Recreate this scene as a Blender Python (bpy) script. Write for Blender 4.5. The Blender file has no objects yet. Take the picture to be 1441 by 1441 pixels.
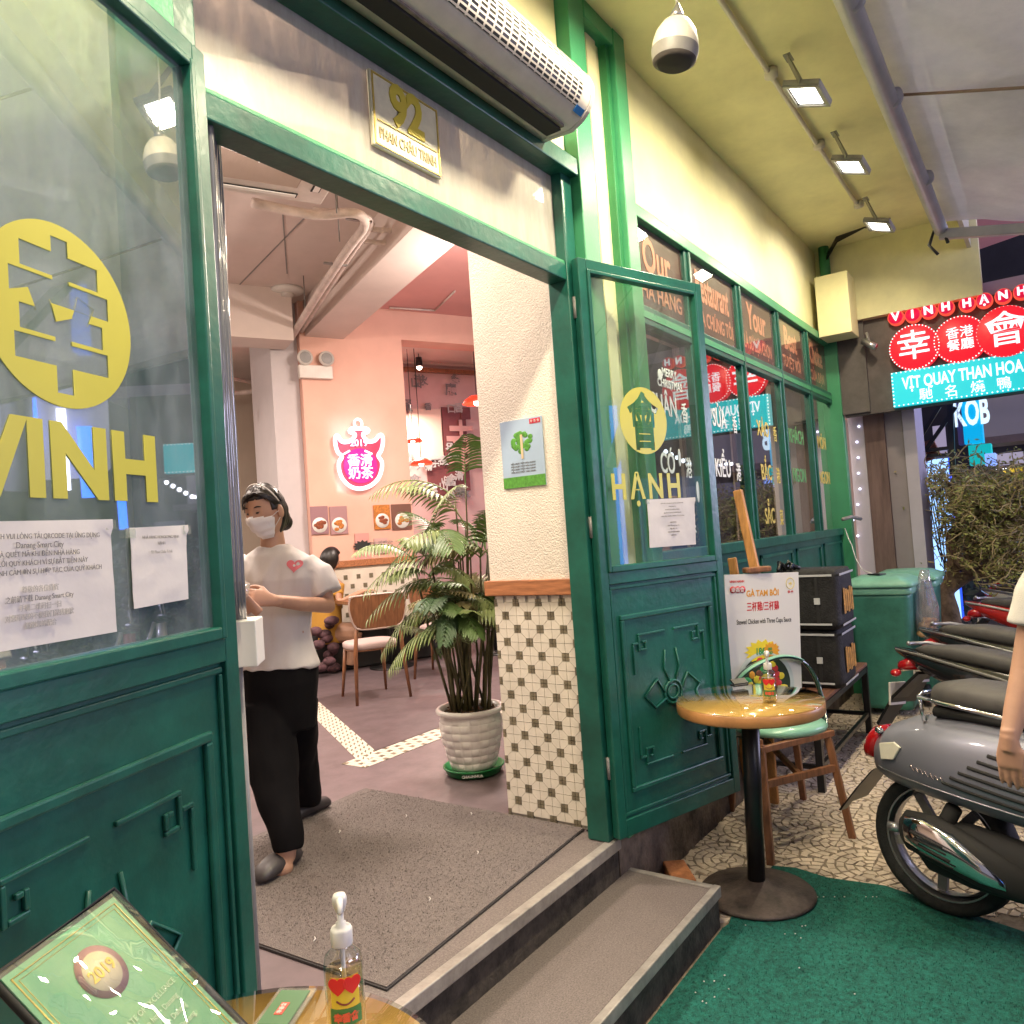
import bpy, bmesh, math, random
from math import radians as R, sin, cos, pi
from mathutils import Vector as V, Matrix, noise as NZ
rnd = random.Random(7)
S = bpy.context.scene
COL = S.collection
# ------------------------------------------------------------------ camera
F, C0, EYE = 1081.0, 720.5, 1.6
def _n(a): return V(a).normalized()
AX = _n((1487-C0, C0-703, F)); AY = _n((-800-C0, C0-863, F)); AY = (AY-AX*AX.dot(AY)).normalized()
AZ = AX.cross(AY)
if AZ.y < 0: AZ = -AZ
CAM = V((0, 0, EYE))
def cam2w(v): return V((AX.dot(v), AY.dot(v), AZ.dot(v)))
def ray(px, py): return cam2w(V((px-C0, C0-py, F)).normalized())
def onz(px, py, z): r = ray(px, py); return CAM+r*((z-EYE)/r.z)
def ony(px, py, y): r = ray(px, py); return CAM+r*(y/r.y)
def onx(px, py, x): r = ray(px, py); return CAM+r*(x/r.x)
def onv(px, py, p, n): r = ray(px, py); return CAM+r*((V(p)-CAM).dot(n)/r.dot(n))
cx, cy, cz = cam2w(V((1, 0, 0))), cam2w(V((0, 1, 0))), cam2w(V((0, 0, 1)))
HR = V((cx.x, cx.y, 0)).normalized(); HF = V((cz.x, cz.y, 0)).normalized()   # level right / forward
def W(px, py, d):                     # the point of the place that many metres ahead
    r = ray(px, py); return CAM+r*(d/r.dot(cz))
cd = bpy.data.cameras.new('camera'); cam = bpy.data.objects.new('camera', cd); COL.objects.link(cam)
cam.matrix_world = Matrix(((cx.x, cy.x, -cz.x, CAM.x), (cx.y, cy.y, -cz.y, CAM.y), (cx.z, cy.z, -cz.z, CAM.z), (0, 0, 0, 1)))
cd.sensor_width = 36; cd.lens = F/1441*36; cd.clip_start = .02; cd.clip_end = 300
S.camera = cam
S.view_settings.view_transform = 'Standard'; S.view_settings.look = 'None'
S.view_settings.exposure = 1.0; S.view_settings.gamma = 1
w = bpy.data.worlds.new('World'); S.world = w; w.use_nodes = True
bg = w.node_tree.nodes['Background']; bg.inputs[0].default_value = (.13, .12, .15, 1); bg.inputs[1].default_value = .95

def area(name, loc, to, size, power, color, sy=None, spread=180):
    l = bpy.data.lights.new(name, 'AREA'); l.energy = power; l.color = color; l.size = size
    if sy: l.shape = 'RECTANGLE'; l.size_y = sy
    l.spread = R(spread)
    o = bpy.data.objects.new(name, l); COL.objects.link(o); o.location = loc
    o.rotation_euler = (V(to)-V(loc)).to_track_quat('-Z', 'Y').to_euler(); return o
def point(name, loc, power, color, r=.05):
    l = bpy.data.lights.new(name, 'POINT'); l.energy = power; l.color = color; l.shadow_soft_size = r
    o = bpy.data.objects.new(name, l); COL.objects.link(o); o.location = loc; return o
WARM = (1, .86, .60); 
FLOODS = [(-.35, 1.0), (.75, 1.0), (1.85, 1.0), (2.95, 1.0), (4.05, 1.0), (5.06, 1.0), (6.27, 1.05)]
for i, (x, y) in enumerate(FLOODS):      # the soffit floodlights (the first four hang beyond the top of the frame)
    area('flood_light', (x, y-.13+.012, 3.695), (x, y-.13+1.25, 0), .16, 19 if i < 4 else 11, WARM, .12, 170)
# ceiling lights of the dining room (out of view above the transom)
for x, y, z, p in ((2.0, 3.4, 4.2, 60), (3.4, 5.0, 3.9, 40), (3.2, 7.2, 3.5, 35), (8.2, 7.6, 3.6, 55), (3.2, 10.4, 3.4, 60), (5.6, 3.6, 4.2, 85)):
    area('room_light', (x, y, z), (x, y, 0), .5, p, (1, .84, .72))
pass
area('street_light', (1.4, -3.4, 3.6), (2.2, 1.5, .9), 2.2, 85, (.93, .88, 1.0))
area('street_light', (9.8, -6.0, 3.0), (5.5, .8, .9), 1.8, 210, (.74, .70, 1.0))

for x, y, z, p in ((2.2, 2.9, 3.75, 42), (1.6, 5.6, 3.6, 48), (5.2, 3.6, 3.6, 60), (3.4, 8.6, 3.3, 30)):
    point('ceiling_fill', (x, y, z), p, (1, .84, .74), .08)  # added unseen point lights that brighten the dining room ceiling

# ------------------------------------------------------------------ materials
def mat(name, col, rough=.5, metal=0, var=.0, vs=6, bump=0, bs=80, spec=.5, emit=None, es=0, alpha=1, trans=0, coat=0, col2=None, stretch=None, sub=0, wear=None):
    m = bpy.data.materials.new(name); m.use_nodes = True; nt = m.node_tree; N = nt.nodes; L = nt.links
    b = N['Principled BSDF']; b.inputs['Base Color'].default_value = (*col, 1)
    b.inputs['Roughness'].default_value = rough; b.inputs['Metallic'].default_value = metal
    b.inputs['Specular IOR Level'].default_value = spec; b.inputs['Coat Weight'].default_value = coat
    b.inputs['Alpha'].default_value = alpha; b.inputs['Transmission Weight'].default_value = trans
    if emit: b.inputs['Emission Color'].default_value = (*emit, 1); b.inputs['Emission Strength'].default_value = es
    if var or bump or col2 or wear:
        tc = N.new('ShaderNodeTexCoord'); src = tc.outputs['Object']
        if stretch:
            mp = N.new('ShaderNodeMapping'); mp.inputs['Scale'].default_value = stretch; L.new(src, mp.inputs[0]); src = mp.outputs[0]
        if var or col2:
            n = N.new('ShaderNodeTexNoise'); n.inputs['Scale'].default_value = vs; n.inputs['Detail'].default_value = 6
            n.inputs['Roughness'].default_value = .65; L.new(src, n.inputs['Vector'])
            mx = N.new('ShaderNodeMix'); mx.data_type = 'RGBA'
            c2 = col2 or tuple(max(0, c*(1-var)) for c in col); c1 = col if col2 else tuple(min(1, c*(1+var*.5)) for c in col)
            mx.inputs[6].default_value = (*c1, 1); mx.inputs[7].default_value = (*c2, 1)
            rp = N.new('ShaderNodeMapRange'); rp.inputs[1].default_value = .35; rp.inputs[2].default_value = .68
            L.new(n.outputs['Fac'], rp.inputs[0]); L.new(rp.outputs[0], mx.inputs[0]); last = mx.outputs[2]
            if wear:
                w_ = N.new('ShaderNodeTexNoise'); w_.inputs['Scale'].default_value = wear[1]; w_.inputs['Detail'].default_value = 8; w_.inputs['Roughness'].default_value = .8
                L.new(src, w_.inputs['Vector']); r2 = N.new('ShaderNodeMapRange'); r2.inputs[1].default_value = wear[2]; r2.inputs[2].default_value = wear[2]+.04
                L.new(w_.outputs['Fac'], r2.inputs[0]); m2 = N.new('ShaderNodeMix'); m2.data_type = 'RGBA'
                L.new(r2.outputs[0], m2.inputs[0]); L.new(last, m2.inputs[6]); m2.inputs[7].default_value = (*wear[0], 1); last = m2.outputs[2]
            L.new(last, b.inputs['Base Color'])
            r3 = N.new('ShaderNodeMapRange'); r3.inputs[3].default_value = max(.02, rough*.85); r3.inputs[4].default_value = min(1, rough*1.2)
            L.new(n.outputs['Fac'], r3.inputs[0]); L.new(r3.outputs[0], b.inputs['Roughness'])
        if bump:
            n2 = N.new('ShaderNodeTexNoise'); n2.inputs['Scale'].default_value = bs; n2.inputs['Detail'].default_value = 4; L.new(src, n2.inputs['Vector'])
            bp = N.new('ShaderNodeBump'); bp.inputs['Strength'].default_value = bump; bp.inputs['Distance'].default_value = .01
            L.new(n2.outputs['Fac'], bp.inputs['Height']); L.new(bp.outputs[0], b.inputs['Normal'])
    return m
def glass_mat(name, tint=(.93, .97, .95), boost=1.0, dirt_haze=0, dcol=(.7, .68, .62), ds=(3, 3, .6), base=0.0, dmin=.25, glow=0):
    m = bpy.data.materials.new(name); m.use_nodes = True; nt = m.node_tree; N = nt.nodes; L = nt.links; N.clear()
    out = N.new('ShaderNodeOutputMaterial'); tr = N.new('ShaderNodeBsdfTransparent'); tr.inputs[0].default_value = (*tint, 1)
    gl = N.new('ShaderNodeBsdfGlossy'); gl.inputs['Roughness'].default_value = .015; gl.inputs[0].default_value = (1, 1, 1, 1)
    fr = N.new('ShaderNodeFresnel'); fr.inputs[0].default_value = 1.5
    ma = N.new('ShaderNodeMath'); ma.operation = 'MULTIPLY_ADD'; ma.inputs[1].default_value = boost; ma.inputs[2].default_value = base; ma.use_clamp = True
    ge = N.new('ShaderNodeNewGeometry'); iv = N.new('ShaderNodeMath'); iv.operation = 'SUBTRACT'; iv.inputs[0].default_value = 1; L.new(ge.outputs['Backfacing'], iv.inputs[1])
    mu = N.new('ShaderNodeMath'); mu.operation = 'MULTIPLY'; L.new(ma.outputs[0], mu.inputs[0]); L.new(iv.outputs[0], mu.inputs[1])
    L.new(fr.outputs[0], ma.inputs[0]); mx = N.new('ShaderNodeMixShader'); L.new(mu.outputs[0], mx.inputs[0]); L.new(tr.outputs[0], mx.inputs[1]); L.new(gl.outputs[0], mx.inputs[2]); last = mx
    if dirt_haze:
        tc = N.new('ShaderNodeTexCoord'); mp = N.new('ShaderNodeMapping'); mp.inputs['Scale'].default_value = ds; n = N.new('ShaderNodeTexNoise'); n.inputs['Scale'].default_value = 5; n.inputs['Detail'].default_value = 7; n.inputs['Roughness'].default_value = .7
        L.new(tc.outputs['Object'], mp.inputs[0]); L.new(mp.outputs[0], n.inputs['Vector'])
        rp = N.new('ShaderNodeMapRange'); rp.inputs[1].default_value = .35; rp.inputs[2].default_value = .75; rp.inputs[4].default_value = dirt_haze; rp.inputs[3].default_value = dirt_haze*dmin; L.new(n.outputs['Fac'], rp.inputs[0])
        df = N.new('ShaderNodeBsdfDiffuse'); df.inputs[0].default_value = (*dcol, 1); m2 = N.new('ShaderNodeMixShader'); L.new(rp.outputs[0], m2.inputs[0]); L.new(last.outputs[0], m2.inputs[1])
        if glow:
            tl = N.new('ShaderNodeBsdfTranslucent'); tl.inputs[0].default_value = (*dcol, 1); m3 = N.new('ShaderNodeMixShader'); m3.inputs[0].default_value = glow; L.new(df.outputs[0], m3.inputs[1]); L.new(tl.outputs[0], m3.inputs[2]); df = m3
        L.new(df.outputs[0], m2.inputs[2]); last = m2
    L.new(last.outputs[0], out.inputs[0]); return m
def emi(name, col, s): return mat(name, tuple(c*.6 for c in col), .4, emit=col, es=s)

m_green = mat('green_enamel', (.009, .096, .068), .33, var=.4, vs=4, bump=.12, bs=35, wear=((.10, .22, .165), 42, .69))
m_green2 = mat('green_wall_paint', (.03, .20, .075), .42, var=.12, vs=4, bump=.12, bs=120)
m_greenlit = mat('floodlit_green', (.045, .26, .12), .38, var=.12, vs=4, bump=.1, bs=120)  # floodlight put into the colour: paler copy of the frame green
m_yellow = mat('pale_yellow_paint', (.77, .72, .42), .55, var=.14, vs=2.2, bump=.08, bs=160)
m_yellow2 = mat('cream_yellow_paint', (.76, .69, .43), .55, var=.1, vs=2, bump=.1, bs=150)
m_cream = mat('rough_cream_render', (.78, .71, .61), .8, var=.08, vs=3, bump=.75, bs=150)
m_tile = mat('cream_ceramic', (.72, .66, .56), .28, var=.1, vs=9, bump=.05, bs=30)
m_tiledark = mat('brown_ceramic', (.20, .17, .115), .3, var=.4, vs=20)
m_grout = mat('grout', (.50, .45, .38), .9, var=.2, vs=20)
m_wood = mat('orange_wood', (.42, .17, .075), .4, var=.45, vs=5, stretch=(14, 1.2, 14), bump=.1, bs=20)
m_woodx = mat('worn_orange_wood', (.50, .23, .07), .45, var=.4, vs=5, stretch=(9, 9, 1.2))
m_walnut = mat('walnut_wood', (.24, .10, .045), .4, var=.4, vs=6, stretch=(8, 8, 1.0))
m_benchwood = mat('bench_wood', (.20, .085, .05), .5, var=.5, vs=5, stretch=(1.2, 14, 14))
m_tabletop = mat('table_laminate', (.56, .34, .10), .16, var=.12, vs=3, stretch=(1, 5, 1), coat=.6)
m_tableedge = mat('table_edge', (.46, .22, .075), .35, var=.25, vs=6)
m_iron = mat('black_iron', (.012, .012, .013), .35, var=.4, vs=12)
m_base = mat('rusty_iron', (.075, .055, .047), .55, .2, var=.6, vs=14, bump=.3, bs=80)
m_granite = mat('speckled_step', (.15, .125, .115), .5, var=.5, vs=170, bump=.3, bs=220)
m_nosing = mat('worn_nosing', (.36, .33, .30), .38, .35, var=.35, vs=9, bump=.15, bs=60)
m_riser = mat('dirty_riser', (.055, .045, .035), .75, var=.7, vs=16, bump=.4, bs=60)
m_plinth = mat('mouldy_plinth', (.12, .09, .065), .85, var=.75, vs=7, bump=.6, bs=40)
m_mat = mat('coir_mat', (.175, .148, .138), 1, var=.3, vs=95, bump=1.0, bs=230)
m_matedge = mat('mat_edging', (.03, .027, .027), .6)
m_floor = mat('grey_floor', (.155, .118, .125), .42, var=.18, vs=7, bump=.05, bs=200)
m_floor2 = mat('dark_grey_floor', (.115, .085, .092), .40, var=.2, vs=7, bump=.05, bs=200)
m_turf = mat('green_carpet', (.010, .18, .135), .95, var=.5, vs=60, bump=1.0, bs=260, col2=(.003, .06, .045))
m_cob = mat('pavement_cobble', (.56, .46, .36), .75, var=.28, vs=9, bump=.35, bs=90)
m_joint = mat('pavement_joint', (.22, .175, .13), .95, var=.4, vs=30)
m_asph = mat('asphalt', (.045, .045, .05), .8, var=.3, vs=60, bump=.4, bs=200)
m_paper = mat('paper', (.60, .565, .54), .6, var=.08, vs=4, bump=.25, bs=12)
m_ink = mat('print_grey', (.16, .15, .15), .7)
m_inkl = mat('print_pale', (.36, .34, .33), .7)
m_ink_d = mat('print_black', (.02, .02, .02), .6)
m_vinyl = mat('yellow_vinyl', (.46, .42, .03), .42, var=.05, vs=3)
m_white = mat('white_plastic', (.70, .68, .64), .3)
m_offw = mat('offwhite_plastic', (.62, .57, .52), .4, var=.1, vs=8)
m_grey = mat('grey_plastic', (.22, .21, .20), .45, var=.15, vs=12)
m_black = mat('black_plastic', (.010, .010, .011), .32)
m_blackm = mat('black_matt', (.018, .017, .017), .8)
m_alu = mat('aluminium', (.46, .46, .48), .32, .8, var=.2, vs=8)
m_galv = mat('pvc_grey', (.40, .40, .44), .38, var=.12, vs=6)
m_chrome = mat('chrome', (.75, .75, .76), .09, 1)
m_gold = mat('gold_leaf', (.60, .44, .10), .35, .5, var=.2, vs=20)
m_glass = glass_mat('clear_glass', base=.02)
m_glassL = glass_mat('reflective_glass', tint=(.58, .70, .73), boost=2.6, base=.24, dirt_haze=.28, dcol=(.52, .58, .62), ds=(2, 2, .8))  # pale haze painted into the glass for bluish street reflections
m_glassR = glass_mat('leaf_glass', tint=(.90, .95, .91), boost=1.3, base=.03, dirt_haze=.05)
m_glassW = glass_mat('window_glass', tint=(.9, .93, .9), boost=2.4, base=.05)
m_glassT = glass_mat('stained_glass_pane', tint=(.86, .84, .78), boost=1.0, base=.02, dirt_haze=.85, dcol=(.50, .475, .43), ds=(2.5, 2.5, .5), dmin=.6)
m_pvc = glass_mat('clear_sheeting', tint=(.86, .82, .80), boost=2.0, base=.05, dirt_haze=.95, dcol=(.90, .86, .84), ds=(.8, .8, .8), dmin=.8, glow=.3)
m_ceil = mat('beige_ceiling', (.66, .56, .51), .8, var=.06, vs=2, bump=.05, bs=100)
m_pink = mat('salmon_paint', (.72, .42, .33), .7, var=.07, vs=2, bump=.05, bs=90)
m_pinkc = mat('pink_lit_ceiling', (.72, .36, .34), .75, var=.05, vs=2)
m_beigew = mat('beige_wall', (.60, .50, .40), .75, var=.06, vs=2)

# ------------------------------------------------------------------ builders
class B:
    def __init__(s): s.v = []; s.f = []; s.sm = []
    def add(s, vs, fs, smooth=False):
        o = len(s.v); s.v += [V(v) for v in vs]; s.f += [[i+o for i in f] for f in fs]; s.sm += [smooth]*len(fs); return s
    def obox(s, c, ax, ay, az):                      # centre and three half-axes
        c, ax, ay, az = V(c), V(ax), V(ay), V(az)
        if ax.cross(ay).dot(az) < 0: ax = -ax
        p = [c+ax*i+ay*j+az*k for k in (-1, 1) for j in (-1, 1) for i in (-1, 1)]
        return s.add(p, [[0, 2, 3, 1], [4, 5, 7, 6], [0, 1, 5, 4], [2, 6, 7, 3], [0, 4, 6, 2], [1, 3, 7, 5]])
    def box(s, a, b):
        a, b = V(a), V(b); c = (a+b)/2; h = (b-a)/2
        return s.obox(c, (abs(h.x), 0, 0), (0, abs(h.y), 0), (0, 0, abs(h.z)))
    def bar(s, p, q, w, h=None, up=(0, 0, 1)):       # rectangular bar from p to q
        p, q = V(p), V(q); d = (q-p); l = d.length; d.normalize(); h = h or w
        u = V(up)
        if abs(d.dot(u)) > .98: u = V((1, 0, 0))
        sd = d.cross(u).normalized(); u = sd.cross(d)
        return s.obox((p+q)/2, d*l/2, sd*w/2, u*h/2)
    def tube(s, pts, r, n=10, cap=True, closed=False):
        pts = [V(p) for p in pts]; m = len(pts); rs = r if isinstance(r, (list, tuple)) else [r]*m
        vs = []; nrm = None
        for i, p in enumerate(pts):
            a = pts[(i-1) % m] if (i or closed) else p; b = pts[(i+1) % m] if (i < m-1 or closed) else p
            t = (b-a).normalized()
            if nrm is None: nrm = t.orthogonal().normalized()
            nrm = (nrm-t*nrm.dot(t)).normalized(); bn = t.cross(nrm)
            rr = rs[i]; ra, rb = rr if isinstance(rr, (tuple, list)) else (rr, rr)
            vs += [p+nrm*ra*cos(2*pi*k/n)+bn*rb*sin(2*pi*k/n) for k in range(n)]
        fs = [[i*n+k, i*n+(k+1) % n, ((i+1) % m)*n+(k+1) % n, ((i+1) % m)*n+k] for i in range(m if closed else m-1) for k in range(n)]
        if cap and not closed: fs += [list(range(n))[::-1], [(m-1)*n+k for k in range(n)]]
        return s.add(vs, fs, True)
    def loft(s, rings, cap=True, smooth=True, closed=True):
        n = len(rings[0]); vs = [p for r in rings for p in r]; kk = n if closed else n-1
        fs = [[i*n+k, i*n+(k+1) % n, (i+1)*n+(k+1) % n, (i+1)*n+k] for i in range(len(rings)-1) for k in range(kk)]
        if cap: fs += [list(range(n))[::-1], [(len(rings)-1)*n+k for k in range(n)]]
        return s.add(vs, fs, smooth)
    def lathe(s, prof, c=(0, 0, 0), n=32, az=(0, 0, 1), cap=True, smooth=True):   # prof: (radius, height)
        az = V(az).normalized(); ax = az.orthogonal().normalized(); ay = az.cross(ax); c = V(c)
        rings = [[c+az*h+(ax*cos(2*pi*k/n)+ay*sin(2*pi*k/n))*max(r, 1e-4) for k in range(n)] for r, h in prof]
        return s.loft(rings, cap, smooth)
    def prism(s, poly, o, ax, ay, dz):               # 2-D outline in the plane (ax, ay) pushed by dz
        o, ax, ay, dz = V(o), V(ax), V(ay), V(dz); n = len(poly)
        a = [o+ax*x+ay*y for x, y in poly]; b = [p+dz for p in a]
        area2 = sum(poly[i][0]*poly[(i+1) % n][1]-poly[(i+1) % n][0]*poly[i][1] for i in range(n))
        fs = [list(range(n))[::-1], [n+i for i in range(n)]]+[[i, (i+1) % n, n+(i+1) % n, n+i] for i in range(n)]
        if (area2 > 0) != (ax.cross(ay).dot(dz) > 0): fs = [f[::-1] for f in fs]
        return s.add(a+b, fs)
    def quad(s, *p): return s.add(p, [[0, 1, 2, 3]])
    def ball(s, c, rx, ry=None, rz=None, n=16, m=10, axes=None):
        ry = ry or rx; rz = rz or rx; c = V(c); A = axes or (V((1, 0, 0)), V((0, 1, 0)), V((0, 0, 1)))
        rings = [[c+A[0]*rx*max(sin(pi*j/m), 1e-3)*cos(2*pi*k/n)+A[1]*ry*max(sin(pi*j/m), 1e-3)*sin(2*pi*k/n)-A[2]*rz*cos(pi*j/m) for k in range(n)] for j in range(m+1)]
        return s.loft(rings, True, True)
    def build(s, name, m, parent=None, bev=0, smooth=None, fixn=True, seg=2):
        me = bpy.data.meshes.new(name); inv = None
        if parent is not None:
            rt = parent
            while rt.parent: rt = rt.parent
            inv = rt.matrix_basis.inverted()
        vs = [inv @ v for v in s.v] if inv else s.v
        me.from_pydata([tuple(v) for v in vs], [], s.f)
        for p, k in zip(me.polygons, s.sm): p.use_smooth = k if smooth is None else smooth
        if fixn or bev:
            bm = bmesh.new(); bm.from_mesh(me)
            if fixn: bmesh.ops.recalc_face_normals(bm, faces=bm.faces)
            if bev:
                ed = [e for e in bm.edges if len(e.link_faces) == 2 and e.calc_face_angle(0) > .6]
                bmesh.ops.bevel(bm, geom=ed, offset=bev, segments=seg, affect='EDGES', profile=.5, clamp_overlap=True)
            bm.to_mesh(me); bm.free()
        for x in (m if isinstance(m, list) else [m]): me.materials.append(x)
        o = bpy.data.objects.new(name, me); COL.objects.link(o)
        if parent is not None: o.parent = parent
        return o
def tag(o, label=None, cat=None, group=None, kind=None):
    if label: o['label'] = label
    if cat: o['category'] = cat
    if group: o['group'] = group
    if kind: o['kind'] = kind
    return o
def thing(name, loc, label, cat, group=None, rz=0):
    o = bpy.data.objects.new(name, None); COL.objects.link(o); o.empty_display_size = .1
    o.matrix_basis = Matrix.Translation(V(loc)) @ Matrix.Rotation(rz, 4, 'Z')
    return tag(o, label, cat, group)
def struct(o): o['kind'] = 'structure'; return o
def stuff(o): o['kind'] = 'stuff'; return o
def copy_tree(o, parent=None):
    c = o.copy(); COL.objects.link(c)
    if parent is not None: c.parent = parent
    for ch in o.children: copy_tree(ch, c)
    return c
DG = bpy.context.evaluated_depsgraph_get
def text(body, size, o, ax, ay, m, parent=None, name='lettering', ext=.0008, bold=0, sx=1, align='CENTER', space=1, cut=None, slant=0, line=1):
    """letters in the plane (ax, ay) whose centre is o; cut=(radius,) makes a disc with the letters cut out of it"""
    cu = bpy.data.curves.new('t', 'FONT'); cu.body = body; cu.size = size; cu.align_x = align; cu.align_y = 'CENTER'
    cu.extrude = ext; cu.offset = bold; cu.space_character = space; cu.shear = slant; cu.resolution_u = 3; cu.space_line = line
    ob = bpy.data.objects.new('t', cu); COL.objects.link(ob)
    if cut: cu.extrude = .01; cu.offset = bold; cu.fill_mode = 'BOTH'
    bpy.context.view_layer.update()
    me = bpy.data.meshes.new_from_object(ob.evaluated_get(DG())); bpy.data.objects.remove(ob)
    if cut:
        xs = [v.co.x for v in me.vertices]; ys = [v.co.y for v in me.vertices]; mx, my = (min(xs)+max(xs))/2, (min(ys)+max(ys))/2
        me.transform(Matrix.Diagonal((sx, 1, 1, 1)) @ Matrix.Translation((-mx, -my, 0))); sx = 1
        bq = bmesh.new(); bq.from_mesh(me); bmesh.ops.remove_doubles(bq, verts=bq.verts, dist=1e-5); bmesh.ops.recalc_face_normals(bq, faces=bq.faces); bq.to_mesh(me); bq.free()
        d_ = B().lathe([(.001, -ext), (cut[0], -ext), (cut[0], ext), (.001, ext)], (0, 0, 0), 64, smooth=False).build('d', m); k_ = bpy.data.objects.new('k', me); COL.objects.link(k_)
        md = d_.modifiers.new('b', 'BOOLEAN'); md.operation = 'DIFFERENCE'; md.object = k_; md.solver = 'EXACT'; md.use_self = True
        bpy.context.view_layer.update(); me = bpy.data.meshes.new_from_object(d_.evaluated_get(DG())); bpy.data.objects.remove(d_); bpy.data.objects.remove(k_)
    ax, ay, o = V(ax).normalized(), V(ay).normalized(), V(o); az = ax.cross(ay)
    T = Matrix(((ax.x*sx, ay.x, az.x, o.x), (ax.y*sx, ay.y, az.y, o.y), (ax.z*sx, ay.z, az.z, o.z), (0, 0, 0, 1)))
    if parent is not None:
        rt = parent
        while rt.parent: rt = rt.parent
        T = rt.matrix_basis.inverted() @ T
    me.transform(T); me.materials.clear(); me.materials.append(m); me.name = name
    ob = bpy.data.objects.new(name, me); COL.objects.link(ob)
    if parent is not None: ob.parent = parent
    return ob
def remesh(objb, name, m, parent, vox=.008, smooth=2, disp=0, dsc=6):
    o = objb.build(name, m, parent, fixn=True)
    md = o.modifiers.new('r', 'REMESH'); md.mode = 'VOXEL'; md.voxel_size = vox; md.use_smooth_shade = True
    if smooth: sm = o.modifiers.new('s', 'SMOOTH'); sm.factor = .6; sm.iterations = smooth
    bpy.context.view_layer.update()
    me = bpy.data.meshes.new_from_object(o.evaluated_get(DG())); o.modifiers.clear(); old = o.data; o.data = me; bpy.data.meshes.remove(old); me.name = name
    if disp:
        nr = [v.normal.copy() for v in me.vertices]
        for v, n in zip(me.vertices, nr):
            f = NZ.noise(V((v.co.x*dsc, v.co.y*dsc, v.co.z*dsc*.45)))+.5*NZ.noise(V((v.co.x*dsc*2.3, v.co.y*dsc*2.3, v.co.z*dsc)))
            v.co += n*disp*f
    for p in me.polygons: p.use_smooth = True
    return o
X_, Y_, Z_ = V((1, 0, 0)), V((0, 1, 0)), V((0, 0, 1))
# ================================================================== SETTING
struct(B().box((-30, -40, -.35), (60, 30, -.012)).build('street', m_asph))
struct(B().box((2.0, -2.2, -.011), (7.6, 1.64, -.003)).build('pavement', m_joint))
pav = bpy.data.objects['pavement']
# fan-pattern cobbles on the pavement
def cobbles():
    RR, K = .20, 5; step = RR/K; cells = []
    j = 0
    y = -1.4
    while y < 1.75:
        x = 2.75+(RR if j % 2 else 0)
        while x < 7.7:
            for k in range(1, K+1):
                r0, r1 = (k-1)*step, k*step; n = max(4, int(round(2*pi*(r0+r1)/2/.055)))
                for i in range(n):
                    a0, a1 = 2*pi*i/n, 2*pi*(i+1)/n; am = (a0+a1)/2; rm = (r0+r1)/2
                    px, py = x+rm*cos(am), y+rm*sin(am)
                    hid = any(math.hypot(px-qx, py-qy) < RR for (qx, qy) in ((x-RR, y-RR), (x+RR, y-RR), (x, y-2*RR)))
                    if hid or py > 1.62 or px > 7.55 or px < 2.8: continue
                    # never under the carpet or the steps
                    if px < 3.52 and py < 1.2: continue
                    if px < 2.97: continue
                    g = .0035; jx = lambda: rnd.uniform(-.002, .002)
                    c = [(r0+g, a0+g/max(rm, .02)), (r1-g, a0+g/max(rm, .02)), (r1-g, a1-g/max(rm, .02)), (r0+g, a1-g/max(rm, .02))]
                    h = rnd.uniform(.0015, .0045); tl = rnd.uniform(-.001, .001)
                    P = [V((x+r*cos(a)+jx(), y+r*sin(a)+jx(), h+(tl if q < 2 else -tl))) for q, (r, a) in enumerate(c)]
                    cells.append((math.hypot(px-3.3, py-1.2) if px < 4.4 else math.hypot(px-2.2, py-.2)+.8, P))
            x += 2*RR
        y += RR; j += 1
    cells.sort(key=lambda t: t[0]); big = B()
    for i, (d, P) in enumerate(cells):
        c = sum(P, V())/4; Q = [p+(c-p)*.06 for p in P]
        D = [V((p.x, p.y, -.006)) for p in P]
        tgt = B() if i < 300 else big
        tgt.add([*D, *[V((p.x, p.y, p.z-.0012)) for p in P], *Q], [[8, 9, 10, 11]]+[[a+k, a+(k+1) % 4, a+4+(k+1) % 4, a+4+k] for a in (0, 4) for k in range(4)])
        if i < 300: tgt.build('cobble', m_cob, pav, fixn=True)
    stuff(big.build('cobble_field', m_cob, pav))
cobbles()
# carpet: irregular edge as in the photograph, lying on the pavement
ce = [onz(x, y, .004) for x, y in ((1010, 1300), (1040, 1262), (1088, 1219), (1120, 1222), (1165, 1236), (1245, 1247), (1330, 1275), (1441, 1312))]
cp = [(2.1, -1.9), (2.1, 1.2), (2.93, 1.2), (2.97, 1.19)]+[(p.x, p.y) for p in ce[1:]]+[(3.32, -.4), (3.3, -1.9)]
carpet = tag(B().prism([(x, y) for x, y in cp], (0, 0, .0005), X_, Y_, (0, 0, .007)).build('carpet', m_turf), 'green artificial grass carpet laid over the pavement in front of the steps', 'carpet')
cf = B()
for i in range(9000):
    x = rnd.uniform(2.15, 3.55); y = rnd.uniform(-.3, 1.2)
    a = rnd.uniform(0, 6.28); l = rnd.uniform(.004, .008); h = rnd.uniform(.004, .009)
    d = V((cos(a), sin(a), 0)); c = V((x, y, .0075))
    if x > 3.33 and y < .3: continue
    cf.add([c-d*.0015, c+d*.0015, c+V((d.y*.004, d.x*.004, h))], [[0, 1, 2]])
stuff(cf.build('carpet_pile', m_turf, carpet, fixn=False))
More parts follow.
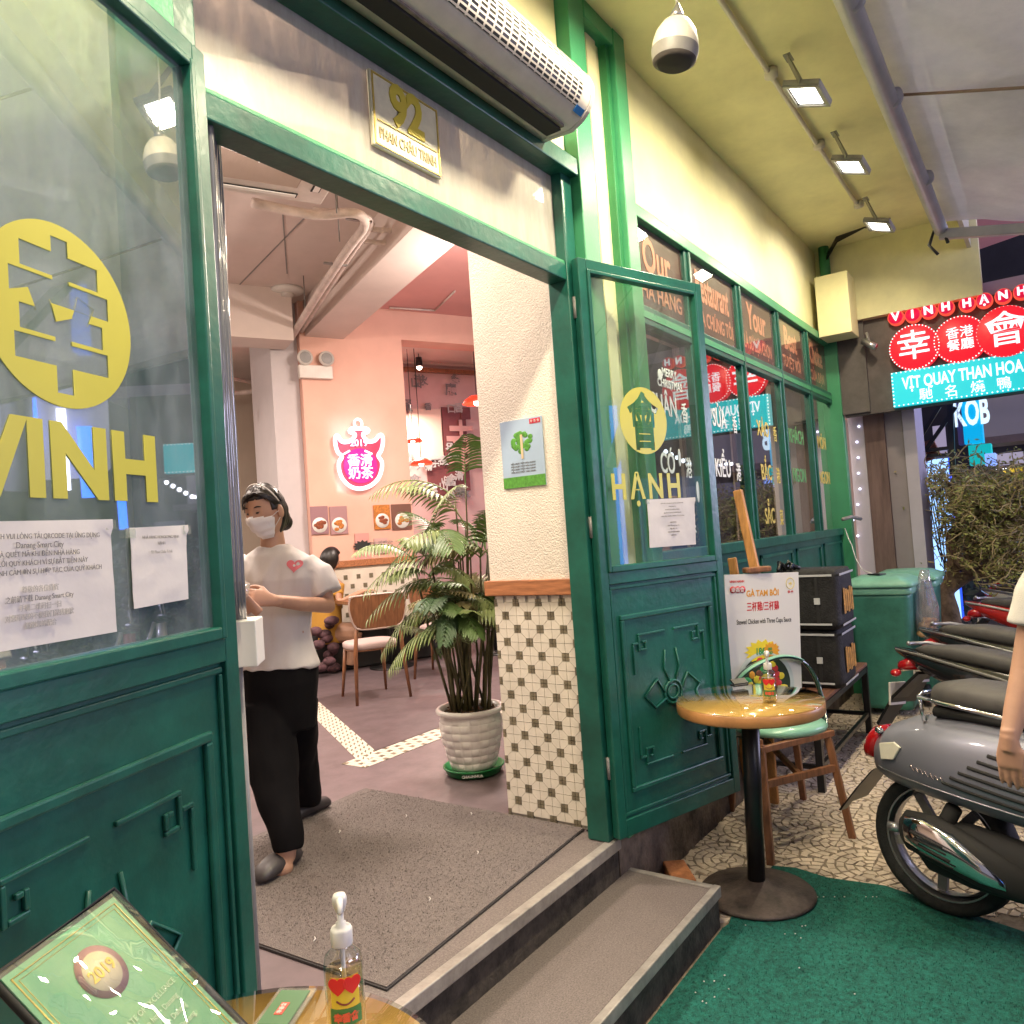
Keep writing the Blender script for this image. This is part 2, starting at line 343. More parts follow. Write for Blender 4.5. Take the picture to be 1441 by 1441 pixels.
for k in range(34):                      # crumbs and leaf bits
    x, y = rnd.choice([(1140+rnd.gauss(0, 70), 1330+rnd.gauss(0, 50)), (990+rnd.gauss(0, 25), 1380+rnd.gauss(0, 25)), (1180+rnd.gauss(0, 50), 1262)])
    p = onz(x, y, .014)
    if p.x < 2.3 or p.y > 1.15: continue
    tag(B().ball(p, rnd.uniform(.002, .005), .003, .002, 6, 4).build('crumb', m_paper), 'tiny pale crumb lying on the green carpet', 'crumb', 'crumbs scattered on the green carpet')

# steps -------------------------------------------------------------
t = thing('entrance_steps', (1.0, 1.2, 0), 'two low speckled grey entrance steps with worn metal nosings', 'steps')
B().box((-.6, 1.215, 0), (2.945, 1.63, .152)).build('lower_step', m_riser, t)
B().box((-.6, 1.235, .1525), (2.92, 1.60, .158)).build('lower_tread', m_granite, t, bev=.002)
n1 = B().box((-.6, 1.203, .118), (2.955, 1.233, .162)); n1.box((2.923, 1.2335, .130), (2.953, 1.60, .161)); n1.build('lower_nosing', m_nosing, t, bev=.004)
B().box((-.6, 1.60, 0), (2.85, 1.70, .30)).build('upper_riser', m_riser, t)
B().box((-.6, 1.585, .275), (2.86, 1.625, .322)).build('upper_nosing', m_nosing, t, bev=.004)
B().box((-.6, 1.6255, .301), (2.86, 1.76, .3195)).build('upper_tread', m_granite, t, bev=.001)
# plinth right of the door, under the facade
tag(B().box((2.862, 1.60, -.01), (7.4, 1.75, .315)).build('plinth', m_plinth), 'stained dark concrete plinth under the green shopfront', 'plinth')
# brick
br = mat('red_brick', (.42, .16, .06), .85, var=.35, vs=20, bump=.5, bs=60)
bk = B().obox((3.215, 1.50, .033), (.085, .065, 0), (-.03, .04, 0), (0, 0, .033)); tag(bk.build('brick', br, bev=.006), 'loose orange brick lying on the pavement behind the lower step', 'brick')

# interior floor ----------------------------------------------------
struct(B().box((-3, 1.76, .25), (14, 14, .3165)).build('floor', m_floor))
fl = bpy.data.objects['floor']
da, db = V((.42, .907, 0)).normalized(), V((.907, -.42, 0)).normalized()
# dark inner area and its mosaic border, corner near the plant
q0 = V((3.44, 3.62, .3166)); q1 = onz(457, 995, .3166); d2 = (q1-q0).normalized()
ar = B(); ar.add([q0, q0+X_*9, q0+X_*9+d2*9, q0+d2*9], [[0, 1, 2, 3]]); ar.add([v+V((0, 0, .0025)) for v in ar.v], [[0, 1, 2, 3]])
a2 = B().quad(*[v+V((0, 0, .003)) for v in (q0, q0+X_*9, q0+X_*9+d2*9, q0+d2*9)]); struct(a2.build('inner_floor', m_floor2, fl))
mo_c, mo_d = B(), B()
def mosaic(o, u, v, nu, nv, c, skip=None):
    for i in range(nu):
        for j in range(nv):
            p = o+u*(i*c)+v*(j*c); g = .0015
            dark = ((i+2*j) % 5 == 0)
            tgt = mo_d if dark else mo_c; h = V((0, 0, .003+rnd.uniform(0, .0008)))
            a, b = g, c-g
            tgt.add([p+u*a+v*a, p+u*b+v*a, p+u*b+v*b, p+u*a+v*b, p+u*a+v*a+h, p+u*b+v*a+h, p+u*b+v*b+h, p+u*a+v*b+h], [[4, 5, 6, 7], [0, 1, 5, 4], [1, 2, 6, 5], [2, 3, 7, 6], [3, 0, 4, 7]])
k0 = onz(514, 1081, .3166)
mosaic(k0, X_, Y_, 150, 6, .034)
wdir = V((-d2.y, d2.x, 0)); wdir = wdir if wdir.x < 0 else -wdir
wv_ = (k0-q0); wv_.z = 0; mosaic(V((q0.x, q0.y, .3166)), d2, wv_/(9*.034), 150, 9, .034)
g1 = B().quad(k0+V((0, 0, .0012)), k0+X_*5.1+V((0, 0, .0012)), k0+X_*5.1+Y_*.206+V((0, 0, .0012)), k0+Y_*.206+V((0, 0, .0012)))
bp = q0+V((0, 0, .0018)); g1.quad(bp, bp+wv_*1.005, bp+wv_*1.005+d2*5.1, bp+d2*5.1); g1.build('mosaic_bed', m_grout, fl)
mo_c.build('mosaic_tiles', m_tile, fl); mo_d.build('dark_mosaic_tiles', m_tiledark, fl)
for o in fl.children:
    if 'mosaic_tiles' in o.name: stuff(o)
# door mat
mp_ = [(1.55, 1.69), (2.872, 1.735), (2.872, 2.19), (2.84, 3.11), (2.10, 3.08), (1.30, 2.75), (1.42, 2.3)]
mp_ = [(1.58, 1.678), (2.868, 1.765), (2.868, 2.19), (2.86, 3.105), (1.54, 3.07), (1.553, 2.264)]
dm = thing('door_mat', (2.2, 2.3, .3166), 'large grey brown coir mat inside the doorway with a frayed dark edge', 'door mat')
def offp(p, k): c = V((2.2, 2.35)); return [((V(q)-c)*k+c)[:] for q in p]
B().prism(mp_, (0, 0, .3168), X_, Y_, (0, 0, .009)).build('mat_edging', m_matedge, dm)
B().prism(offp(mp_, .992), (0, 0, .3262), X_, Y_, (0, 0, .004)).build('mat_surface', m_mat, dm)
mb = B()
for i in range(14000):
    x, y = rnd.uniform(1.60, 2.86), rnd.uniform(1.74, 3.05)
    a = rnd.uniform(0, 6.28); d = V((cos(a), sin(a), 0)); c = V((x, y, .3302)); mb.add([c-d*.0018, c+d*.0018, c+V((rnd.uniform(-.004, .004), rnd.uniform(-.004, .004), rnd.uniform(.002, .006)))], [[0, 1, 2]])
stuff(mb.build('mat_bristles', m_mat, dm, fixn=False))
for (x, y) in ((441, 1325), (604, 1268), (672, 1202), (571, 1150), (663, 1147), (477, 1172)):
    p = onz(x, y, .334); b_ = B().tube([p, p+V((.012, .004, .003)), p+V((.02, .018, .002))], .0022, 5)
    tag(b_.build('leaf_scrap', m_paper), 'small pale leaf scrap lying on the brown door mat', 'scrap', 'pale scraps on the door mat')

# interior shell ----------------------------------------------------
CZ = 4.40
struct(B().box((-3, 1.9, CZ), (14, 14, CZ+.1)).build('ceiling', m_ceil))
ceil = bpy.data.objects['ceiling']
# ceiling field at the right, the red lamps' pink glow put into its colour, left of it the beige one with its joints
e0 = onz(640, 395, CZ-.004)
pk = B(); pa = onz(437, 432, CZ); 
pc = [onz(x, y, CZ-.004) for x, y in ((470, 436), (641, 441))]
P0 = pc[0]; ed = (pc[1]-pc[0]).normalized(); near = -da
rp = [P0+db*.15, P0+db*6, P0+db*6+near*6.3, P0+db*.15+near*3.2]
B().add([V((p.x, p.y, CZ-.004)) for p in rp], [[0, 1, 2, 3]]).build('pink_glow_field', m_pinkc, ceil)
# back wall (neon sign) : plane through A, facing the doorway
A = onz(458, 940, .3166)+da*.02
nA = da
def bw(px, py, off=0): return onv(px, py, A+da*off, nA)
L0, L1 = bw(423, 500), bw(566, 500)
def on_bw(p): return A+db*((p-A).dot(db))
xl, xr = (L0-A).dot(db), (L1-A).dot(db); ztop = bw(565, 478).z
wl = thing('partition_wall', A+db*((xl+xr)/2), 'salmon pink partition wall carrying the neon sign and food pictures', 'wall')
def wallbox(b, s0, s1, z0, z1, d0=0, d1=.3):
    p = A+db*((s0+s1)/2)+da*((d0+d1)/2); return b.obox((p.x, p.y, (z0+z1)/2), db*(abs(s1-s0)/2), da*(abs(d1-d0)/2), (0, 0, (z1-z0)/2))
wb = B(); wallbox(wb, xl, xr, 1.40, CZ); wallbox(wb, xr, xr+4, ztop, CZ); wb.build('wall', m_pink, wl)
tw = B(); wallbox(tw, xl, xr, .317, 1.40); tw.build('tiled_dado', m_tile, wl)
td = B()
for i in range(16):
    for j in range(9):
        if (i+j) % 2 == 0: wallbox(td, xl+.03+i*.075, xl+.075+i*.075, .42+j*.105, .47+j*.105, -.004, .01)
td.build('dado_tiles', m_tiledark, wl); stuff(wl.children[-1])
tb = B(); wallbox(tb, xl-.01, xr+.01, 1.40, 1.475, -.03, .01); tb.build('dado_rail', m_wood, wl, bev=.004)
# room behind the partition: wallpapered wall, timber rail
WPd = 2.4
wp = thing('papered_wall', A+db*(xr+1)+da*WPd, 'far wall papered with scattered dark and pale characters under a timber beam', 'wall')
m_wallp = mat('pink_wallpaper', (.50, .33, .31), .75, var=.08, vs=3)
m_maroon = mat('maroon_board', (.14, .035, .035), .6, var=.2, vs=5)
b_ = B(); wallbox(b_, xr-1.2, xr+4, .317, CZ, WPd, WPd+.1); b_.build('wallpaper', m_wallp, wp)
def wq(px, py): return onv(px, py, A+da*(WPd-.012), nA)
def panel(nm, m, x0, y0, x1, y1, off=0.0, th=.01):
    p, q = onv(x0, y0, A+da*(WPd-.012-off), nA), onv(x1, y1, A+da*(WPd-.012-off), nA)
    s0, s1 = (p-A).dot(db), (q-A).dot(db); b = B(); wallbox(b, s0, s1, min(p.z, q.z), max(p.z, q.z), WPd-.012-off-th, WPd-.002-off); return b.build(nm, m, wp)
panel('timber_beam', m_walnut, 560, 517, 668, 528, .04, .06)
panel('white_upper_wall', m_ceil, 560, 455, 672, 517)
panel('maroon_board', m_maroon, 621, 573, 662, 690, .02)
panel('maroon_board', m_maroon, 600, 648, 640, 700, .012)
panel('lit_panel', mat('lit_cream', (.55, .40, .32), .5, emit=(1, .7, .5), es=.03), 575, 575, 624, 647, .03)
panel('maroon_board', m_maroon, 648, 573, 662, 590, .05)
chs = '幸會香港餐廳名燒鴨茶奶滑馳山家門口水火木大'
for i in range(46):
    x, y = rnd.uniform(568, 662), rnd.uniform(532, 700)
    if 575 < x < 624 and 575 < y < 645: continue
    onm = (621 < x < 662 and 573 < y < 690) or (600 < x < 640 and y > 648)
    p = onv(x, y, A+da*(WPd-.075), nA)
    text(rnd.choice(chs), rnd.choice((.12, .16, .2)), p, db, Z_, m_inkl if onm else m_ink, wp, 'character', .001, .004)
text('幸', .9, onv(651, 635, A+da*(WPd-.08), nA), db, Z_, mat('dull_red_print', (.42, .22, .2), .6), wp, 'character', .002, .012, sx=.62)
# other walls of the room
ws = B().box((-3.1, 1.9, .3), (-3, 14, CZ)); ws.box((-3, 13.9, .3), (14, 14, CZ)); ws.box((13.9, 1.9, .3), (14, 14, CZ))
struct(ws.build('back_wall', m_beigew))
# grey side column left of the neon wall and the corridor beyond it
g = thing('white_column', A+db*(xl-.15)+da*.2, 'pale grey white column standing left of the neon sign wall', 'column')
cb = B(); wallbox(cb, xl-.30, xl-.003, .317, CZ, .12, 1.2); cb.build('column_shaft', mat('grey_white_paint', (.50, .46, .47), .7, var=.05, vs=3), g)
cw = B().obox(A+db*(xl-2.2)+da*4.2+V((0, 0, 1.9)), db*2.6, da*.05, (0, 0, 2.2)); tag(cw.build('corridor_wall', m_beigew), 'cream textured wall at the far end of the corridor', 'wall')
# ceiling beams
bm_ = B()
p = onz(395, 476, CZ-.55); bm_.obox(V((p.x, p.y, CZ-.275))+da*.25-db*1.2, db*1.35, da*.2, (0, 0, .275))
p = onz(560, 330, CZ-.3)
tag(bm_.build('ceiling_beam', m_ceil), 'cream boxed beam crossing under the ceiling beyond the smoke detector', 'beam')
b2 = B().obox(V((A.x, A.y, CZ-.2))+db*(xl+.28)-da*2.2, db*.22, da*2.2, (0, 0, .2)); tag(b2.build('ceiling_beam', m_ceil), 'long pinkish boxed beam running toward the neon wall above the pipes', 'beam')
jb = B()
for (a, b) in (((440, 295, ), (333, 405)), ((398, 300), (404, 385))):
    p, q = onz(*a, CZ-.003), onz(*b, CZ-.003); jb.bar(p, q, .012, .004)
jb.build('board_joint', m_grey, ceil)

# jamb pillar right of the doorway: textured render, wood rail, mosaic tiles
pl = thing('tiled_pillar', (2.98, 1.98, .3166), 'cream rendered pillar at the right of the doorway with a tiled lower half', 'pillar')
B().box((2.877, 1.705, 1.40), (3.30, 2.19, CZ)).build('rendered_shaft', m_cream, pl)
B().box((2.885, 1.712, .317), (3.30, 2.175, 1.34)).build('tile_bed', m_grout, pl)
B().box((2.855, 1.700, 1.335), (3.30, 2.212, 1.405)).build('wood_rail', m_wood, pl, bev=.004)
tiles, dk = [], B()
y0, y1, z0, z1 = 1.742, 2.175, .32, 1.333; cw_, ch_ = .0620, .0605
nc, nr = 7, 17
def face(pts, x=2.8765, d=.006):          # a tile standing on the pillar's side
    b = B(); c = sum((V((0, a, z)) for a, z in pts), V())/len(pts); n = len(pts)
    fr = [V((x, (a-c.y)*.955+c.y, (z-c.z)*.955+c.z)) for a, z in pts]; bk_ = [V((x+d+.002, a_.y, a_.z)) for a_ in fr]
    b.add(fr+bk_, [list(range(n))]+[[i, (i+1) % n, n+(i+1) % n, n+i] for i in range(n)]); return b
for i in range(nc):
    for j in range(nr):
        a, b_, c, d = y0+i*cw_, min(y0+(i+1)*cw_, y1), z1-(j+1)*ch_+.03, min(z1, z1-j*ch_+.03)
        if c < z0: c = z0
        if d-c < .01 or b_-a < .01: continue
        k = .018
        if d-c < .04 or b_-a < .04:
            tiles.append([(a+.008, c), (b_-.008, c), (b_-.008, d), (a+.008, d)]); continue
        if (i+j) % 2 == 1:     # dark clusters at the lower-left and upper-right corner
            tiles.append([(a+k, c), (b_, c), (b_, d-k), (b_-k, d-k), (a+k, c+k)])
            tiles.append([(a, c+k), (a+k, c+k), (b_-k, d-k), (b_-k, d), (a, d)])
        else:
            tiles.append([(a, c), (b_-k, c), (b_-k, c+k), (a+k, d-k), (a, d-k)])
            tiles.append([(b_, c+k), (b_, d), (a+k, d), (a+k, d-k), (b_-k, c+k)])
for i in range(nc+1):
    for j in range(nr+1):
        if (i+j) % 2: continue
        u, v = y0+i*cw_, z1-j*ch_+.03
        for su in (-1, 1):
            for sv in (-1, 1):
                a, c = u+su*.0090, v+sv*.0090
                if y0-.003 < a < y1 and z0 < c < z1-.002: dk.box((2.8755, a-.0078, c-.0078), (2.884, a+.0078, c+.0078))
tw2 = B()
for p in tiles: face(p).build('tile', m_tile, pl, fixn=True)
stuff(dk.build('dark_tiles', m_tiledark, pl))
# poster on the pillar
pp = thing('tree_poster', (2.87, 1.95, 1.98), 'small blue poster with a green tree taped on the cream pillar', 'poster')
c = [onx(x, y, 2.872) for x, y in ((703, 592), (762, 588), (765, 683), (710, 688))]
yb, ya, zb, za = c[0].y, c[1].y, (c[2].z+c[3].z)/2, (c[0].z+c[1].z)/2
B().box((2.8715, ya, zb), (2.8765, yb, za)).build('sheet', mat('poster_blue', (.38, .50, .64), .35, var=.1, vs=3), pp)
mt = mat('poster_green', (.10, .32, .05), .4, var=.4, vs=60)
B().box((2.8705, ya, zb), (2.8714, yb, zb+.05)).build('meadow', mt, pp)
bb = B(); ym = (ya+yb)/2
for i in range(34):
    a, r_ = rnd.uniform(0, 6.28), rnd.uniform(0, 1)**.5; bb.ball((2.871, ym+cos(a)*r_*.058, za-.105+sin(a)*r_*.042), .0012, .014, .012, 8, 5)
bb.build('tree_crown', mt, pp)
B().box((2.869, ym-.006, za-.18), (2.8708, ym+.006, za-.07)).build('tree_trunk', mat('poster_trunk', (.62, .48, .30), .5), pp)
for k in range(3): text('幸'if k == 0 else '會' if k == 2 else '香', .014, (2.870, ya+.055-k*.018, za-.018), -Y_, Z_, m_white, pp, 'lettering')
B().box((2.8702, ya+.008, za-.028), (2.8712, ya+.066, za-.006)).build('logo_patch', mat('poster_red', (.55, .02, .05), .4), pp)
for k in range(4): text('MỖI NGÀY MỘT MÀU XANH', .0105, (2.871, ym, za-.20-k*.013), -Y_, Z_, m_ink, pp, 'lettering')

# left side of the doorway: plain inner jamb
tag(B().box((.93, 1.70, .317), (1.085, 2.15, CZ)).build('door_jamb_wall', m_offw), 'pale plastered jamb wall at the left of the doorway', 'wall')
# ================================================================== FACADE
YF = 1.60
# upper yellow wall and soffit
fw = thing('facade_wall', (5.3, 1.7, 3.2), 'pale yellow painted facade wall above the shop windows', 'wall')
B().box((3.36, YF+.02, 3.20), (7.42, YF+.14, 3.985)).build('upper_wall', m_yellow, fw)
B().box((-3.2, YF+.02, 3.20), (2.87, YF+.14, 3.985)).build('upper_wall', m_yellow, fw)
B().box((-3.2, YF+.03, .0), (.99, YF+.14, 3.20)).build('left_wall', m_yellow2, fw)
B().box((7.30, .36, 3.30), (7.42, YF+.0195, 3.985)).build('end_fascia', m_yellow, fw)
struct(B().box((-3.2, .42, 3.985), (7.42, YF+.14, 4.12)).build('soffit', m_yellow))
# decorative column between door and windows
dc = thing('relief_column', (3.1, 1.58, .3), 'green framed yellow column with stepped relief beside the door', 'column')
gx0, gx1 = 2.875, 3.40
B().box((gx0, 1.555, .315), (gx0+.14, 1.70, 3.984)).build('left_stile', m_greenlit, dc, bev=.004)
B().box((gx0+.14, 1.585, .315), (gx0+.165, 1.70, 3.90)).build('left_bead', m_greenlit, dc, bev=.002)
B().box((gx1-.115, 1.545, .315), (gx1, 1.70, 3.984)).build('right_stile', m_greenlit, dc, bev=.004)
B().box((gx1-.15, 1.575, .315), (gx1-.116, 1.70, 3.90)).build('right_bead', m_green2, dc, bev=.002)
B().box((gx0+.141, 1.550, 3.90), (gx1-.116, 1.70, 3.984)).build('head_rail', m_greenlit, dc, bev=.003)
B().box((gx0+.165, 1.615, .315), (gx1-.15, 1.70, 3.90)).build('yellow_panel', m_yellow2, dc)
B().box((gx0+.235, 1.600, .315), (gx1-.20, 1.614, 3.90)).build('raised_strip', m_yellow2, dc, bev=.002)
# green post + wall left of the door (seen through the left leaf)
lc = thing('left_relief_column', (.95, 1.58, .3), 'green framed column behind the open left door leaf', 'column')
B().box((.86, 1.555, .315), (1.0, 1.69, 3.984)).build('stile', m_greenlit, lc, bev=.004)
B().box((.40, 1.555, .315), (.50, 1.69, 3.984)).build('stile', m_greenlit, lc, bev=.004)
B().box((.50, 1.585, .315), (.86, 1.69, 3.984)).build('yellow_panel', m_yellow2, lc)

# door frame with transom -------------------------------------------
df = thing('door_frame', (1.95, 1.64, .32), 'green metal door frame with a stained glass transom over the doorway', 'door frame')
zt0 = 2.665; zt1 = 2.735
B().box((2.785, 1.60, .322), (2.868, 1.70, 3.16)).build('right_post', m_green, df, bev=.004)
B().box((1.003, 1.60, .322), (1.083, 1.70, 3.16)).build('left_post', m_green, df, bev=.004)
B().box((1.083, 1.605, zt0), (2.785, 1.695, zt1)).build('transom_bar', m_green, df, bev=.005)
B().box((1.083, 1.61, zt1+.001), (2.785, 1.625, zt1+.014)).build('glazing_bead', m_greenlit, df, bev=.002)
B().box((-.6, 1.56, 3.125), (2.868, 1.70, 3.20)).build('head_beam', m_green, df, bev=.005)
B().box((1.084, 1.648, zt1), (2.784, 1.654, 3.125)).build('transom_pane', m_glassT, df)
hb = B()
for z in (.62, 1.62, 2.55): hb.tube([(2.812, 1.592, z-.045), (2.812, 1.592, z+.045)], .009, 8)
hb.build('hinges', m_grey, df)

# house number plaque
c = [ony(x, y, 1.63) for x, y in ((521, 103), (618, 148), (620, 245), (527, 208))]
px0, px1, pz0, pz1 = 1.705, 2.035, 2.80, 3.075
px0, px1 = (c[0].x+c[3].x)/2, (c[1].x+c[2].x)/2; pz1 = (c[0].z+c[1].z)/2; pz0 = (c[2].z+c[3].z)/2
hp = thing('number_plaque', ((px0+px1)/2, 1.635, pz0), 'gold edged house number plaque 92 Phan Châu Trinh on the transom glass', 'plaque')
B().box((px0, 1.632, pz0), (px1, 1.646, pz1)).build('plate', mat('plaque_cream', (.68, .63, .45), .3, var=.1, vs=30), hp, bev=.004)
pf = B(); g_ = .012
for a, b in (((px0+g_*.5, pz0+g_*.5), (px1-g_*.5, pz0+g_)), ((px0+g_*.5, pz1-g_), (px1-g_*.5, pz1-g_*.5)), ((px0+g_*.5, pz0+g_), (px0+g_, pz1-g_)), ((px1-g_, pz0+g_), (px1-g_*.5, pz1-g_)), ((px0+.02, pz0+.085), (px1-.02, pz0+.088))):
    pf.box((a[0], 1.629, a[1]), (b[0], 1.634, b[1]))
pf.build('gold_border', m_gold, hp)
text('92', .185, ((px0+px1)/2, 1.630, pz0+.160), X_, Z_, mat('plaque_gold', (.62, .50, .06), .4, .2), hp, 'number', .002, .008, sx=.85)
text('PHAN CHÂU TRINH', .05, ((px0+px1)/2, 1.630, pz0+.045), X_, Z_, mat('plaque_brown', (.30, .22, .06), .4), hp, 'lettering', .001, .0006, sx=.60)

# air curtain -------------------------------------------------------
ac = thing('air_curtain', (1.6, 1.45, 3.2), 'long grey beige air curtain with a slotted round grille above the door', 'air curtain')
x0, x1 = .75, 2.585; yc, zc, rr = 1.46, 3.275, .118
prof = [(yc+.105, zc-.105), (yc-.03, zc-.112)]+[(yc-.02+rr*cos(a), zc+.01+rr*sin(a)) for a in [R(250-i*10) for i in range(15)]]+[(yc+.105, zc+.125)]
def aprof(x, k=1): return [V((x, yc+(y-yc)*k, zc+(z-zc)*k)) for y, z in prof]
B().loft([aprof(x0), aprof(x1)], cap=False, smooth=True).build('casing', m_offw, ac, fixn=True)
B().loft([aprof(x1-.004, 1.02), aprof(x1+.018, 1.02), aprof(x1+.028, .95)], cap=True, smooth=False).build('end_cap', mat('cap_beige', (.56, .52, .47), .4), ac)
gr = B(); sl = B()
aa = [R(222-i*7.6) for i in range(14)]
def cp_(x, a, r): return V((x, yc-.02+r*cos(a), zc+.01+r*sin(a)))
gr.loft([[cp_(x, R(225-i*4), rr+.001) for i in range(27)] for x in (x0, x1-.07)], cap=False, closed=False)
gr.build('grille_void', m_black, ac, fixn=False)
for a in aa:
    sl.add([cp_(x0, a-R(1.5), rr+.003), cp_(x1-.06, a-R(1.5), rr+.003), cp_(x1-.06, a+R(1.5), rr+.003), cp_(x0, a+R(1.5), rr+.003)], [[0, 1, 2, 3]])
nx = 42
for i in range(nx+1):
    x = x0+(x1-.06-x0)*i/nx
    sl.loft([[cp_(xx, R(225-k*5), rr+.0035) for k in range(22)] for xx in (x-.0045, x+.0045)], cap=False, closed=False)
stuff(sl.build('grille_bars', m_offw, ac, fixn=False))
nz = B().box((x0, yc-.02, zc-.128), (x1-.05, yc+.045, zc-.108)); nz.build('outlet_slot', m_blackm, ac)
B().box((x0+.05, yc-.035, zc-.120), (x1-.05, yc-.023, zc-.104)).build('outlet_lip', mat('dusty_grey', (.18, .15, .13), .7, var=.6, vs=20), ac)
B().obox(cp_(x1-.045, R(228), rr+.003), (.028, 0, 0), (0, .010, -.009), (0, .001, .001)).build('blue_label', mat('label_blue', (.03, .20, .55), .4), ac)
B().box((x0, yc+.10, zc-.06), (x1, 1.62, zc+.10)).build('mounting_box', m_blackm, ac)

# shop windows ------------------------------------------------------
sw = thing('shop_windows', (5.3, 1.6, .3), 'green framed row of shop windows with orange lettered fanlights', 'window bay')
mull = [3.42, 4.115, 4.955, 5.80, 6.62, 7.345]; hw = .046
for i, x in enumerate(mull[1:-1]):
    B().box((x-hw, 1.585, 1.42), (x+hw, 1.66, 3.135)).build('mullion', m_green, sw, bev=.004)
    B().box((x-.012, 1.572, 1.48), (x+.012, 1.5845, 3.13)).build('mullion_rib', m_green, sw, bev=.002)
B().box((3.402, 1.57, 3.135), (7.33, 1.68, 3.20)).build('head_rail', m_greenlit, sw, bev=.005)
B().box((3.402, 1.578, 2.605), (7.33, 1.67, 2.70)).build('middle_rail', m_green, sw, bev=.004)
B().box((3.402, 1.574, 2.635), (7.33, 1.5775, 2.67)).build('middle_bead', m_greenlit, sw, bev=.001)
B().box((3.402, 1.57, 1.42), (7.33, 1.68, 1.48)).build('sill_rail', m_green, sw, bev=.005)
B().box((3.402, 1.60, .31), (7.33, 1.68, 1.42)).build('lower_wall', m_green, sw)
B().box((7.33, 1.50, 0), (7.42, 1.70, 3.30)).build('end_post', m_greenlit, sw, bev=.006)
m_glassF = glass_mat('fanlight_glass', boost=1.0, base=.01)
m_film = mat('brown_film', (.11, .036, .032), .5, var=.25, vs=3)
m_orange = mat('orange_letters', (.66, .24, .16), .5)
m_dkroom = mat('dark_room_backing', (.055, .022, .02), .5, var=.4, vs=3)
m_blind = mat('beige_blind', (.42, .34, .27), .7, var=.12, vs=3)
words = [('Our', 'NHÀ HÀNG'), ('Restaurant', 'CỦA CHÚNG TÔI'), ('Your', 'LÀ SỰ LỰA CHỌN'), ('Best', 'TUYỆT VỜI'), ('Choice', 'CỦA BẠN')]
low = [('CHÂN', 'CÓ', ''), ('SỬA', 'KIỂU', ''), ('XÀO', 'BẮC', 'SẮC'), ('KHÁCH', 'NGON', ''), ('MÓN', 'NGON', '')]
m_y2 = mat('yellow_letters', (.62, .48, .10), .5); m_w2 = mat('white_letters', (.75, .75, .72), .5)
for i in range(5):
    a, b = mull[i]+hw, mull[i+1]-hw
    if i == 0: a = 3.402
    if i == 4: b = 7.33
    mx = (a+b)/2
    fp_ = B().box((a, 1.602, 2.70), (b, 1.606, 3.135)).build('fanlight_pane', m_glassF, sw)
    B().box((a, 1.610, 2.70), (b, 1.65, 3.135)).build('fanlight_film', m_film, fp_)
    text(words[i][0], .25, (mx, 1.6085, 2.985), X_, Z_, m_orange, fp_, 'lettering', .0006, .006, sx={0: .8, 1: .50, 2: .78, 3: .8, 4: .6}[i])
    text(words[i][1], .125, (mx, 1.6085, 2.80), X_, Z_, m_orange, fp_, 'lettering', .0006, .002, sx={0: .9, 1: .66, 2: .6, 3: .8, 4: .85}[i])
    wp_ = B().box((a, 1.606, 1.48), (b, 1.611, 2.605)).build('window_pane', m_glassW, sw)
    B().box((a, 1.70 if i < 3 else 1.66, 1.48), (b, 1.72, 2.605)).build('pane_backing', m_dkroom if i < 3 else m_blind, sw)  # dim room's darkness painted on dark red boards; beige ones are blinds
    for k, wd in enumerate(low[i]):
        if wd: text(wd, .15, (mx-.06, 1.6045, 2.22-k*.30), X_, Z_, [m_w2, m_w2, m_y2, mat('green_letters', (.10, .32, .10), .5), m_y2][i], wp_, 'lettering', .0005, .002, sx=.8)
    for k, ch in enumerate(('香', '港', '菜')[:3 if i < 3 else 0]):
        text(ch, .12, (mx+.21, 1.6045, 2.2-k*.3), X_, Z_, m_w2 if i < 2 else m_y2, wp_, 'lettering', .0005, .001, sx=.7)
    # lower green panel with a moulded frame
    zz = [.62, 1.36]; pm = B()
    for (p, q) in (((a+.02, zz[0]), (b-.02, zz[0])), ((a+.02, zz[1]), (b-.02, zz[1])), ((a+.02, zz[0]), (a+.02, zz[1])), ((b-.02, zz[0]), (b-.02, zz[1]))):
        pm.box((min(p[0], q[0])-.012, 1.586, min(p[1], q[1])-.012), (max(p[0], q[0])+.012, 1.5995, max(p[1], q[1])+.012))
    pm.build('panel_moulding', m_green, sw, bev=.003)
# a white painted christmas garland on the first window
gp = B()
for (x, y, s) in ((1.0, .3, 1), (.6, .1, .8), (.35, .42, .9)):
    gp.ball((3.5+x*.55, 1.6040, 2.05-y*.9), .022*s, .0008, .06*s, 10, 6)
gp.ball((3.66, 1.6040, 2.38), .03, .0008, .03, 8, 5); gp.build('window_decal', m_w2, sw)
text('MERRY\nCHRISTMAS', .06, (3.78, 1.6040, 2.37), X_, Z_, m_w2, sw, 'decal_lettering', .0004, .001)

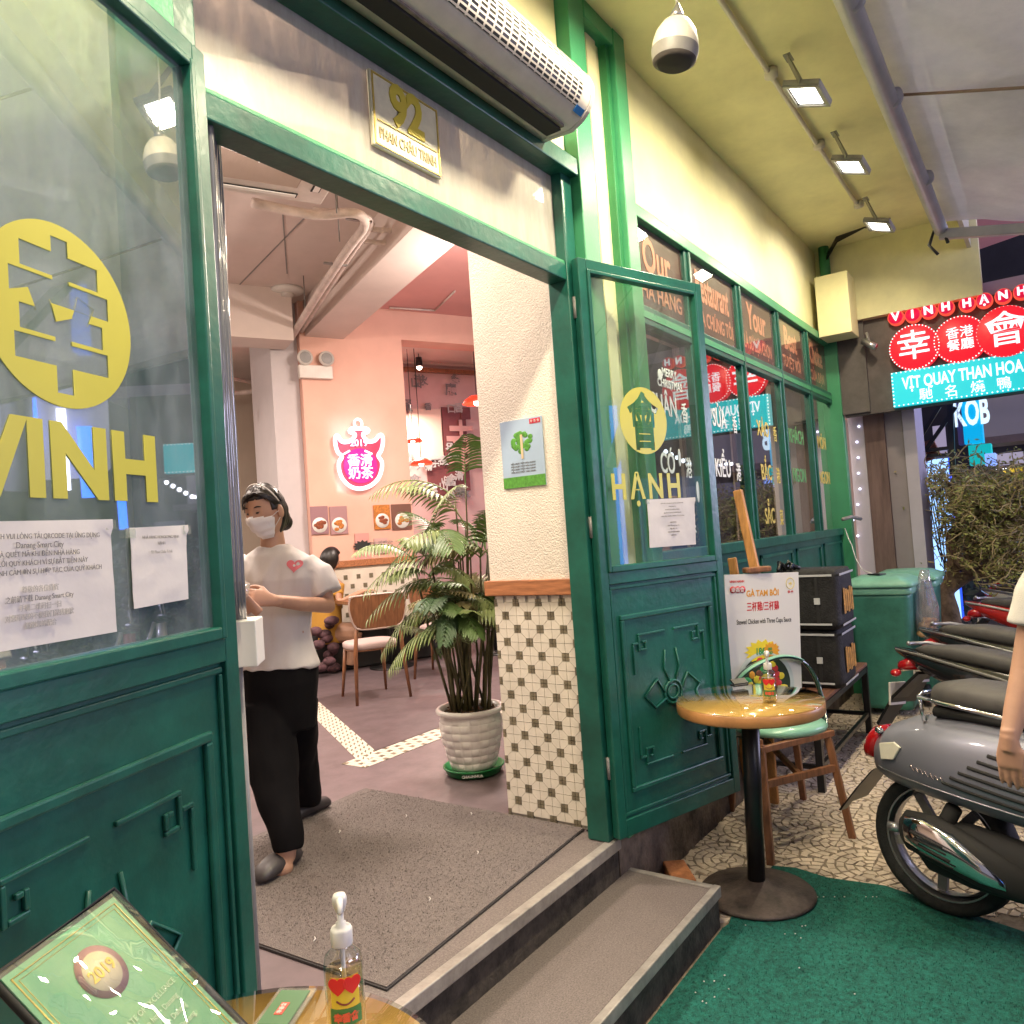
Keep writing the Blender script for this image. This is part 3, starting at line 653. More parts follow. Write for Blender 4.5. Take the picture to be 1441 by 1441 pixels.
# door leaves -------------------------------------------------------
def leaf(hinge, ang, sgn, label, words_, ch, group):
    """local x runs from the hinge to the free edge; the face toward the camera is local -y*sgn"""
    d = V((cos(ang), sin(ang), 0)); n = V((d.y, -d.x, 0))
    if n.dot(CAM-V((*hinge, 0))) < 0: n = -n
    t = thing('door_leaf', (hinge[0], hinge[1], .33), label, 'door', group)
    Wd, z0, z1 = .80, .335, 2.755; h = V((hinge[0], hinge[1], 0))
    def bx(a, b, c, e, f0=-.02, f1=.02):
        return (h+d*((a+b)/2)+n*((f0+f1)/2)+V((0, 0, (c+e)/2)), d*(abs(b-a)/2), n*(abs(f1-f0)/2), V((0, 0, (e-c)/2)))
    def P(nm, m, *bs, bev=.003, par=None):
        q = B(); [q.obox(*bx(*k)) for k in bs]; return q.build(nm, m, par or t, bev=bev)
    P('hinge_stile', m_green, (0, .045, z0, z1)); P('free_stile', m_green, (Wd-.045, Wd, z0, z1))
    P('top_rail', m_green, (.045, Wd-.045, z1-.045, z1)); P('middle_rail', m_green, (.045, Wd-.045, 1.375, 1.425)); P('bottom_rail', m_green, (.045, Wd-.045, z0, z0+.07))
    gs = [(.045, .062, 1.425, z1-.045, -.012, .028), (Wd-.062, Wd-.045, 1.425, z1-.045, -.012, .028), (.0622, Wd-.0622, z1-.062, z1-.045, -.012, .028), (.0622, Wd-.0622, 1.425, 1.452, -.012, .028)]
    P('glazing_bead', m_green, *gs, bev=.004)
    P('window_pane', m_glassL if sgn < 0 else m_glassR, (.062, Wd-.062, 1.452, z1-.062, -.003, .003), bev=0)
    lp = P('lower_panel', m_green, (.045, Wd-.045, z0+.07, 1.375, -.012, .004), bev=0)
    fr = []; 
    for (a, b, c, e) in ((.10, Wd-.10, .50, 1.24),):
        w_ = .022
        fr += [(a, b, e-w_, e), (a, b, c, c+w_), (a, a+w_, c+w_+.0002, e-w_-.0002), (b-w_, b, c+w_+.0002, e-w_-.0002)]
    P('panel_moulding', m_green, *[(a, b, c, e, .0042, .018) for a, b, c, e in fr], bev=.005, par=lp)
    P('panel_lining', m_green, (.052, Wd-.052, 1.352, 1.366, .0042, .014), (.052, Wd-.052, z0+.08, z0+.094, .0042, .014), (.052, .064, z0+.1, 1.35, .0042, .014), (Wd-.064, Wd-.052, z0+.1, 1.35, .0042, .014), bev=.003)
    for sx in (0, 1):
        for sz in (0, 1):
            key = []
            def K(a, b, c, e):
                if sx: a, b = Wd-b, Wd-a
                if sz: c, e = 1.74-e, 1.74-c
                key.append((a, b, c, e, .0042, .013))
            K(.20, .37, 1.140, 1.150); K(.20, .21, 1.075, 1.139); K(.165, .199, 1.105, 1.115); K(.165, .175, .98, 1.104); K(.211, .25, 1.075, 1.085); K(.24, .25, 1.086, 1.118); K(.225, .2399, 1.108, 1.118)
            P('key_fret', m_green, *key, bev=.0025, par=lp)
    cc = h+d*.40+V((0, 0, .87))+n*.0045; q = B()
    q.tube([cc+d*(cos(a)*.055)+Z_*(sin(a)*.05)+n*.004 for a in [2*pi*i/20 for i in range(20)]], .006, 6, closed=True)
    q.tube([cc+d*(cos(a)*.035)+Z_*(sin(a)*.03)+n*.004 for a in [2*pi*i/16 for i in range(16)]], .005, 6, closed=True)
    for s_ in (-1, 1):
        q.tube([cc+d*(s_*.05)+n*.004, cc+d*(s_*.10)+Z_*.07+n*.006, cc+d*(s_*.18)+Z_*.01+n*.005, cc+d*(s_*.12)-Z_*.05+n*.005, cc+d*(s_*.05)-Z_*.02+n*.004], .0055, 6)
        q.tube([cc+d*(s_*.02)+Z_*.05+n*.004, cc+d*(s_*.05)+Z_*.11+n*.005, cc+d*(s_*.035)+Z_*.19+n*.004], .0045, 6)
    q.build('flower_relief', m_green, lp)
    rd = d if d.dot(HR) > 0 else -d         # reading direction as seen from the street
    def G(s, z): return h+d*s+n*.0045+V((0, 0, z))
    for wd, sz, (px, py), bo, sx, spc in words_: text(wd, sz, onv(px, py, h+n*.0045, n), rd, Z_, m_vinyl, t, 'vinyl_lettering', .0004, bo, sx=sx, space=spc)
    text(ch[0], ch[1], onv(*ch[2], h+n*.0045, n), rd, Z_, m_vinyl, t, 'vinyl_disc', .0004, ch[4], sx=ch[5], cut=(ch[3],))
    return t, h, d, n, rd, G
angL, angR = R(180+20.8), R(-17.5)
LF = leaf((1.035, 1.53), angL, -1, 'open left green door leaf with a yellow VINH disc and two papers', [('VINH', .172, (106, 655), .007, 1.0, 1.03)], ('幸', .27, (88, 445), .160, .012, .78), 'open door leaves of the entrance')
RF = leaf((2.805, 1.575), angR, 1, 'open right green door leaf with a yellow HẠNH disc and one paper', [('HẠNH', .155, (911, 686), .004, .86, 1.30)], ('會', .27, (906, 592), .150, .007, .72), 'open door leaves of the entrance')
def leafpt(L, px, py, off=.006): return onv(px, py, L[1]+L[3]*off, L[3])
# papers taped on the leaves
m_tape = glass_mat('tape', dirt_haze=.3)
def notice(L, corners, label, lines, name='paper_notice'):
    c = [leafpt(L, *q) for q in corners]; rd, n = L[4], L[3]
    t = thing(name, c[3], label, 'notice')
    NX, NZ_ = 12, 14; vs = []
    for j in range(NZ_+1):
        for i in range(NX+1):
            u, v = i/NX, j/NZ_; p = (c[0]*(1-u)+c[1]*u)*(1-v)+(c[3]*(1-u)+c[2]*u)*v
            vs.append(p+n*(.0015+.0022*(NZ.noise(V((u*3, v*4, c[0].x*7)))+.5)+(.006 if (u > .93 and v < .08) else 0)))
    b = B(); b.add(vs, [[j*(NX+1)+i, j*(NX+1)+i+1, (j+1)*(NX+1)+i+1, (j+1)*(NX+1)+i] for j in range(NZ_) for i in range(NX)], True)
    vs2 = [v-n*.0008 for v in vs]; b.add(vs2, [[j*(NX+1)+i, (j+1)*(NX+1)+i, (j+1)*(NX+1)+i+1, j*(NX+1)+i+1] for j in range(NZ_) for i in range(NX)], True)
    b.build('sheet', m_paper, t, fixn=False)
    Wp = (c[1]-c[0]).length; Hp = (c[3]-c[0]).length; up = ((c[0]-c[3]).normalized()); mid = (c[0]+c[1])/2
    for (s, u, v, sz, m) in lines: text(s, sz, mid+rd*(u*Wp)-up*(v*Hp)+n*.0062, rd, up, m, t, 'print', .0002, .0, sx=.85)
    for q in (c[0], c[1]): B().obox(q+n*.005-up*.01, rd*.012, up*.009, n*.0003).build('tape', m_tape, t)
    return t
Ls = ['QUÝ KHÁCH VUI LÒNG TẢI QRCODE TẠI ỨNG DỤNG', 'Danang Smart City', 'VÀ QUÉT MÃ KHI ĐẾN NHÀ HÀNG', 'XIN LỖI QUÝ KHÁCH VÌ SỰ BẤT TIỆN NÀY', 'CHÂN THÀNH CẢM ƠN SỰ HỢP TÁC CỦA QUÝ KHÁCH', '', '尊敬的各位貴賓', '之前请下载 Danang Smart City', '手機二维码扫一扫', '对您带来的不便我们深感抱歉', '谢谢您的配合']
notice(LF, ((-75, 735), (153, 731), (163, 889), (-75, 930)), 'large wrinkled white notice taped low on the left door glass', [(s, .0, .13+i*.072, .0118 if i != 1 else .014, m_ink if i in (0, 1, 2, 3, 4, 7) else m_inkl) for i, s in enumerate(Ls) if s])
notice(LF, ((181, 743), (260, 739), (263, 843), (187, 857)), 'small white notice taped beside the larger one on the left door glass', [('NHÀ HÀNG HONGKONG VINH', 0, .14, .0085, m_ink), ('HẠNH', 0, .22, .0085, m_ink), ('92 Phan Châu Trinh', 0, .33, .0088, m_inkl)])
notice(RF, ((910, 703), (976, 700), (979, 766), (914, 771)), 'white printed notice taped under HẠNH on the right door glass', [(s, 0, .1+i*.068, .0072, m_ink) for i, s in enumerate(Ls) if s])

# end of the soffit: yellow box, small camera, corner pipe
tag(B().box((6.98, 1.30, 3.14), (7.28, 1.565, 3.665)).build('cable_box', m_yellow, bev=.004), 'pale yellow cable box hanging at the corner above the last window', 'box')
tag(B().tube([(7.22, 1.52, 3.66), (7.22, 1.52, 3.985)], .045, 12).build('corner_pipe', m_green2), 'short green pipe rising from the yellow cable box to the soffit', 'pipe')
cb = B()
for k in range(6):
    pts = [(7.20, 1.50-k*.004, 3.86+.012*k), (7.0, 1.36, 3.93+.008*k), (6.9, 1.12, 3.955), (6.88-.01*k, .92+.03*k, 3.965-.01*k)]
    cb.tube(pts, .007, 6)
tag(cb.build('cable_bundle', m_black), 'black bundle of cables sagging under the soffit corner', 'cables')
sc_ = thing('security_camera', (7.25, 1.28, 3.12), 'tiny grey security camera under the yellow cable box', 'camera')
B().tube([(7.28, 1.24, 3.17), (7.28, 1.22, 3.07)], .012, 8).build('bracket', m_grey, sc_)
B().tube([(7.28, 1.27, 3.10), (7.23, 1.17, 3.02)], .03, 12).build('body', m_alu, sc_)
# conduit + floodlights
cdz = 3.962
cd_ = thing('conduit', (3, 1.06, cdz), 'white conduit pipe along the soffit feeding the floodlights', 'pipe')
B().tube([(-1.5, 1.06, cdz), (6.35, 1.07, cdz)], .014, 8).build('pipe', m_offw, cd_)
for x, y in FLOODS: B().tube([(x+.10, 1.06, cdz-.022), (x+.10, 1.06, cdz+.02)], .035, 12).build('junction_box', m_offw, cd_)
def flood(x, y, label):
    t = thing('floodlight', (x, y, 3.9), label, 'floodlight', 'floodlights along the soffit')
    c = V((x, y-.13, 3.72)); n = V((0, .33, -.94)).normalized(); ax = V((1, 0, 0)); ax = (ax-n*ax.dot(n)).normalized(); ay = n.cross(ax)
    B().obox(c-n*.014, ax*.125, ay*.092, n*.014).build('housing', m_grey, t, bev=.006)
    q = B()
    for s_ in (-1, 1): q.obox(c+ax*(s_*.113)+n*.004, ax*.010, ay*.09, n*.0035)
    for s_ in (-1, 1): q.obox(c+ay*(s_*.082)+n*.004, ax*.1025, ay*.010, n*.0035)
    q.build('bezel', m_grey, t)
    B().obox(c+n*.0015, ax*.086, ay*.06, n*.001).build('lit_panel', mat('flood_glow', (1, 1, 1), .4, emit=(1, .97, .86), es=11), t)
    q = B()
    for s_ in (-1, 1): q.bar(c+ax*s_*.135-n*.01, c+ax*s_*.03+V((0, .07, .215)), .006, .024)
    q.box((x-.04, y-.075, 3.945), (x+.04, y-.04, 3.951)); q.build('bracket', m_grey, t)
for i, (x, y) in enumerate(FLOODS):
    flood(x, y, ['lit floodlight out beyond the left end of the conduit', 'lit floodlight above the left door leaf', 'lit floodlight above the doorway', 'lit floodlight above the hanging speaker', 'nearest visible lit floodlight on the yellow soffit', 'middle lit floodlight turned aside on the yellow soffit', 'farthest lit floodlight near the cable bundle'][i])
# hanging ball speaker
sp = thing('pendant_speaker', (2.66, 1.01, 3.2), 'cream ball shaped pendant speaker hanging from the soffit', 'speaker')
c = W(950, 66, 2.72); ax_ = V((.05, -.12, 1)).normalized(); s_ = .082
B().lathe([(.0, s_*1.25), (s_*.25, s_*1.22), (s_*.6, s_*1.0), (s_*.85, s_*.62), (s_*.97, s_*.2), (s_, -.10*s_), (s_*1.0, -.16*s_)], c, 40, ax_).build('shell', mat('speaker_cream', (.55, .52, .44), .4), sp)
B().lathe([(s_*1.015, -.13*s_), (s_*1.0, -.30*s_), (s_*.93, -.62*s_)], c, 40, ax_, cap=False).build('rim', m_grey, sp)
B().lathe([(s_*.93, -.62*s_), (s_*.7, -.78*s_), (.002, -.84*s_)], c, 40, ax_).build('mesh_grille', mat('speaker_mesh', (.05, .04, .035), .8, bump=.6, bs=600), sp)
B().lathe([(.028, s_*1.2), (.022, s_*1.45), (.010, s_*1.75), (.006, s_*1.9)], c, 16, ax_).build('neck', m_alu, sp)
B().tube([c+ax_*s_*1.85, c+V((-.01, 0, .3)), (c.x-.01, c.y, 3.985)], .004, 6).build('cord', m_white, sp)
# ================================================================== OBJECTS OUTSIDE
# round table ------------------------------------------------------
def table(c, r, zt, base, label, tilt=0):
    t = thing('round_table', (base[0], base[1], 0), label, 'table')
    B().lathe([(r-.004, zt-.052), (r, zt-.046), (r, zt-.010), (r-.004, zt-.006)], (c[0], c[1], 0), 72).build('edge_band', m_tableedge, t)
    B().lathe([(.001, zt-.0062), (r-.003, zt-.0058), (r-.003, zt-.0045), (.001, zt-.0045)], (c[0], c[1], 0), 72).build('tabletop', m_tabletop, t)
    B().lathe([(.001, zt-.004), (r+.001, zt-.004), (r+.003, zt-.002), (r+.001, zt), (.001, zt)], (c[0], c[1], 0), 72).build('glass_top', glass_mat('table_glass', tint=(.96, .97, .94), boost=1.1, base=.03), t)
    B().tube([(base[0], base[1], .03), (c[0], c[1], zt-.053)], .037, 20).build('pole', m_iron, t)
    B().lathe([(.001, 0.01), (.235, .01), (.24, .018), (.232, .026), (.15, .045), (.06, .062), (.045, .075), (.001, .075)], (base[0], base[1], 0), 60).build('base', m_base, t)
    return t
T1c, T1b, ZT = (3.205, 1.118), (3.262, 1.168), .855
table(T1c, .300, ZT, T1b, 'round light wood table on a black pedestal near the right door leaf')
T2c = (.596, .960)
table(T2c, .308, ZT, (.60, .96), 'round orange wood table in the left foreground by the left door leaf')
# pump bottles ------------------------------------------------------
m_clear = glass_mat('clear_bottle', tint=(.93, .93, .90), boost=1.6, base=.05)
m_gel = glass_mat('gel', tint=(.90, .78, .50), boost=1.2, base=.03, dirt_haze=.10, dcol=(.7, .62, .4))
def bottle(p, k, label, face, det=True):
    t = thing('sanitizer_bottle', p, label, 'bottle'); p = V(p)
    sc = lambda pr: [(r*k, z*k) for r, z in pr]
    B().lathe(sc([(.001, 0), (.026, 0), (.030, .004), (.030, .108), (.027, .120), (.016, .130), (.013, .134), (.013, .140)]), p, 36).build('bottle_body', m_clear, t)
    B().lathe(sc([(.001, .002), (.0275, .002), (.0275, .098), (.001, .098)]), p, 32).build('gel', m_gel, t)
    B().lathe(sc([(.0165, .134), (.017, .136), (.017, .156), (.015, .160), (.008, .161), (.008, .167), (.005, .168), (.005, .184), (.001, .184)]), p, 32).build('pump_collar', m_white, t)
    d = (CAM-p); d.z = 0; d.normalize(); sd = V((-d.y, d.x, 0))
    hd = B(); q = p+V((0, 0, .184*k)); hd.lathe(sc([(.001, 0), (.007, 0), (.011, .012), (.0115, .020), (.009, .026), (.001, .028)]), q, 20); hd.tube([q+V((0, 0, .019*k)), q+V((0, 0, .020*k))+d*.02*k, q+V((0, 0, .010*k))+d*.032*k], [.006*k, .005*k, .004*k], 10)
    hd.build('pump_head', m_white, t)
    B().tube([p+V((0, 0, .01*k)), p+V((0, 0, .132*k))], .0035*k, 8).build('dip_tube', m_white, t)
    if det:
        f = p+V((0, 0, .062*k)); lb = B(); R_ = .0305*k
        def cyl(a0, a1, z0, z1, off=0): return [[p+(d*cos(a)+sd*sin(a))*(R_+off)+V((0, 0, z*k)) for a in [a0+(a1-a0)*i/12 for i in range(13)]] for z in (z0, z1)]
        lb = B().loft(cyl(-.75, .75, .052, .098), cap=False, closed=False); lb.build('label', mat('label_yellow', (.78, .58, .04), .4), t, fixn=False)
        lb = B().loft(cyl(-.85, .85, .026, .0515), cap=False, closed=False); lb.build('label', mat('label_green', (.06, .22, .05), .4), t, fixn=False)
        for u in (-.35, .35):
            for s_ in (-1, 1): pass
            text('♥', .024*k, p+(d*cos(u)+sd*sin(u))*(R_+.0012)+V((0, 0, .084*k)), sd*cos(u)-d*sin(u), Z_, mat('heart_red', (.7, .02, .02), .4), t, 'heart_eye', .0003, .0008)
        sm = B().tube([p+(d*cos(a)+sd*sin(a))*(R_+.0008)+V((0, 0, k*(.066-.008*cos(a*3)))) for a in [-.45+.09*i for i in range(11)]], .0013*k, 6); sm.build('smile', mat('smile_brown', (.2, .03, .02), .4), t)
        for u, ch in ((-.4, '幸'), (0, '香'), (.4, '會')): text(ch, .014*k, p+(d*cos(u)+sd*sin(u))*(R_+.0012)+V((0, 0, .038*k)), sd*cos(u)-d*sin(u), Z_, mat('label_red', (.8, .12, .05), .4), t, 'lettering', .0003, .0006)
    return t
bp1 = onz(1084, 987, ZT); bottle((bp1.x, bp1.y, ZT+.0005), .98, 'clear sanitizer pump bottle standing on the table by the right door leaf', 0)
bp2 = onz(489, 1452, ZT); bottle((bp2.x, bp2.y, ZT+.0005), 1.0, 'clear sanitizer pump bottle with a yellow smiling label on the foreground table', 0)
# black folded wallet/card holder on the far table
wc = onz(1040, 962, ZT+.01); q = B()
wd, wu = V((.75, -.66, 0)), V((.66, .75, 0))
q.obox(wc+V((0, 0, -.005)), wd*.036, wu*.022, (0, 0, .004)); q.obox(wc+wd*.006+wu*.009+V((0, 0, .008)), wd*.038, wu*.020+V((0, 0, .009)), V((0, -.001, .003)))
tag(q.build('card_wallet', m_black, bev=.003), 'folded shiny black wallet lying on the far round table', 'wallet')
# menu holder on the foreground table
mn = thing('menu_holder', (T2c[0]-.1, T2c[1], ZT), 'tilted green certificate in a black framed clear stand on the foreground table', 'menu holder')
T0 = V((.537, 1.097, 1.154)); nn = V((sin(R(45))*cos(R(300)), sin(R(45))*sin(R(300)), cos(R(45)))).normalized()
le = (V((.363, 1.0, 1.157))-T0); le = (le-nn*le.dot(nn)).normalized(); dn = nn.cross(le); dn = dn if dn.z < 0 else -dn
Wm, Hm = .215, .305
cM = T0+le*Wm/2+dn*Hm/2
B().obox(cM-nn*.004, le*Wm/2, dn*Hm/2, nn*.003).build('backing', m_black, mn, bev=.002)
q = B(); q.tube([T0+nn*.001, T0+le*Wm+nn*.001, T0+le*Wm+dn*Hm+nn*.001, T0+dn*Hm+nn*.001], .0045, 8, closed=True); q.build('frame', m_blackm, mn)
B().obox(cM+nn*.0005, le*(Wm/2-.008), dn*(Hm/2-.008), nn*.001).build('certificate', mat('certificate_green', (.20, .42, .22), .5, var=.5, vs=7, col2=(.07, .29, .15)), mn)
q = B()
for k, th in ((.016, .0012), (.022, .0006)):
    a, b = Wm/2-k, Hm/2-k
    q.tube([cM+le*a+dn*b+nn*.0018, cM-le*a+dn*b+nn*.0018, cM-le*a-dn*b+nn*.0018, cM+le*a-dn*b+nn*.0018], th, 4, closed=True)
q.build('gold_border', m_gold, mn)
sc0 = T0+le*.105+dn*.075; rightd = -le
B().lathe([(.001, .0015), (.034, .0015), (.036, .0022), (.001, .0024)], sc0, 32, nn).build('seal', mat('seal_pink', (.50, .26, .28), .5), mn)
B().lathe([(.001, .0026), (.027, .0026), (.027, .0030), (.001, .0031)], sc0, 32, nn).build('seal', mat('seal_cream', (.66, .58, .38), .5), mn)
text('2019', .022, sc0+nn*.0036, rightd, -dn, m_gold, mn, 'lettering', .0002, .0006)
for k in range(4): text('CERTIFICATE OF EXCELLENCE' if k == 0 else 'Vịt quay than hoa • Danang', .0105, sc0+dn*(.07+k*.016)+nn*.0026, rightd, -dn, mat('cert_white', (.5, .66, .44), .5), mn, 'lettering', .0002, .0001)
NX = 14; b = B(); vs = []
for j in range(NX+1):
    for i in range(NX+1):
        u, v = i/NX-.5, j/NX-.5; vs.append(cM+le*u*(Wm-.006)+dn*v*(Hm-.006)+nn*(.006+.0035*NZ.noise(V((u*5, v*7, .3)))))
b.add(vs, [[j*(NX+1)+i, j*(NX+1)+i+1, (j+1)*(NX+1)+i+1, (j+1)*(NX+1)+i] for j in range(NX) for i in range(NX)], True)
b.build('clear_sleeve', glass_mat('sleeve', tint=(.95, .95, .93), boost=2.2, base=.06, dirt_haze=.10, dcol=(.7, .7, .62), ds=(6, 6, 6)), mn, fixn=False)
q = B(); q.bar(cM-nn*.01+dn*.05, V((cM.x-.03, cM.y+.05, ZT+.01)), .02, .006); q.obox((cM.x-.02, cM.y+.02, ZT+.005), (.08, 0, 0), (0, .08, 0), (0, 0, .004)); q.build('stand', m_blackm, mn)
# business card box
bc = onz(400, 1418, ZT+.004); ca = V((.86, .45, 0)).normalized(); cb_ = V((-ca.y, ca.x, 0))
ct = thing('card_stack', (bc.x, bc.y, ZT), 'green name card with a red mark in a clear tray on the foreground table', 'name card')
B().obox((bc.x, bc.y, ZT+.002), ca*.055, cb_*.033, (0, 0, .0018)).build('clear_tray', glass_mat('tray', dirt_haze=.3, base=.05), ct)
B().obox((bc.x, bc.y, ZT+.005), ca*.045, cb_*.0255, (0, 0, .001)).build('card', mat('card_green', (.09, .19, .09), .5), ct)
B().obox((bc.x-.006, bc.y-.002, ZT+.0066), ca*.016, cb_*.007, (0, 0, .0004)).build('red_mark', mat('card_red', (.6, .10, .07), .5), ct)
text('幸香會', .009, (bc.x-.006, bc.y-.002, ZT+.0075), ca, cb_, m_white, ct, 'lettering', .0001, .0002)
# chair beside the far table ---------------------------------------
ch = thing('cafe_chair', (3.95, 1.25, 0), 'wooden legged chair with a mint seat and dark curved back beside the far table', 'chair')
Lg = [onz(1085, 1218, 0), onz(1200, 1180, 0), V((4.165, 1.60, 0)), V((4.50, 1.30, 0))]
Tp = [W(1071, 1048, 3.72), W(1163, 1030, 3.90), V((4.10, 1.52, .47)), V((4.36, 1.28, .47))]
for a, b in zip(Lg, Tp): B().bar(a, b, .034, .030, up=(1, 0, 0)).build('leg', m_walnut, ch, bev=.004)
B().bar(W(1069, 1056, 3.70), W(1172, 1031, 3.90), .026, .03).build('seat_rail', m_walnut, ch, bev=.003)
B().bar(Tp[2], Tp[3], .026, .05).build('seat_rail', m_walnut, ch, bev=.003); B().bar(Tp[0], Tp[2], .024, .045).build('seat_rail', m_walnut, ch, bev=.003); B().bar(Tp[1], Tp[3], .024, .045).build('seat_rail', m_walnut, ch, bev=.003)
B().bar(Lg[0].lerp(Tp[0], .66), Lg[1].lerp(Tp[1], .66), .022, .036).build('stretcher', m_walnut, ch, bev=.003)
B().bar(Lg[0].lerp(Tp[0], .66).lerp(Lg[1].lerp(Tp[1], .66), .5), (Tp[2]+Tp[3])/2-V((0, 0, .08)), .022, .03).build('stretcher', m_walnut, ch, bev=.003)
sc1 = (Tp[0]+Tp[1]+Tp[2]+Tp[3])/4; u1 = (Tp[1]-Tp[0]).normalized(); v1 = V((-u1.y, u1.x, 0)); v1 = v1 if v1.x > 0 else -v1
mint = mat('mint_vinyl', (.22, .46, .33), .3, coat=.3); dgreen = mat('dark_green_shell', (.012, .045, .03), .12, coat=1)
rg = []
for z, k in ((.0, .93), (.004, 1.0), (.024, 1.02), (.040, .97), (.048, .75), (.050, .2)):
    rg.append([sc1+V((0, 0, .02+z))+u1*(.235*k*cos(a))*(abs(cos(a))**-.25 if abs(cos(a)) > .3 else 1)+v1*(.22*k*sin(a)) for a in [2*pi*i/36 for i in range(36)]])
B().loft(rg).build('seat', mint, ch)
# curved back band
arc = [W(x, y, d) for x, y, d in ((1036, 1000, 4.02), (1034, 966, 4.0), (1048, 946, 3.98), (1072, 932, 4.0), (1100, 924, 4.06), (1128, 930, 4.12), (1146, 952, 4.14), (1157, 985, 4.10), (1163, 1025, 4.0))]
def smoothp(p, n=5):
    o = []
    for i in range(len(p)-1):
        a, b, c, d = p[max(i-1, 0)], p[i], p[i+1], p[min(i+2, len(p)-1)]
        for k in range(n):
            t_ = k/n; o.append(.5*((2*b)+(c-a)*t_+(2*a-5*b+4*c-d)*t_*t_+(3*b-a-3*c+d)*t_**3))
    return o+[p[-1]]
B().tube(smoothp(arc), [(.022, .009)]*41, 10).build('back_band', dgreen, ch)
B().tube([a+V((-.012, -.012, .008)) for a in smoothp(arc)[6:26]], [(.012, .004)]*20, 8).build('mint_glare_strip', mint, ch)  # pale strip painting the glare along the top of the back band
# easel with menu board ---------------------------------------------
es = thing('easel', (4.2, 1.4, 0), 'orange wood easel standing behind the chair and holding the menu board', 'easel')
B().bar(W(1038, 690, 4.22), W(1062, 800, 4.12), .05, .03, up=(1, 0, 0)).build('mast', m_woodx, es, bev=.006)
B().bar(W(1062, 801, 4.13), W(1090, 1130, 4.30), .05, .03, up=(1, 0, 0)).build('mast', m_woodx, es, bev=.006)
B().bar(W(1030, 785, 4.17), W(1037, 830, 4.15), .045, .03, up=(1, 0, 0)).build('side_rail', m_woodx, es, bev=.005)
B().bar(W(1037, 830, 4.16), W(1050, 1120, 4.5), .045, .03, up=(1, 0, 0)).build('side_rail', m_woodx, es, bev=.005)
B().bar(W(1047, 803, 4.07), W(1083, 800, 4.10), .05, .03).build('clamp', m_walnut, es, bev=.008)
bd = thing('menu_board', (4.0, 1.3, .5), 'white stewed chicken menu board with a price burst leaning on the easel', 'menu board')
c0, c1, c3 = W(1019, 809, 4.02), W(1123, 805, 4.16), W(1038, 975, 4.02)
bu = (c1-c0); bw_ = bu.length; bu.normalize(); bvv = (c3-c0); bvv = (bvv-bu*bvv.dot(bu)).normalized(); bn = bu.cross(bvv)
if bn.dot(CAM-c0) < 0: bn = -bn
Hb = .84
def bp_(u, v, o=.004): return c0+bu*u*bw_+bvv*v*Hb+bn*o
B().obox(bp_(.5, .5, -.001), bu*bw_/2, bvv*Hb/2, bn*.004).build('board', mat('board_white', (.72, .69, .66), .35), bd)
m_red = mat('print_red', (.6, .03, .03), .5); m_or = mat('print_orange', (.75, .33, .02), .5); m_gr = mat('print_green', (.04, .30, .08), .5); m_ye = mat('print_yellow', (.80, .62, .03), .5)
text('GÀ TAM BÔI', .045, bp_(.50, .125), bu, -bvv, m_or, bd, 'lettering', .0003, .0012, sx=.8)
text('三杯雞/三杯鷄', .052, bp_(.50, .21), bu, -bvv, m_red, bd, 'lettering', .0003, .0008, sx=.62)
text('Stewed Chicken with Three Cups Sauce', .036, bp_(.51, .30), bu, -bvv, m_ink_d, bd, 'lettering', .0003, .0003, sx=.58)
for k in range(3):
    B().lathe([(.001, .001), (.018, .001), (.018, .002), (.001, .002)], bp_(.10+k*.065, .095), 20, bn).build('logo_disc', m_red, bd)
text('VINH HANH', .016, bp_(.16, .045), bu, -bvv, m_red, bd, 'lettering', .0003, .0006)
text('幸香會', .028, bp_(.165, .098, .0065), bu, -bvv, m_white, bd, 'lettering', .0003, .0004, sx=.95)
B().tube([bp_(.88+.055*cos(a), .07+.035*sin(a)) for a in [2*pi*i/24 for i in range(24)]], .0015, 4, closed=True).build('badge_ring', m_ye, bd)
text('vịt', .02, bp_(.88, .07), bu, -bvv, m_ye, bd, 'lettering', .0003, .0004); text('幸 會', .016, bp_(.88, .125), bu, -bvv, m_red, bd, 'lettering', .0003, .0005)
star = []
for i in range(28):
    a = 2*pi*i/28; r = .95 if i % 2 == 0 else .72; star.append((.105*r*cos(a)*1.1, .065*r*sin(a)*1.05))
o_ = bp_(.47, .49); q = B().prism(star, o_, bu, bvv, bn*.0015); q.build('price_burst', m_ye, bd)
B().prism([(x*.5+.055, y*.75) for x, y in star], o_+bn*.0016, bu, bvv, bn*.0006).build('price_burst', m_or, bd)
text('186', .05, bp_(.44, .49, .0075), bu, -bvv, m_gr, bd, 'lettering', .0003, .0016, sx=.8); text('.000\nVND', .02, bp_(.57, .49, .0075), bu, -bvv, m_gr, bd, 'lettering', .0003, .0008, sx=.8)
B().lathe([(.155, .001), (.165, .003), (.18, .001)], bp_(.5, .70), 48, bn, cap=False).build('plate_rim', mat('plate_grey', (.55, .60, .58), .3), bd)
B().lathe([(.001, .0012), (.16, .0012)], bp_(.5, .70), 48, bn, cap=False).build('plate', mat('plate_dark', (.03, .05, .03), .3), bd)
for i in range(46):
    a, r = rnd.uniform(0, 6.28), rnd.uniform(0, .13); p = bp_(.5, .70)+bu*r*cos(a)+bvv*r*sin(a)
    if (p-c0).dot(bu) < .02 or (p-c0).dot(bu) > bw_-.02: continue
    p += bn*.001
    B().ball(p, rnd.uniform(.018, .034), rnd.uniform(.014, .026), .003, 10, 6, axes=(bu, bvv, bn)).build('food_print', rnd.choice([m_red, m_or, m_gr, m_ye, mat('food_brown', (.22, .07, .03), .5)]), bd)
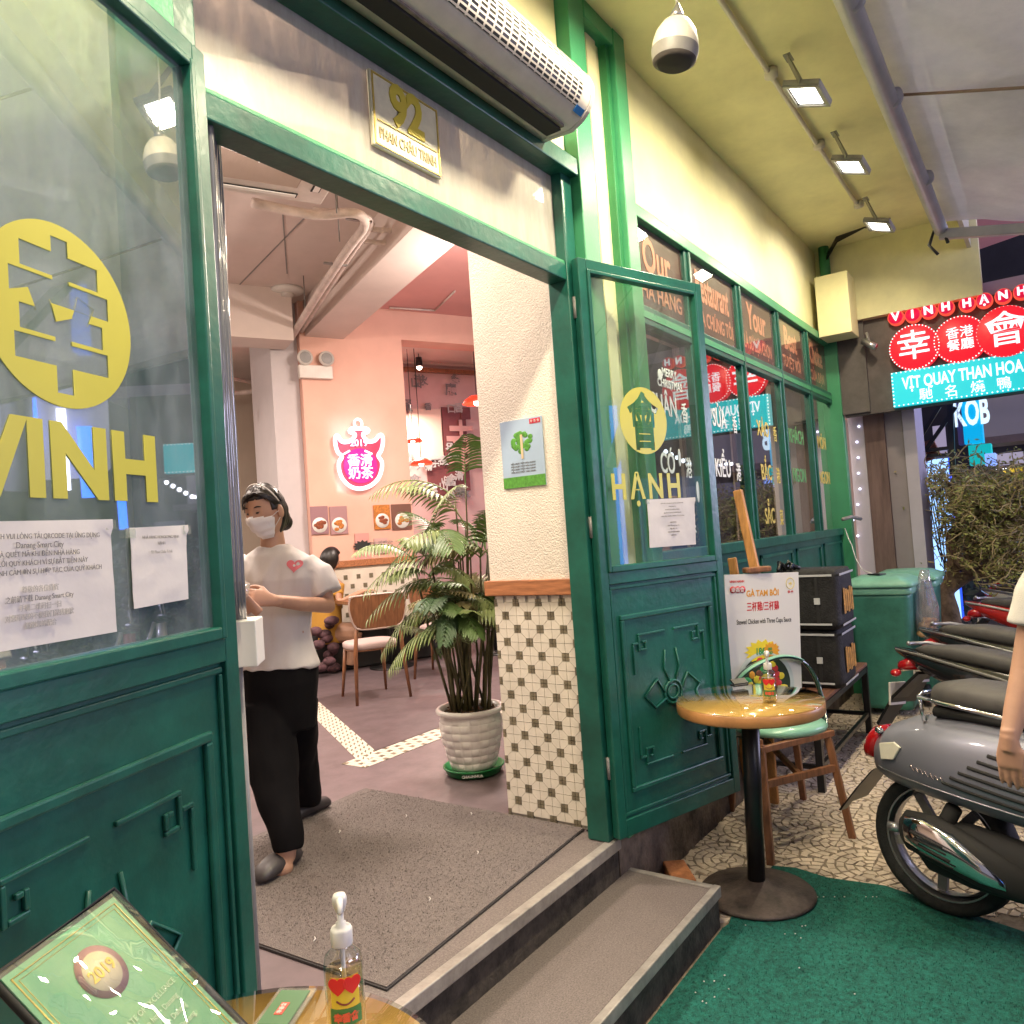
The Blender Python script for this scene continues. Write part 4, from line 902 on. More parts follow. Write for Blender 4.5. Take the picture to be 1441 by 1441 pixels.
# bench ------------------------------------------------------------
be = thing('bench', (5.3, 1.38, 0), 'black framed bench with reddish wooden slats under the delivery bags', 'bench')
for k in range(4):
    y = 1.22+k*.095
    B().box((4.62, y, .485), (6.08, y+.078, .507)).build('slat', m_benchwood, be, bev=.003)
for x in (4.66, 6.04):
    for y in (1.235, 1.56): B().box((x-.02, y-.02, 0), (x+.02, y+.02, .484)).build('leg', m_iron, be)
for y in (1.235, 1.56):
    B().box((4.681, y-.018, .445), (6.019, y+.018, .484)).build('rail', m_iron, be); B().box((4.681, y-.012, .13), (6.019, y+.012, .155)).build('rail', m_iron, be)
for x in (4.66, 6.04): B().box((x-.014, 1.256, .13), (x+.014, 1.539, .155)).build('rail', m_iron, be)
# delivery bags ----------------------------------------------------
m_bag = mat('black_bag_cloth', (.011, .010, .010), .75, var=.5, vs=25, bump=.5, bs=90)
m_refl = mat('reflective_tape', (.55, .55, .55), .35); m_bagp = mat('amber_print', (.60, .30, .06), .5, var=.5, vs=30)
def bag(x, y, z, label, col):
    t = thing('delivery_bag', (x, y, z), label, 'bag', 'black delivery bags stacked on the bench'); w_, d_, h_ = .44, .40, .37
    NX = 10; b = B(); 
    def sup(u, v, k=1.0): return u, v
    rings = []
    for j in range(13):
        v = j/12; zz = z+h_*v; pw = 8
        ring = []
        for i in range(48):
            a = 2*pi*i/48; ca_, sa = cos(a), sin(a)
            rx, ry = w_/2*(abs(ca_)**(2/pw))*(1 if ca_ > 0 else -1), d_/2*(abs(sa)**(2/pw))*(1 if sa > 0 else -1)
            p = V((x+w_/2+rx, y+d_/2+ry, zz)); f = .010*NZ.noise(V((p.x*9, p.y*9, p.z*9))); p += V((ca_, sa, 0))*f
            if j in (0, 12): p += V((-ca_, -sa, 0))*.012
            ring.append(p)
        rings.append(ring)
    b.loft(rings); b.build('bag_body', m_bag, t)
    xs = x-.008; q = B(); q.box((xs-.002, y+.03, z+h_-.035), (xs, y+d_-.03, z+h_-.022)); q.box((x+.03, y-.010, z+h_-.035), (x+w_-.03, y-.008, z+h_-.022)); q.build('reflective_strip', m_refl, t)
    q = B(); q.box((xs-.002, y+.05, z+.028), (xs, y+d_*.62, z+.040)); q.box((x+.03, y-.010, z+.02), (x+w_-.05, y-.008, z+.032)); q.build('reflective_strip', m_refl, t)
    B().box((xs-.010, y+.11, z+.16), (xs-.003, y+.145, z+.20)).build('buckle', m_refl, t); B().box((xs-.003, y+.118, z+.04), (xs-.0005, y+.138, z+h_-.04)).build('strap', m_blackm, t)
    q = B()
    for k in range(5): q.box((x+.09+k*.055, y-.011, z+.09+.012*(k % 2)), (x+.13+k*.055, y-.009, z+.25-.01*(k % 3)))
    q.build('side_print', col, t); return t
bag(5.10, 1.17, .508, 'lower black delivery bag resting on the bench slats', m_bagp)
bag(5.07, 1.15, .885, 'upper black delivery bag with an amber print on its side', m_bagp)
q = B()
for i in range(7):
    a = V((5.1+rnd.uniform(-.02, .05), 1.42+rnd.uniform(0, .1), 1.27)); q.tube([a, a+V((rnd.uniform(-.05, .05), rnd.uniform(-.05, .05), rnd.uniform(.02, .06))), a+V((rnd.uniform(-.08, .08), rnd.uniform(-.08, .08), 0))], .014, 6)
tag(q.build('crumpled_bag', m_black), 'crumpled black plastic lying on top of the upper delivery bag', 'bag')
# bins -------------------------------------------------------------
m_bin = mat('bin_green', (.045, .20, .145), .5, var=.35, vs=5, bump=.15, bs=60, wear=((.12, .28, .2), 30, .70)); m_lid = mat('bin_lid_mint', (.20, .46, .34), .4, var=.2, vs=6)
def wbin(x, y, label, rz=0):
    t = thing('wheelie_bin', (x, y, 0), label, 'bin', 'green wheelie bins at the end of the shopfront', rz)
    M_ = t.matrix_basis
    def pt(a, b, c): return M_ @ V((a, b, c))
    def rr(hx, hy, z, r=.05, ox=0, n=6):
        out = []
        for q_, (sx, sy) in enumerate(((1, 1), (-1, 1), (-1, -1), (1, -1))):
            for k in range(n+1):
                a = pi/2*(q_+k/n); out.append(pt(ox+sx*(hx-r)+r*cos(a), sy*(hy-r)+r*sin(a), z))
        return out
    B().loft([rr(.20, .18, .06), rr(.205, .185, .10), rr(.245, .225, .92), rr(.25, .23, .96)]).build('bin_body', m_bin, t)
    B().loft([rr(.262, .242, .955, .06), rr(.268, .248, .962, .06), rr(.268, .248, 1.0, .06), rr(.262, .242, 1.008, .06)]).build('rim', m_lid, t)
    B().loft([rr(.285, .262, 1.012, .06), rr(.29, .268, 1.02, .06), rr(.285, .262, 1.045, .06), rr(.2, .18, 1.085, .06), rr(.1, .1, 1.095, .05)]).build('lid', m_lid, t)
    q = B()
    for s_ in (-1, 1): q.tube([pt(.24, s_*.2, .09), pt(.24, s_*.25, .09)], .09, 20)
    q.build('wheels', m_black, t); B().tube([pt(.30, -.2, .98), pt(.34, -.19, .99), pt(.34, .19, .99), pt(.30, .2, .98)], .012, 8).build('handle', m_lid, t); return t
wbin(6.78, 1.20, 'nearer green wheelie bin with a pale mint lid behind the bench')
wbin(7.36, 1.10, 'farther green wheelie bin half hidden behind the nearer one')
ph = thing('phone_charger', (6.7, 1.3, 1.10), 'small black phone charging on the nearer bin lid with a white cord', 'phone')
B().obox((6.72, 1.22, 1.104), (.03, .05, 0), (-.035, .02, 0), (0, 0, .005)).build('phone', m_black, ph, bev=.003)
B().tube([(6.73, 1.26, 1.108), (6.9, 1.36, 1.13), (6.98, 1.42, 1.22), (6.96, 1.44, 1.34), (7.0, 1.47, 1.40), (7.05, 1.50, 1.48)], .004, 6).build('cord', m_white, ph)
B().tube([(6.95, 1.49, 1.56), (7.1, 1.45, 1.575), (7.22, 1.40, 1.55)], .016, 8).build('bracket_arm', m_grey, ph)
# clear bag of rubbish hanging on the bin
m_poly = glass_mat('thin_polythene', tint=(.85, .82, .84), boost=2.4, base=.08, dirt_haze=.5, dcol=(.55, .50, .52), ds=(4, 4, 2))
tb_ = thing('clear_rubbish_bag', (7.0, .80, .45), 'clear plastic bag of rubbish hanging from the side of the bins', 'bag')
cx0 = W(1303, 800, 6.1); rings = []
for j, (x, y, r) in enumerate(((1301, 802, 6), (1300, 818, 9), (1302, 836, 13), (1305, 856, 16), (1306, 876, 16), (1306, 892, 12), (1305, 898, 4))):
    c = W(x, y, 6.05); rings.append([c+HR*(r/178*cos(a)*(1+.15*NZ.noise(V((a, j*.6, 0)))))+HF*(r/178*.7*sin(a))+V((0, 0, .015*NZ.noise(V((a*2, j, 3))))) for a in [2*pi*i/20 for i in range(20)]])
B().loft(rings).build('polythene', m_poly, tb_)
q = B()
for i in range(16): c = W(1305+rnd.uniform(-10, 10), rnd.uniform(868, 893), 6.05); q.ball(c, .035, .03, .025, 8, 6)
q.build('rubbish', mat('rubbish_orange', (.50, .30, .14), .6, var=.6, vs=30), tb_)
# awning -----------------------------------------------------------
aw = thing('awning', (3.5, .45, 3.6), 'clear plastic awning stretched over grey aluminium arms outside the soffit', 'awning')
B().tube([(-1.5, .50, 3.62), (6.35, .53, 3.60)], .045, 18).build('roller_tube', m_galv, aw)
for x in (3.25, 4.15, 5.3): B().tube([(x, .505, 3.615), (x+.03, .505, 3.615)], .050, 18).build('pipe_joint', m_galv, aw)
B().box((1.5, .41, 3.70), (7.3, .44, 3.985)).build('fascia_strip', mat('fascia_cream', (.46, .44, .34), .6), aw)
a0, a1 = onx(1190, -30, 3.6), onx(1441, 92, 4.5)
a0 = V((4.35, .62, 4.36)); a1 = onx(1441, 92, 4.5); a0 = onx(1245, 0, 4.5)+(onx(1245, 0, 4.5)-a1)*.3; ae = a1+(a1-onx(1245, 0, 4.5))*2.6
B().bar(a0, ae, .10, .06).build('awning_arm', m_alu, aw, bev=.006)
b0, b1 = onx(1322, 330, 6.33), onx(1441, 322, 6.33); B().bar(b0, b0+(b1-b0)*5, .055, .07).build('awning_arm', m_galv, aw, bev=.006)
B().tube([b0+V((-.02, -.05, -.08)), b0+V((0, .0, .12)), b0+V((0, .07, -.06)), b0+V((0, .02, -.14))], .012, 6).build('clamp', m_blackm, aw)
# sheeting between the roller tube and the arm, sagging and wrinkled
vs, fs = [], []; NU, NVv = 60, 40
for i in range(NU+1):
    for j in range(NVv+1):
        u, v = i/NU, j/NVv; x = -1.0+7.35*u; y = .50-3.2*v; z = 3.66-.75*v+.0*u
        z += -.10*sin(pi*v)*(.6+.4*sin(u*9))+.028*NZ.noise(V((x*2.2, y*2.2, 0)))+.014*NZ.noise(V((x*7+y*4, y*3, 2)))
        vs.append((x, y, z))
for i in range(NU):
    for j in range(NVv): a = i*(NVv+1)+j; fs.append([a, a+1, a+NVv+2, a+NVv+1])
B().add(vs, fs, True).build('clear_sheet', m_pvc, aw, fixn=False)
for x in (1.0, 2.6, 4.2): 
    q = B().tube([(x, .5-3.2*k/12, 3.64-.75*k/12-.10*sin(pi*k/12)) for k in range(13)], .007, 6); q.build('sheet_seam', mat('seam_brown', (.30, .20, .15), .7), aw)
# restaurant sign ---------------------------------------------------
sg = thing('restaurant_sign', (7.45, .6, 2.5), 'lit red and turquoise Vinh Hạnh restaurant sign hanging past the last window', 'sign')
XS = 7.36
def sp_(px, py, x=XS): return onx(px, py, x)
g0 = [sp_(x, y) for x, y in ((1188, 452), (1258, 436), (1263, 575), (1188, 583))]
B().box((XS+.03, -.95, 2.47), (XS+.10, 1.49, 3.30)).build('back_board', mat('sign_board_brown', (.085, .068, .065), .6, var=.3, vs=6), sg)
m_rg = emi('sign_red', (1, .012, .03), .40); m_cy = emi('sign_turquoise', (.0, .62, .72), .36); m_wg = emi('sign_white', (.86, .93, 1.0), .60); m_bulb = emi('edge_bulbs', (.80, .95, .95), .65)
def disc(px, py, rpx, m, nm, th=.06, x=XS):
    c = sp_(px, py, x); r = (sp_(px, py-rpx, x).z-sp_(px, py+rpx, x).z)/2
    B().lathe([(.001, -.02), (r, -.02), (r, th-.006), (r-.006, th), (.001, th)], c, 48, (-1, 0, 0)).build(nm, m, sg); return c, r
for k, (x, y, r, chx, sz) in enumerate(((1287.7, 490, 32, '幸', .40), (1352, 479, 33, '香港\n餐廳', .15), (1416, 468, 36, '會', .42))):
    c, rr_ = disc(x, y, r, m_rg, 'red_disc', .06+.004*k)
    text(chx, sz*(rr_/.215)*.74, c+V((-.072, 0, 0)), -Y_, Z_, m_wg, sg, 'sign_character', .003, .0004 if sz < .2 else .0012)
    q = B()
    for i in range(44):
        a = 2*pi*i/44; q.ball(c+V((-.062, cos(a)*(rr_-.006), sin(a)*(rr_-.006))), .006, n=6, m=4)
    stuff(q.build('edge_bulbs', m_bulb, sg))
L_ = 'VINHHẠNH'
for k, (x, y) in enumerate(((1261.7, 448), (1285.5, 444.5), (1307.7, 439), (1332, 434), (1361.5, 429), (1385.5, 424), (1412, 418), (1438, 412))):
    c, rr_ = disc(x, y, 10.5, emi('small_red', (1, .12, .07), .36), 'letter_disc', .05)
    B().lathe([(rr_*.86, .0), (rr_*.86, .056)], c, 32, (-1, 0, 0), cap=True).build('letter_face', emi('small_crimson', (.8, .005, .06), .36), sg)
    text(L_[k], rr_*1.5, c+V((-.062, 0, 0)), -Y_, Z_, m_wg, sg, 'sign_letter', .003, .004)
y0s, y1s = sp_(1257, 550).y, -.62
B().box((XS-.055, y1s, 2.49), (XS+.028, y0s, 2.785)).build('turquoise_box', m_cy, sg)
q = B()
for i in range(48):
    for z in (2.497, 2.778): q.ball((XS-.058, y0s-.008-i*(y0s-y1s-.016)/47, z), .007, n=6, m=4)
for i in range(9): q.ball((XS-.058, y0s-.008, 2.497+i*.281/9), .007, n=6, m=4)
stuff(q.build('edge_bulbs', m_bulb, sg))
text('VỊT QUAY THAN HOA', .140, sp_(1270, 541, XS-.057), -Y_, Z_, m_wg, sg, 'sign_lettering', .002, .003, sx=.60, align='LEFT')
[text(c_, .105, sp_(x_, y_, XS-.057), -Y_, Z_, m_wg, sg, 'sign_character', .002, .0005) for c_, x_, y_ in (('馳', 1303, 555), ('名', 1339, 551), ('燒', 1376, 545), ('鴨', 1413, 540))]
tag(B().obox((XS+.02, 1.39, 2.9), (.0, .115, 0), (.025, 0, 0), (0, 0, .41)).build('side_panel', mat('sign_side_brown', (.10, .085, .08), .6, var=.3, vs=6)), 'plain brown panel between the last window and the lit sign', 'panel')
# ================================================================== VEHICLES
m_tyre = mat('tyre', (.012, .012, .012), .75, var=.3, vs=40, bump=.3, bs=120)
m_vbody = mat('slate_grey_paint', (.21, .215, .27), .42, .25, coat=.25)
m_seat = mat('grey_leather', (.085, .078, .075), .5, var=.15, vs=20, bump=.35, bs=300)
m_tail = mat('tail_lamp_red', (.36, .005, .008), .12, coat=1, emit=(1, .02, .02), es=.015)
m_amber = mat('indicator_clear', (.75, .72, .62), .15, coat=1)
def basis(loc, head, lean=0):
    h = V((head[0], head[1], 0)).normalized(); l = V((-h.y, h.x, 0)); 
    M3 = Matrix(((h.x, l.x, 0, loc[0]), (h.y, l.y, 0, loc[1]), (0, 0, 1, loc[2] if len(loc) > 2 else 0), (0, 0, 0, 1)))
    return M3 @ Matrix.Rotation(lean, 4, 'X')
def wheel(t, M, x, r, wdt=.055, spokes=5, z=None):
    z = z or r; c = M @ V((x, 0, z)); ax = (M.to_3x3() @ V((0, 1, 0))).normalized()
    wl_ = B().lathe([(r-.055, -wdt*.6), (r-.03, -wdt), (r-.008, -wdt*.8), (r, -wdt*.35), (r+.002, 0), (r, wdt*.35), (r-.008, wdt*.8), (r-.03, wdt), (r-.055, wdt*.6)], c, 48, ax, cap=False).build('wheel', m_tyre, t); t = wl_
    q = B(); q.lathe([(r-.058, -wdt*.62), (r-.050, -wdt*.66), (r-.052, -wdt*.2), (r-.06, 0), (r-.052, wdt*.2), (r-.050, wdt*.66), (r-.058, wdt*.62), (r-.075, wdt*.4), (r-.078, 0), (r-.075, -wdt*.4)], c, 48, ax, cap=False)
    q.build('rim', m_alu, t); q = B()
    q.lathe([(.001, -.05), (.04, -.05), (.045, 0), (.04, .05), (.001, .05)], c, 20, ax)
    u = ax.orthogonal().normalized(); v = ax.cross(u)
    for k in range(spokes):
        a = 2*pi*k/spokes+.3; q.bar(c+(u*cos(a)+v*sin(a))*.03, c+(u*cos(a)+v*sin(a))*(r-.066), .035, .02, up=ax)
    q.build('spokes', m_grey, t)
def section(M, x, hw, zb, zt, n=28, p=2.6, yo=0):
    zc, hz = (zb+zt)/2, (zt-zb)/2; out = []
    for i in range(n):
        a = 2*pi*i/n; c, s = cos(a), sin(a)
        out.append(M @ V((x, yo+hw*math.copysign(abs(c)**(2/p), c), zc+hz*math.copysign(abs(s)**(2/p), s))))
    return out
def scooter():
    M = basis((3.47, .47), (-.33, -.94), R(-3)); t = thing('scooter', (3.47, .47, 0), 'slate grey retro scooter parked in front with its red tail lamp toward the wall', 'scooter')
    wheel(t, M, 0, .27, .06, 5)
    L = [(-.245, .04, .535, .60), (-.23, .085, .50, .655), (-.17, .13, .475, .715), (-.08, .165, .46, .755), (.05, .195, .445, .785), (.18, .215, .435, .80), (.32, .222, .42, .805), (.46, .218, .40, .80), (.60, .20, .37, .77), (.72, .15, .33, .72), (.78, .09, .30, .64)]
    B().loft([section(M, *l, p=2.35) for l in L]).build('body', m_vbody, t)
    def sp(x, z, o=.0): # point on the right-hand side of the body
        for a, b in zip(L, L[1:]):
            if a[0] <= x <= b[0]:
                k = (x-a[0])/(b[0]-a[0]); hw, zb, zt = [a[i]*(1-k)+b[i]*k for i in (1, 2, 3)]
                s = min(1, abs((z-(zb+zt)/2)/((zt-zb)/2))); return M @ V((x, -(hw*(max(0, 1-s**2.35))**(1/2.35))-o, z))
    q = B(); q.tube([sp(-.235+.05*k, .548-.0042*k, .001) for k in range(19)], .0035, 6); q.build('side_trim', m_alu, t)
    for k in range(6):
        z = .690-.026*k; x0, x1 = .27-.034*k, .47-.006*k
        pts = [sp(x0+(x1-x0)*j/8, z-(x1-x0)*j/8*.14, -.003) for j in range(9)]
        B().tube(pts, [(.0075, .0075)]*9, 8).build('vent_slot', m_blackm, t)
    # tail lamp, indicator, plate holder
    q = B(); q.loft([section(M, x, w_, a, b, 16, 2.3) for x, w_, a, b in ((-.305, .02, .56, .60), (-.295, .05, .548, .645), (-.262, .062, .55, .685), (-.21, .05, .60, .70))]); q.build('tail_lamp', m_tail, t)
    B().tube([M @ V((-.215, -.045, .675)), M @ V((-.205, -.085, .69))], .014, 10).build('lamp_end', m_chrome, t)
    ip = [sp(-.18, .645, .002), sp(-.10, .668, .002), sp(-.065, .655, .002), sp(-.10, .60, .002), sp(-.165, .585, .002)]
    nrm = (M.to_3x3() @ V((-.4, -1, 0))).normalized(); q = B(); q.add(ip+[p+nrm*.010 for p in ip], [[5, 6, 7, 8, 9], [4, 3, 2, 1, 0]]+[[i, (i+1) % 5, 5+(i+1) % 5, 5+i] for i in range(5)]); q.build('indicator', m_amber, t, bev=.003)
    q = B(); q.loft([[M @ V(p) for p in ((x, -w_, z), (x, w_, z), (x-.015, w_, z-.01), (x-.015, -w_, z-.01))] for x, w_, z in ((-.24, .07, .52), (-.31, .085, .43), (-.37, .085, .35))], smooth=False); q.loft([[M @ V(p) for p in ((x, -w_, z), (x, -w_+.05, z), (x-.01, -w_+.05, z), (x-.01, -w_, z))] for x, w_, z in ((-.37, .085, .35), (-.40, .08, .31))], smooth=False)
    q.build('mudguard', m_black, t)
    sq = []
    for k in range(26): sq.append(sp(-.03+.0055*k, .588+.010*sin(k*1.7)-.0008*k, .003))
    B().tube(sq, .0016, 5).build('script_badge', mat('badge_silver', (.60, .5, .5), .25, .8), t)
    # seat
    S_ = [(.01, .05, .835, .87), (.03, .10, .815, .905), (.12, .135, .81, .925), (.28, .15, .81, .92), (.40, .15, .81, .905), (.54, .14, .80, .89), (.68, .12, .79, .88), (.74, .06, .79, .84)]
    B().loft([section(M, *l, p=2.8) for l in S_]).build('seat', m_seat, t)
    q = B().tube([M @ V((-.01, -.12, .855)), M @ V((.08, -.16, .85)), M @ V((.30, -.18, .83)), M @ V((.50, -.17, .81)), M @ V((.56, -.13, .80))], .008, 8); q.tube([M @ V((-.01, .12, .855)), M @ V((.08, .16, .85)), M @ V((.30, .18, .83)), M @ V((.50, .17, .81))], .008, 8)
    q.tube([M @ V((-.01, -.12, .855)), M @ V((-.05, 0, .855)), M @ V((-.01, .12, .855))], .008, 8); q.tube([M @ V((-.01, -.115, .85)), M @ V((.0, -.11, .76))], .007, 8); q.build('grab_rail', m_chrome, t)
    B().loft([section(M, x, w_, a, b, 20, 2.6) for x, w_, a, b in ((.03, .10, .77, .825), (.3, .14, .77, .82), (.6, .12, .76, .80))]).build('seat_base', m_blackm, t)
    # engine, exhaust cover
    q = B().loft([section(M, x, w_, a, b, 20, 2.5, -.11) for x, w_, a, b in ((-.05, .03, .24, .36), (0, .06, .19, .38), (.15, .07, .17, .40), (.35, .065, .17, .38), (.55, .05, .18, .32))]); q.build('engine_case', m_blackm, t)
    q = B().loft([section(M, x, w_, a, b, 24, 2.2, -.195) for x, w_, a, b in ((-.06, .010, .335, .365), (-.05, .022, .30, .40), (.02, .032, .275, .405), (.13, .033, .245, .375), (.22, .026, .225, .315), (.30, .012, .225, .26))]); q.build('exhaust_cover', m_chrome, t)
    B().loft([section(M, x, w_, a, b, 20, 2.3, -.165) for x, w_, a, b in ((-.085, .02, .30, .38), (-.06, .035, .265, .415), (.05, .045, .235, .42), (.2, .045, .20, .37), (.42, .03, .19, .28))]).build('silencer', m_blackm, t)
    for k in range(4):
        z = .355-.022*k; x0 = -.02+.012*k; B().tube([M @ V((x0+.12*j/4, -.195-.0325, z-.028*j/4)) for j in range(5)], .0042, 6).build('cover_slot', m_blackm, t)
    B().tube([M @ V((-.09, -.165, .335)), M @ V((-.135, -.17, .335))], .018, 12).build('exhaust_tip', m_alu, t)
    B().tube([M @ V((.0, -.10, .27)), M @ V((.1, -.12, .45))], .03, 10).build('damper', m_blackm, t)
    # floor, shield, steering, front wheel
    M = M @ Matrix.Translation((.2, 0, 0))
    B().loft([[M @ V(p) for p in ((x, -.2, z), (x, .2, z), (x, .2, z-.05), (x, -.2, z-.05))] for x, z in ((.5, .30), (.92, .28))], smooth=False).build('floorboard', m_vbody, t, bev=.01)
    B().loft([[M @ V((x, w_*k/6, z+.0)) for k in range(-6, 7)]+[M @ V((x+.03-.05*abs(k/6)**2, w_*k/6, z)) for k in range(6, -7, -1)] for x, z, w_ in ((.92, .26, .20), (.99, .45, .24), (1.02, .70, .22), (1.0, .92, .13))]).build('leg_shield', m_vbody, t)
    wheel(t, M, 1.28, .235, .05, 5)
    B().loft([section(M, 1.28+.27*cos(a), .075, .25+.27*sin(a)-.012, .25+.27*sin(a)+.012, 12) for a in [R(15+20*k) for k in range(9)]]).build('front_fender', m_vbody, t)
    B().tube([M @ V((1.28, .05, .24)), M @ V((1.16, .05, .5)), M @ V((.99, 0, .98))], .022, 10).build('fork', m_alu, t)
    B().tube([M @ V((.86, -.34, 1.03)), M @ V((.95, -.15, 1.06)), M @ V((.98, 0, 1.06)), M @ V((.95, .15, 1.06)), M @ V((.86, .34, 1.03))], .022, 10).build('handlebar', m_black, t)
    B().ball(M @ V((1.03, 0, 1.04)), .085, .085, .08).build('headlight', m_chrome, t)
    B().ball(M @ V((.92, -.3, 1.25)), .06, .02, .05).build('mirror', m_black, t)
    return t
scooter()
def bike(tail, head, label, c1, c2, seatc, zt=0, lean=-7):
    h = V((head[0], head[1], 0)).normalized(); loc = V((tail[0], tail[1], 0))+h*.62
    M = basis((loc.x, loc.y, 0), head, R(lean)); t = thing('motorbike', (loc.x, loc.y, 0), label, 'motorbike', 'motorbikes parked side by side at the right'); z0 = zt
    wheel(t, M, 0, .28, .045, 6)
    for s_ in (-1, 1):
        B().loft([[M @ V((x, s_*(w_+.012), b)), M @ V((x, s_*(w_+.018), (a+b)/2)), M @ V((x, s_*w_, a)), M @ V((x, s_*(w_-.02), a)), M @ V((x, s_*(w_-.02), b))] for x, w_, a, b in ((-.62, .02, .80+z0, .83+z0), (-.45, .075, .71+z0, .81+z0), (-.15, .115, .60+z0, .765+z0), (.2, .135, .50+z0, .72+z0), (.48, .12, .45+z0, .62+z0))]).build('side_panel', c1, t)
        B().tube([M @ V((-.60, s_*.055, .815+z0)), M @ V((-.4, s_*.105, .79+z0)), M @ V((0, s_*.15, .715+z0)), M @ V((.4, s_*.155, .60+z0))], [(.006, .012)]*4, 6).build('side_stripe', c2, t)
    B().loft([section(M, x, w_, a, b, 24, 2.8) for x, w_, a, b in ((-.50, .03, .815+z0, .835+z0), (-.44, .085, .795+z0, .855+z0), (-.25, .12, .77+z0, .87+z0), (0, .135, .74+z0, .845+z0), (.16, .13, .72+z0, .80+z0), (.38, .12, .70+z0, .79+z0), (.5, .07, .70+z0, .76+z0))]).build('seat', seatc, t)
    B().loft([section(M, x, w_, a, b, 14, 2.4) for x, w_, a, b in ((-.60, .02, .70+z0, .74+z0), (-.585, .07, .69+z0, .76+z0), (-.54, .085, .70+z0, .775+z0), (-.49, .06, .71+z0, .77+z0))]).build('tail_lamp', m_tail, t)
    for s_ in (-1, 1): B().ball(M @ V((-.56, s_*.13, .69+z0)), .045, .03, .022, 12, 8).build('indicator', m_amber if s_ > 0 else m_tail, t)
    B().loft([[M @ V(p) for p in ((x, -w_, z), (x, w_, z), (x+.012, w_, z-.012), (x+.012, -w_, z-.012))] for x, w_, z in ((-.48, .06, .70+z0), (-.62, .075, .55+z0), (-.72, .07, .38+z0))], smooth=False).build('rear_fender', m_black, t)
    B().bar(M @ V((-.63, -.08, .56+z0)), M @ V((-.63, .08, .56+z0)), .012, .13).build('plate', m_offw, t, bev=.002)
    B().tube([M @ V((-.50, -.10, .86+z0)), M @ V((-.56, 0, .85+z0)), M @ V((-.50, .10, .86+z0)), M @ V((-.2, .14, .82+z0))], .011, 8).build('grab_rail', m_alu, t)
    B().loft([section(M, x, .05, z-.055, z+.055, 14, 2.2, -.16) for x, z in ((-.45, .38), (-.40, .36), (.1, .28), (.3, .24))]).build('exhaust', m_chrome, t)
    B().loft([section(M, x, .09, a, b, 14, 2.4) for x, a, b in ((.1, .22, .46), (.4, .22, .46), (.62, .28, .42))]).build('engine', m_blackm, t)
    for s_ in (-1, 1): B().tube([M @ V((0, s_*.09, .28)), M @ V((-.12, s_*.1, .62+z0))], .026, 10).build('shock_absorber', m_alu, t)
    B().loft([[M @ V((x, w_*k/5, z)) for k in range(-5, 6)]+[M @ V((x+.04-.10*abs(k/5)**2, w_*k/5, z)) for k in range(5, -6, -1)] for x, z, w_ in ((.72, .30, .17), (.84, .55, .21), (.90, .8, .17), (.90, .98, .09))]).build('leg_shield', c1, t)
    wheel(t, M, 1.24, .28, .04, 6)
    B().loft([section(M, 1.24+.31*cos(a), .06, .29+.31*sin(a)-.01, .29+.31*sin(a)+.01, 10) for a in [R(20+20*k) for k in range(8)]]).build('front_fender', c1, t)
    B().tube([M @ V((1.24, .05, .28)), M @ V((1.05, .05, .7)), M @ V((.95, 0, 1.0))], .02, 8).build('fork', m_alu, t)
    B().tube([M @ V((.80, -.34, 1.02)), M @ V((.90, -.15, 1.05)), M @ V((.90, .15, 1.05)), M @ V((.80, .34, 1.02))], .018, 8).build('handlebar', m_black, t)
    for s_ in (-1, 1): B().tube([M @ V((.86, s_*.24, 1.04)), M @ V((.88, s_*.3, 1.22))], .006, 6).build('mirror_stem', m_alu, t); B().ball(M @ V((.88, s_*.31, 1.26)), .02, .06, .04, 12, 8).build('mirror', m_black, t)
    return t
m_bk = mat('gloss_black_paint', (.014, .014, .016), .18, coat=.8); m_rd = mat('gloss_red_paint', (.45, .018, .015), .2, coat=.8); m_wp = mat('gloss_white_paint', (.62, .60, .58), .2, coat=.8)
HD = (-.36, -.93)
p = onz(1258, 928, .74); bike((p.x-.02, p.y+.02), HD, 'black motorbike with a forked red tail lamp just behind the grey scooter', m_bk, m_grey, m_seat, -.02)
p = onz(1284, 884, .88); bike((p.x, p.y), HD, 'black motorbike with a grey seat and silver side line beside the bins', m_bk, m_alu, m_seat, .05)
p = onz(1351, 848, .84); bike((p.x, p.y), HD, 'red motorbike with white side lines third from the grey scooter', m_rd, m_wp, m_seat, .02)
p = onz(1362, 832, .86); bike((p.x+.25, p.y-.05), HD, 'white and black motorbike at the far end of the parked row', m_wp, m_alu, m_seat, .03)
hm = W(1405, 834, 8.2); tag(B().ball(hm, .15, .13, .12).build('helmet', m_rd), 'red helmet left on a motorbike seat at the far right', 'helmet')

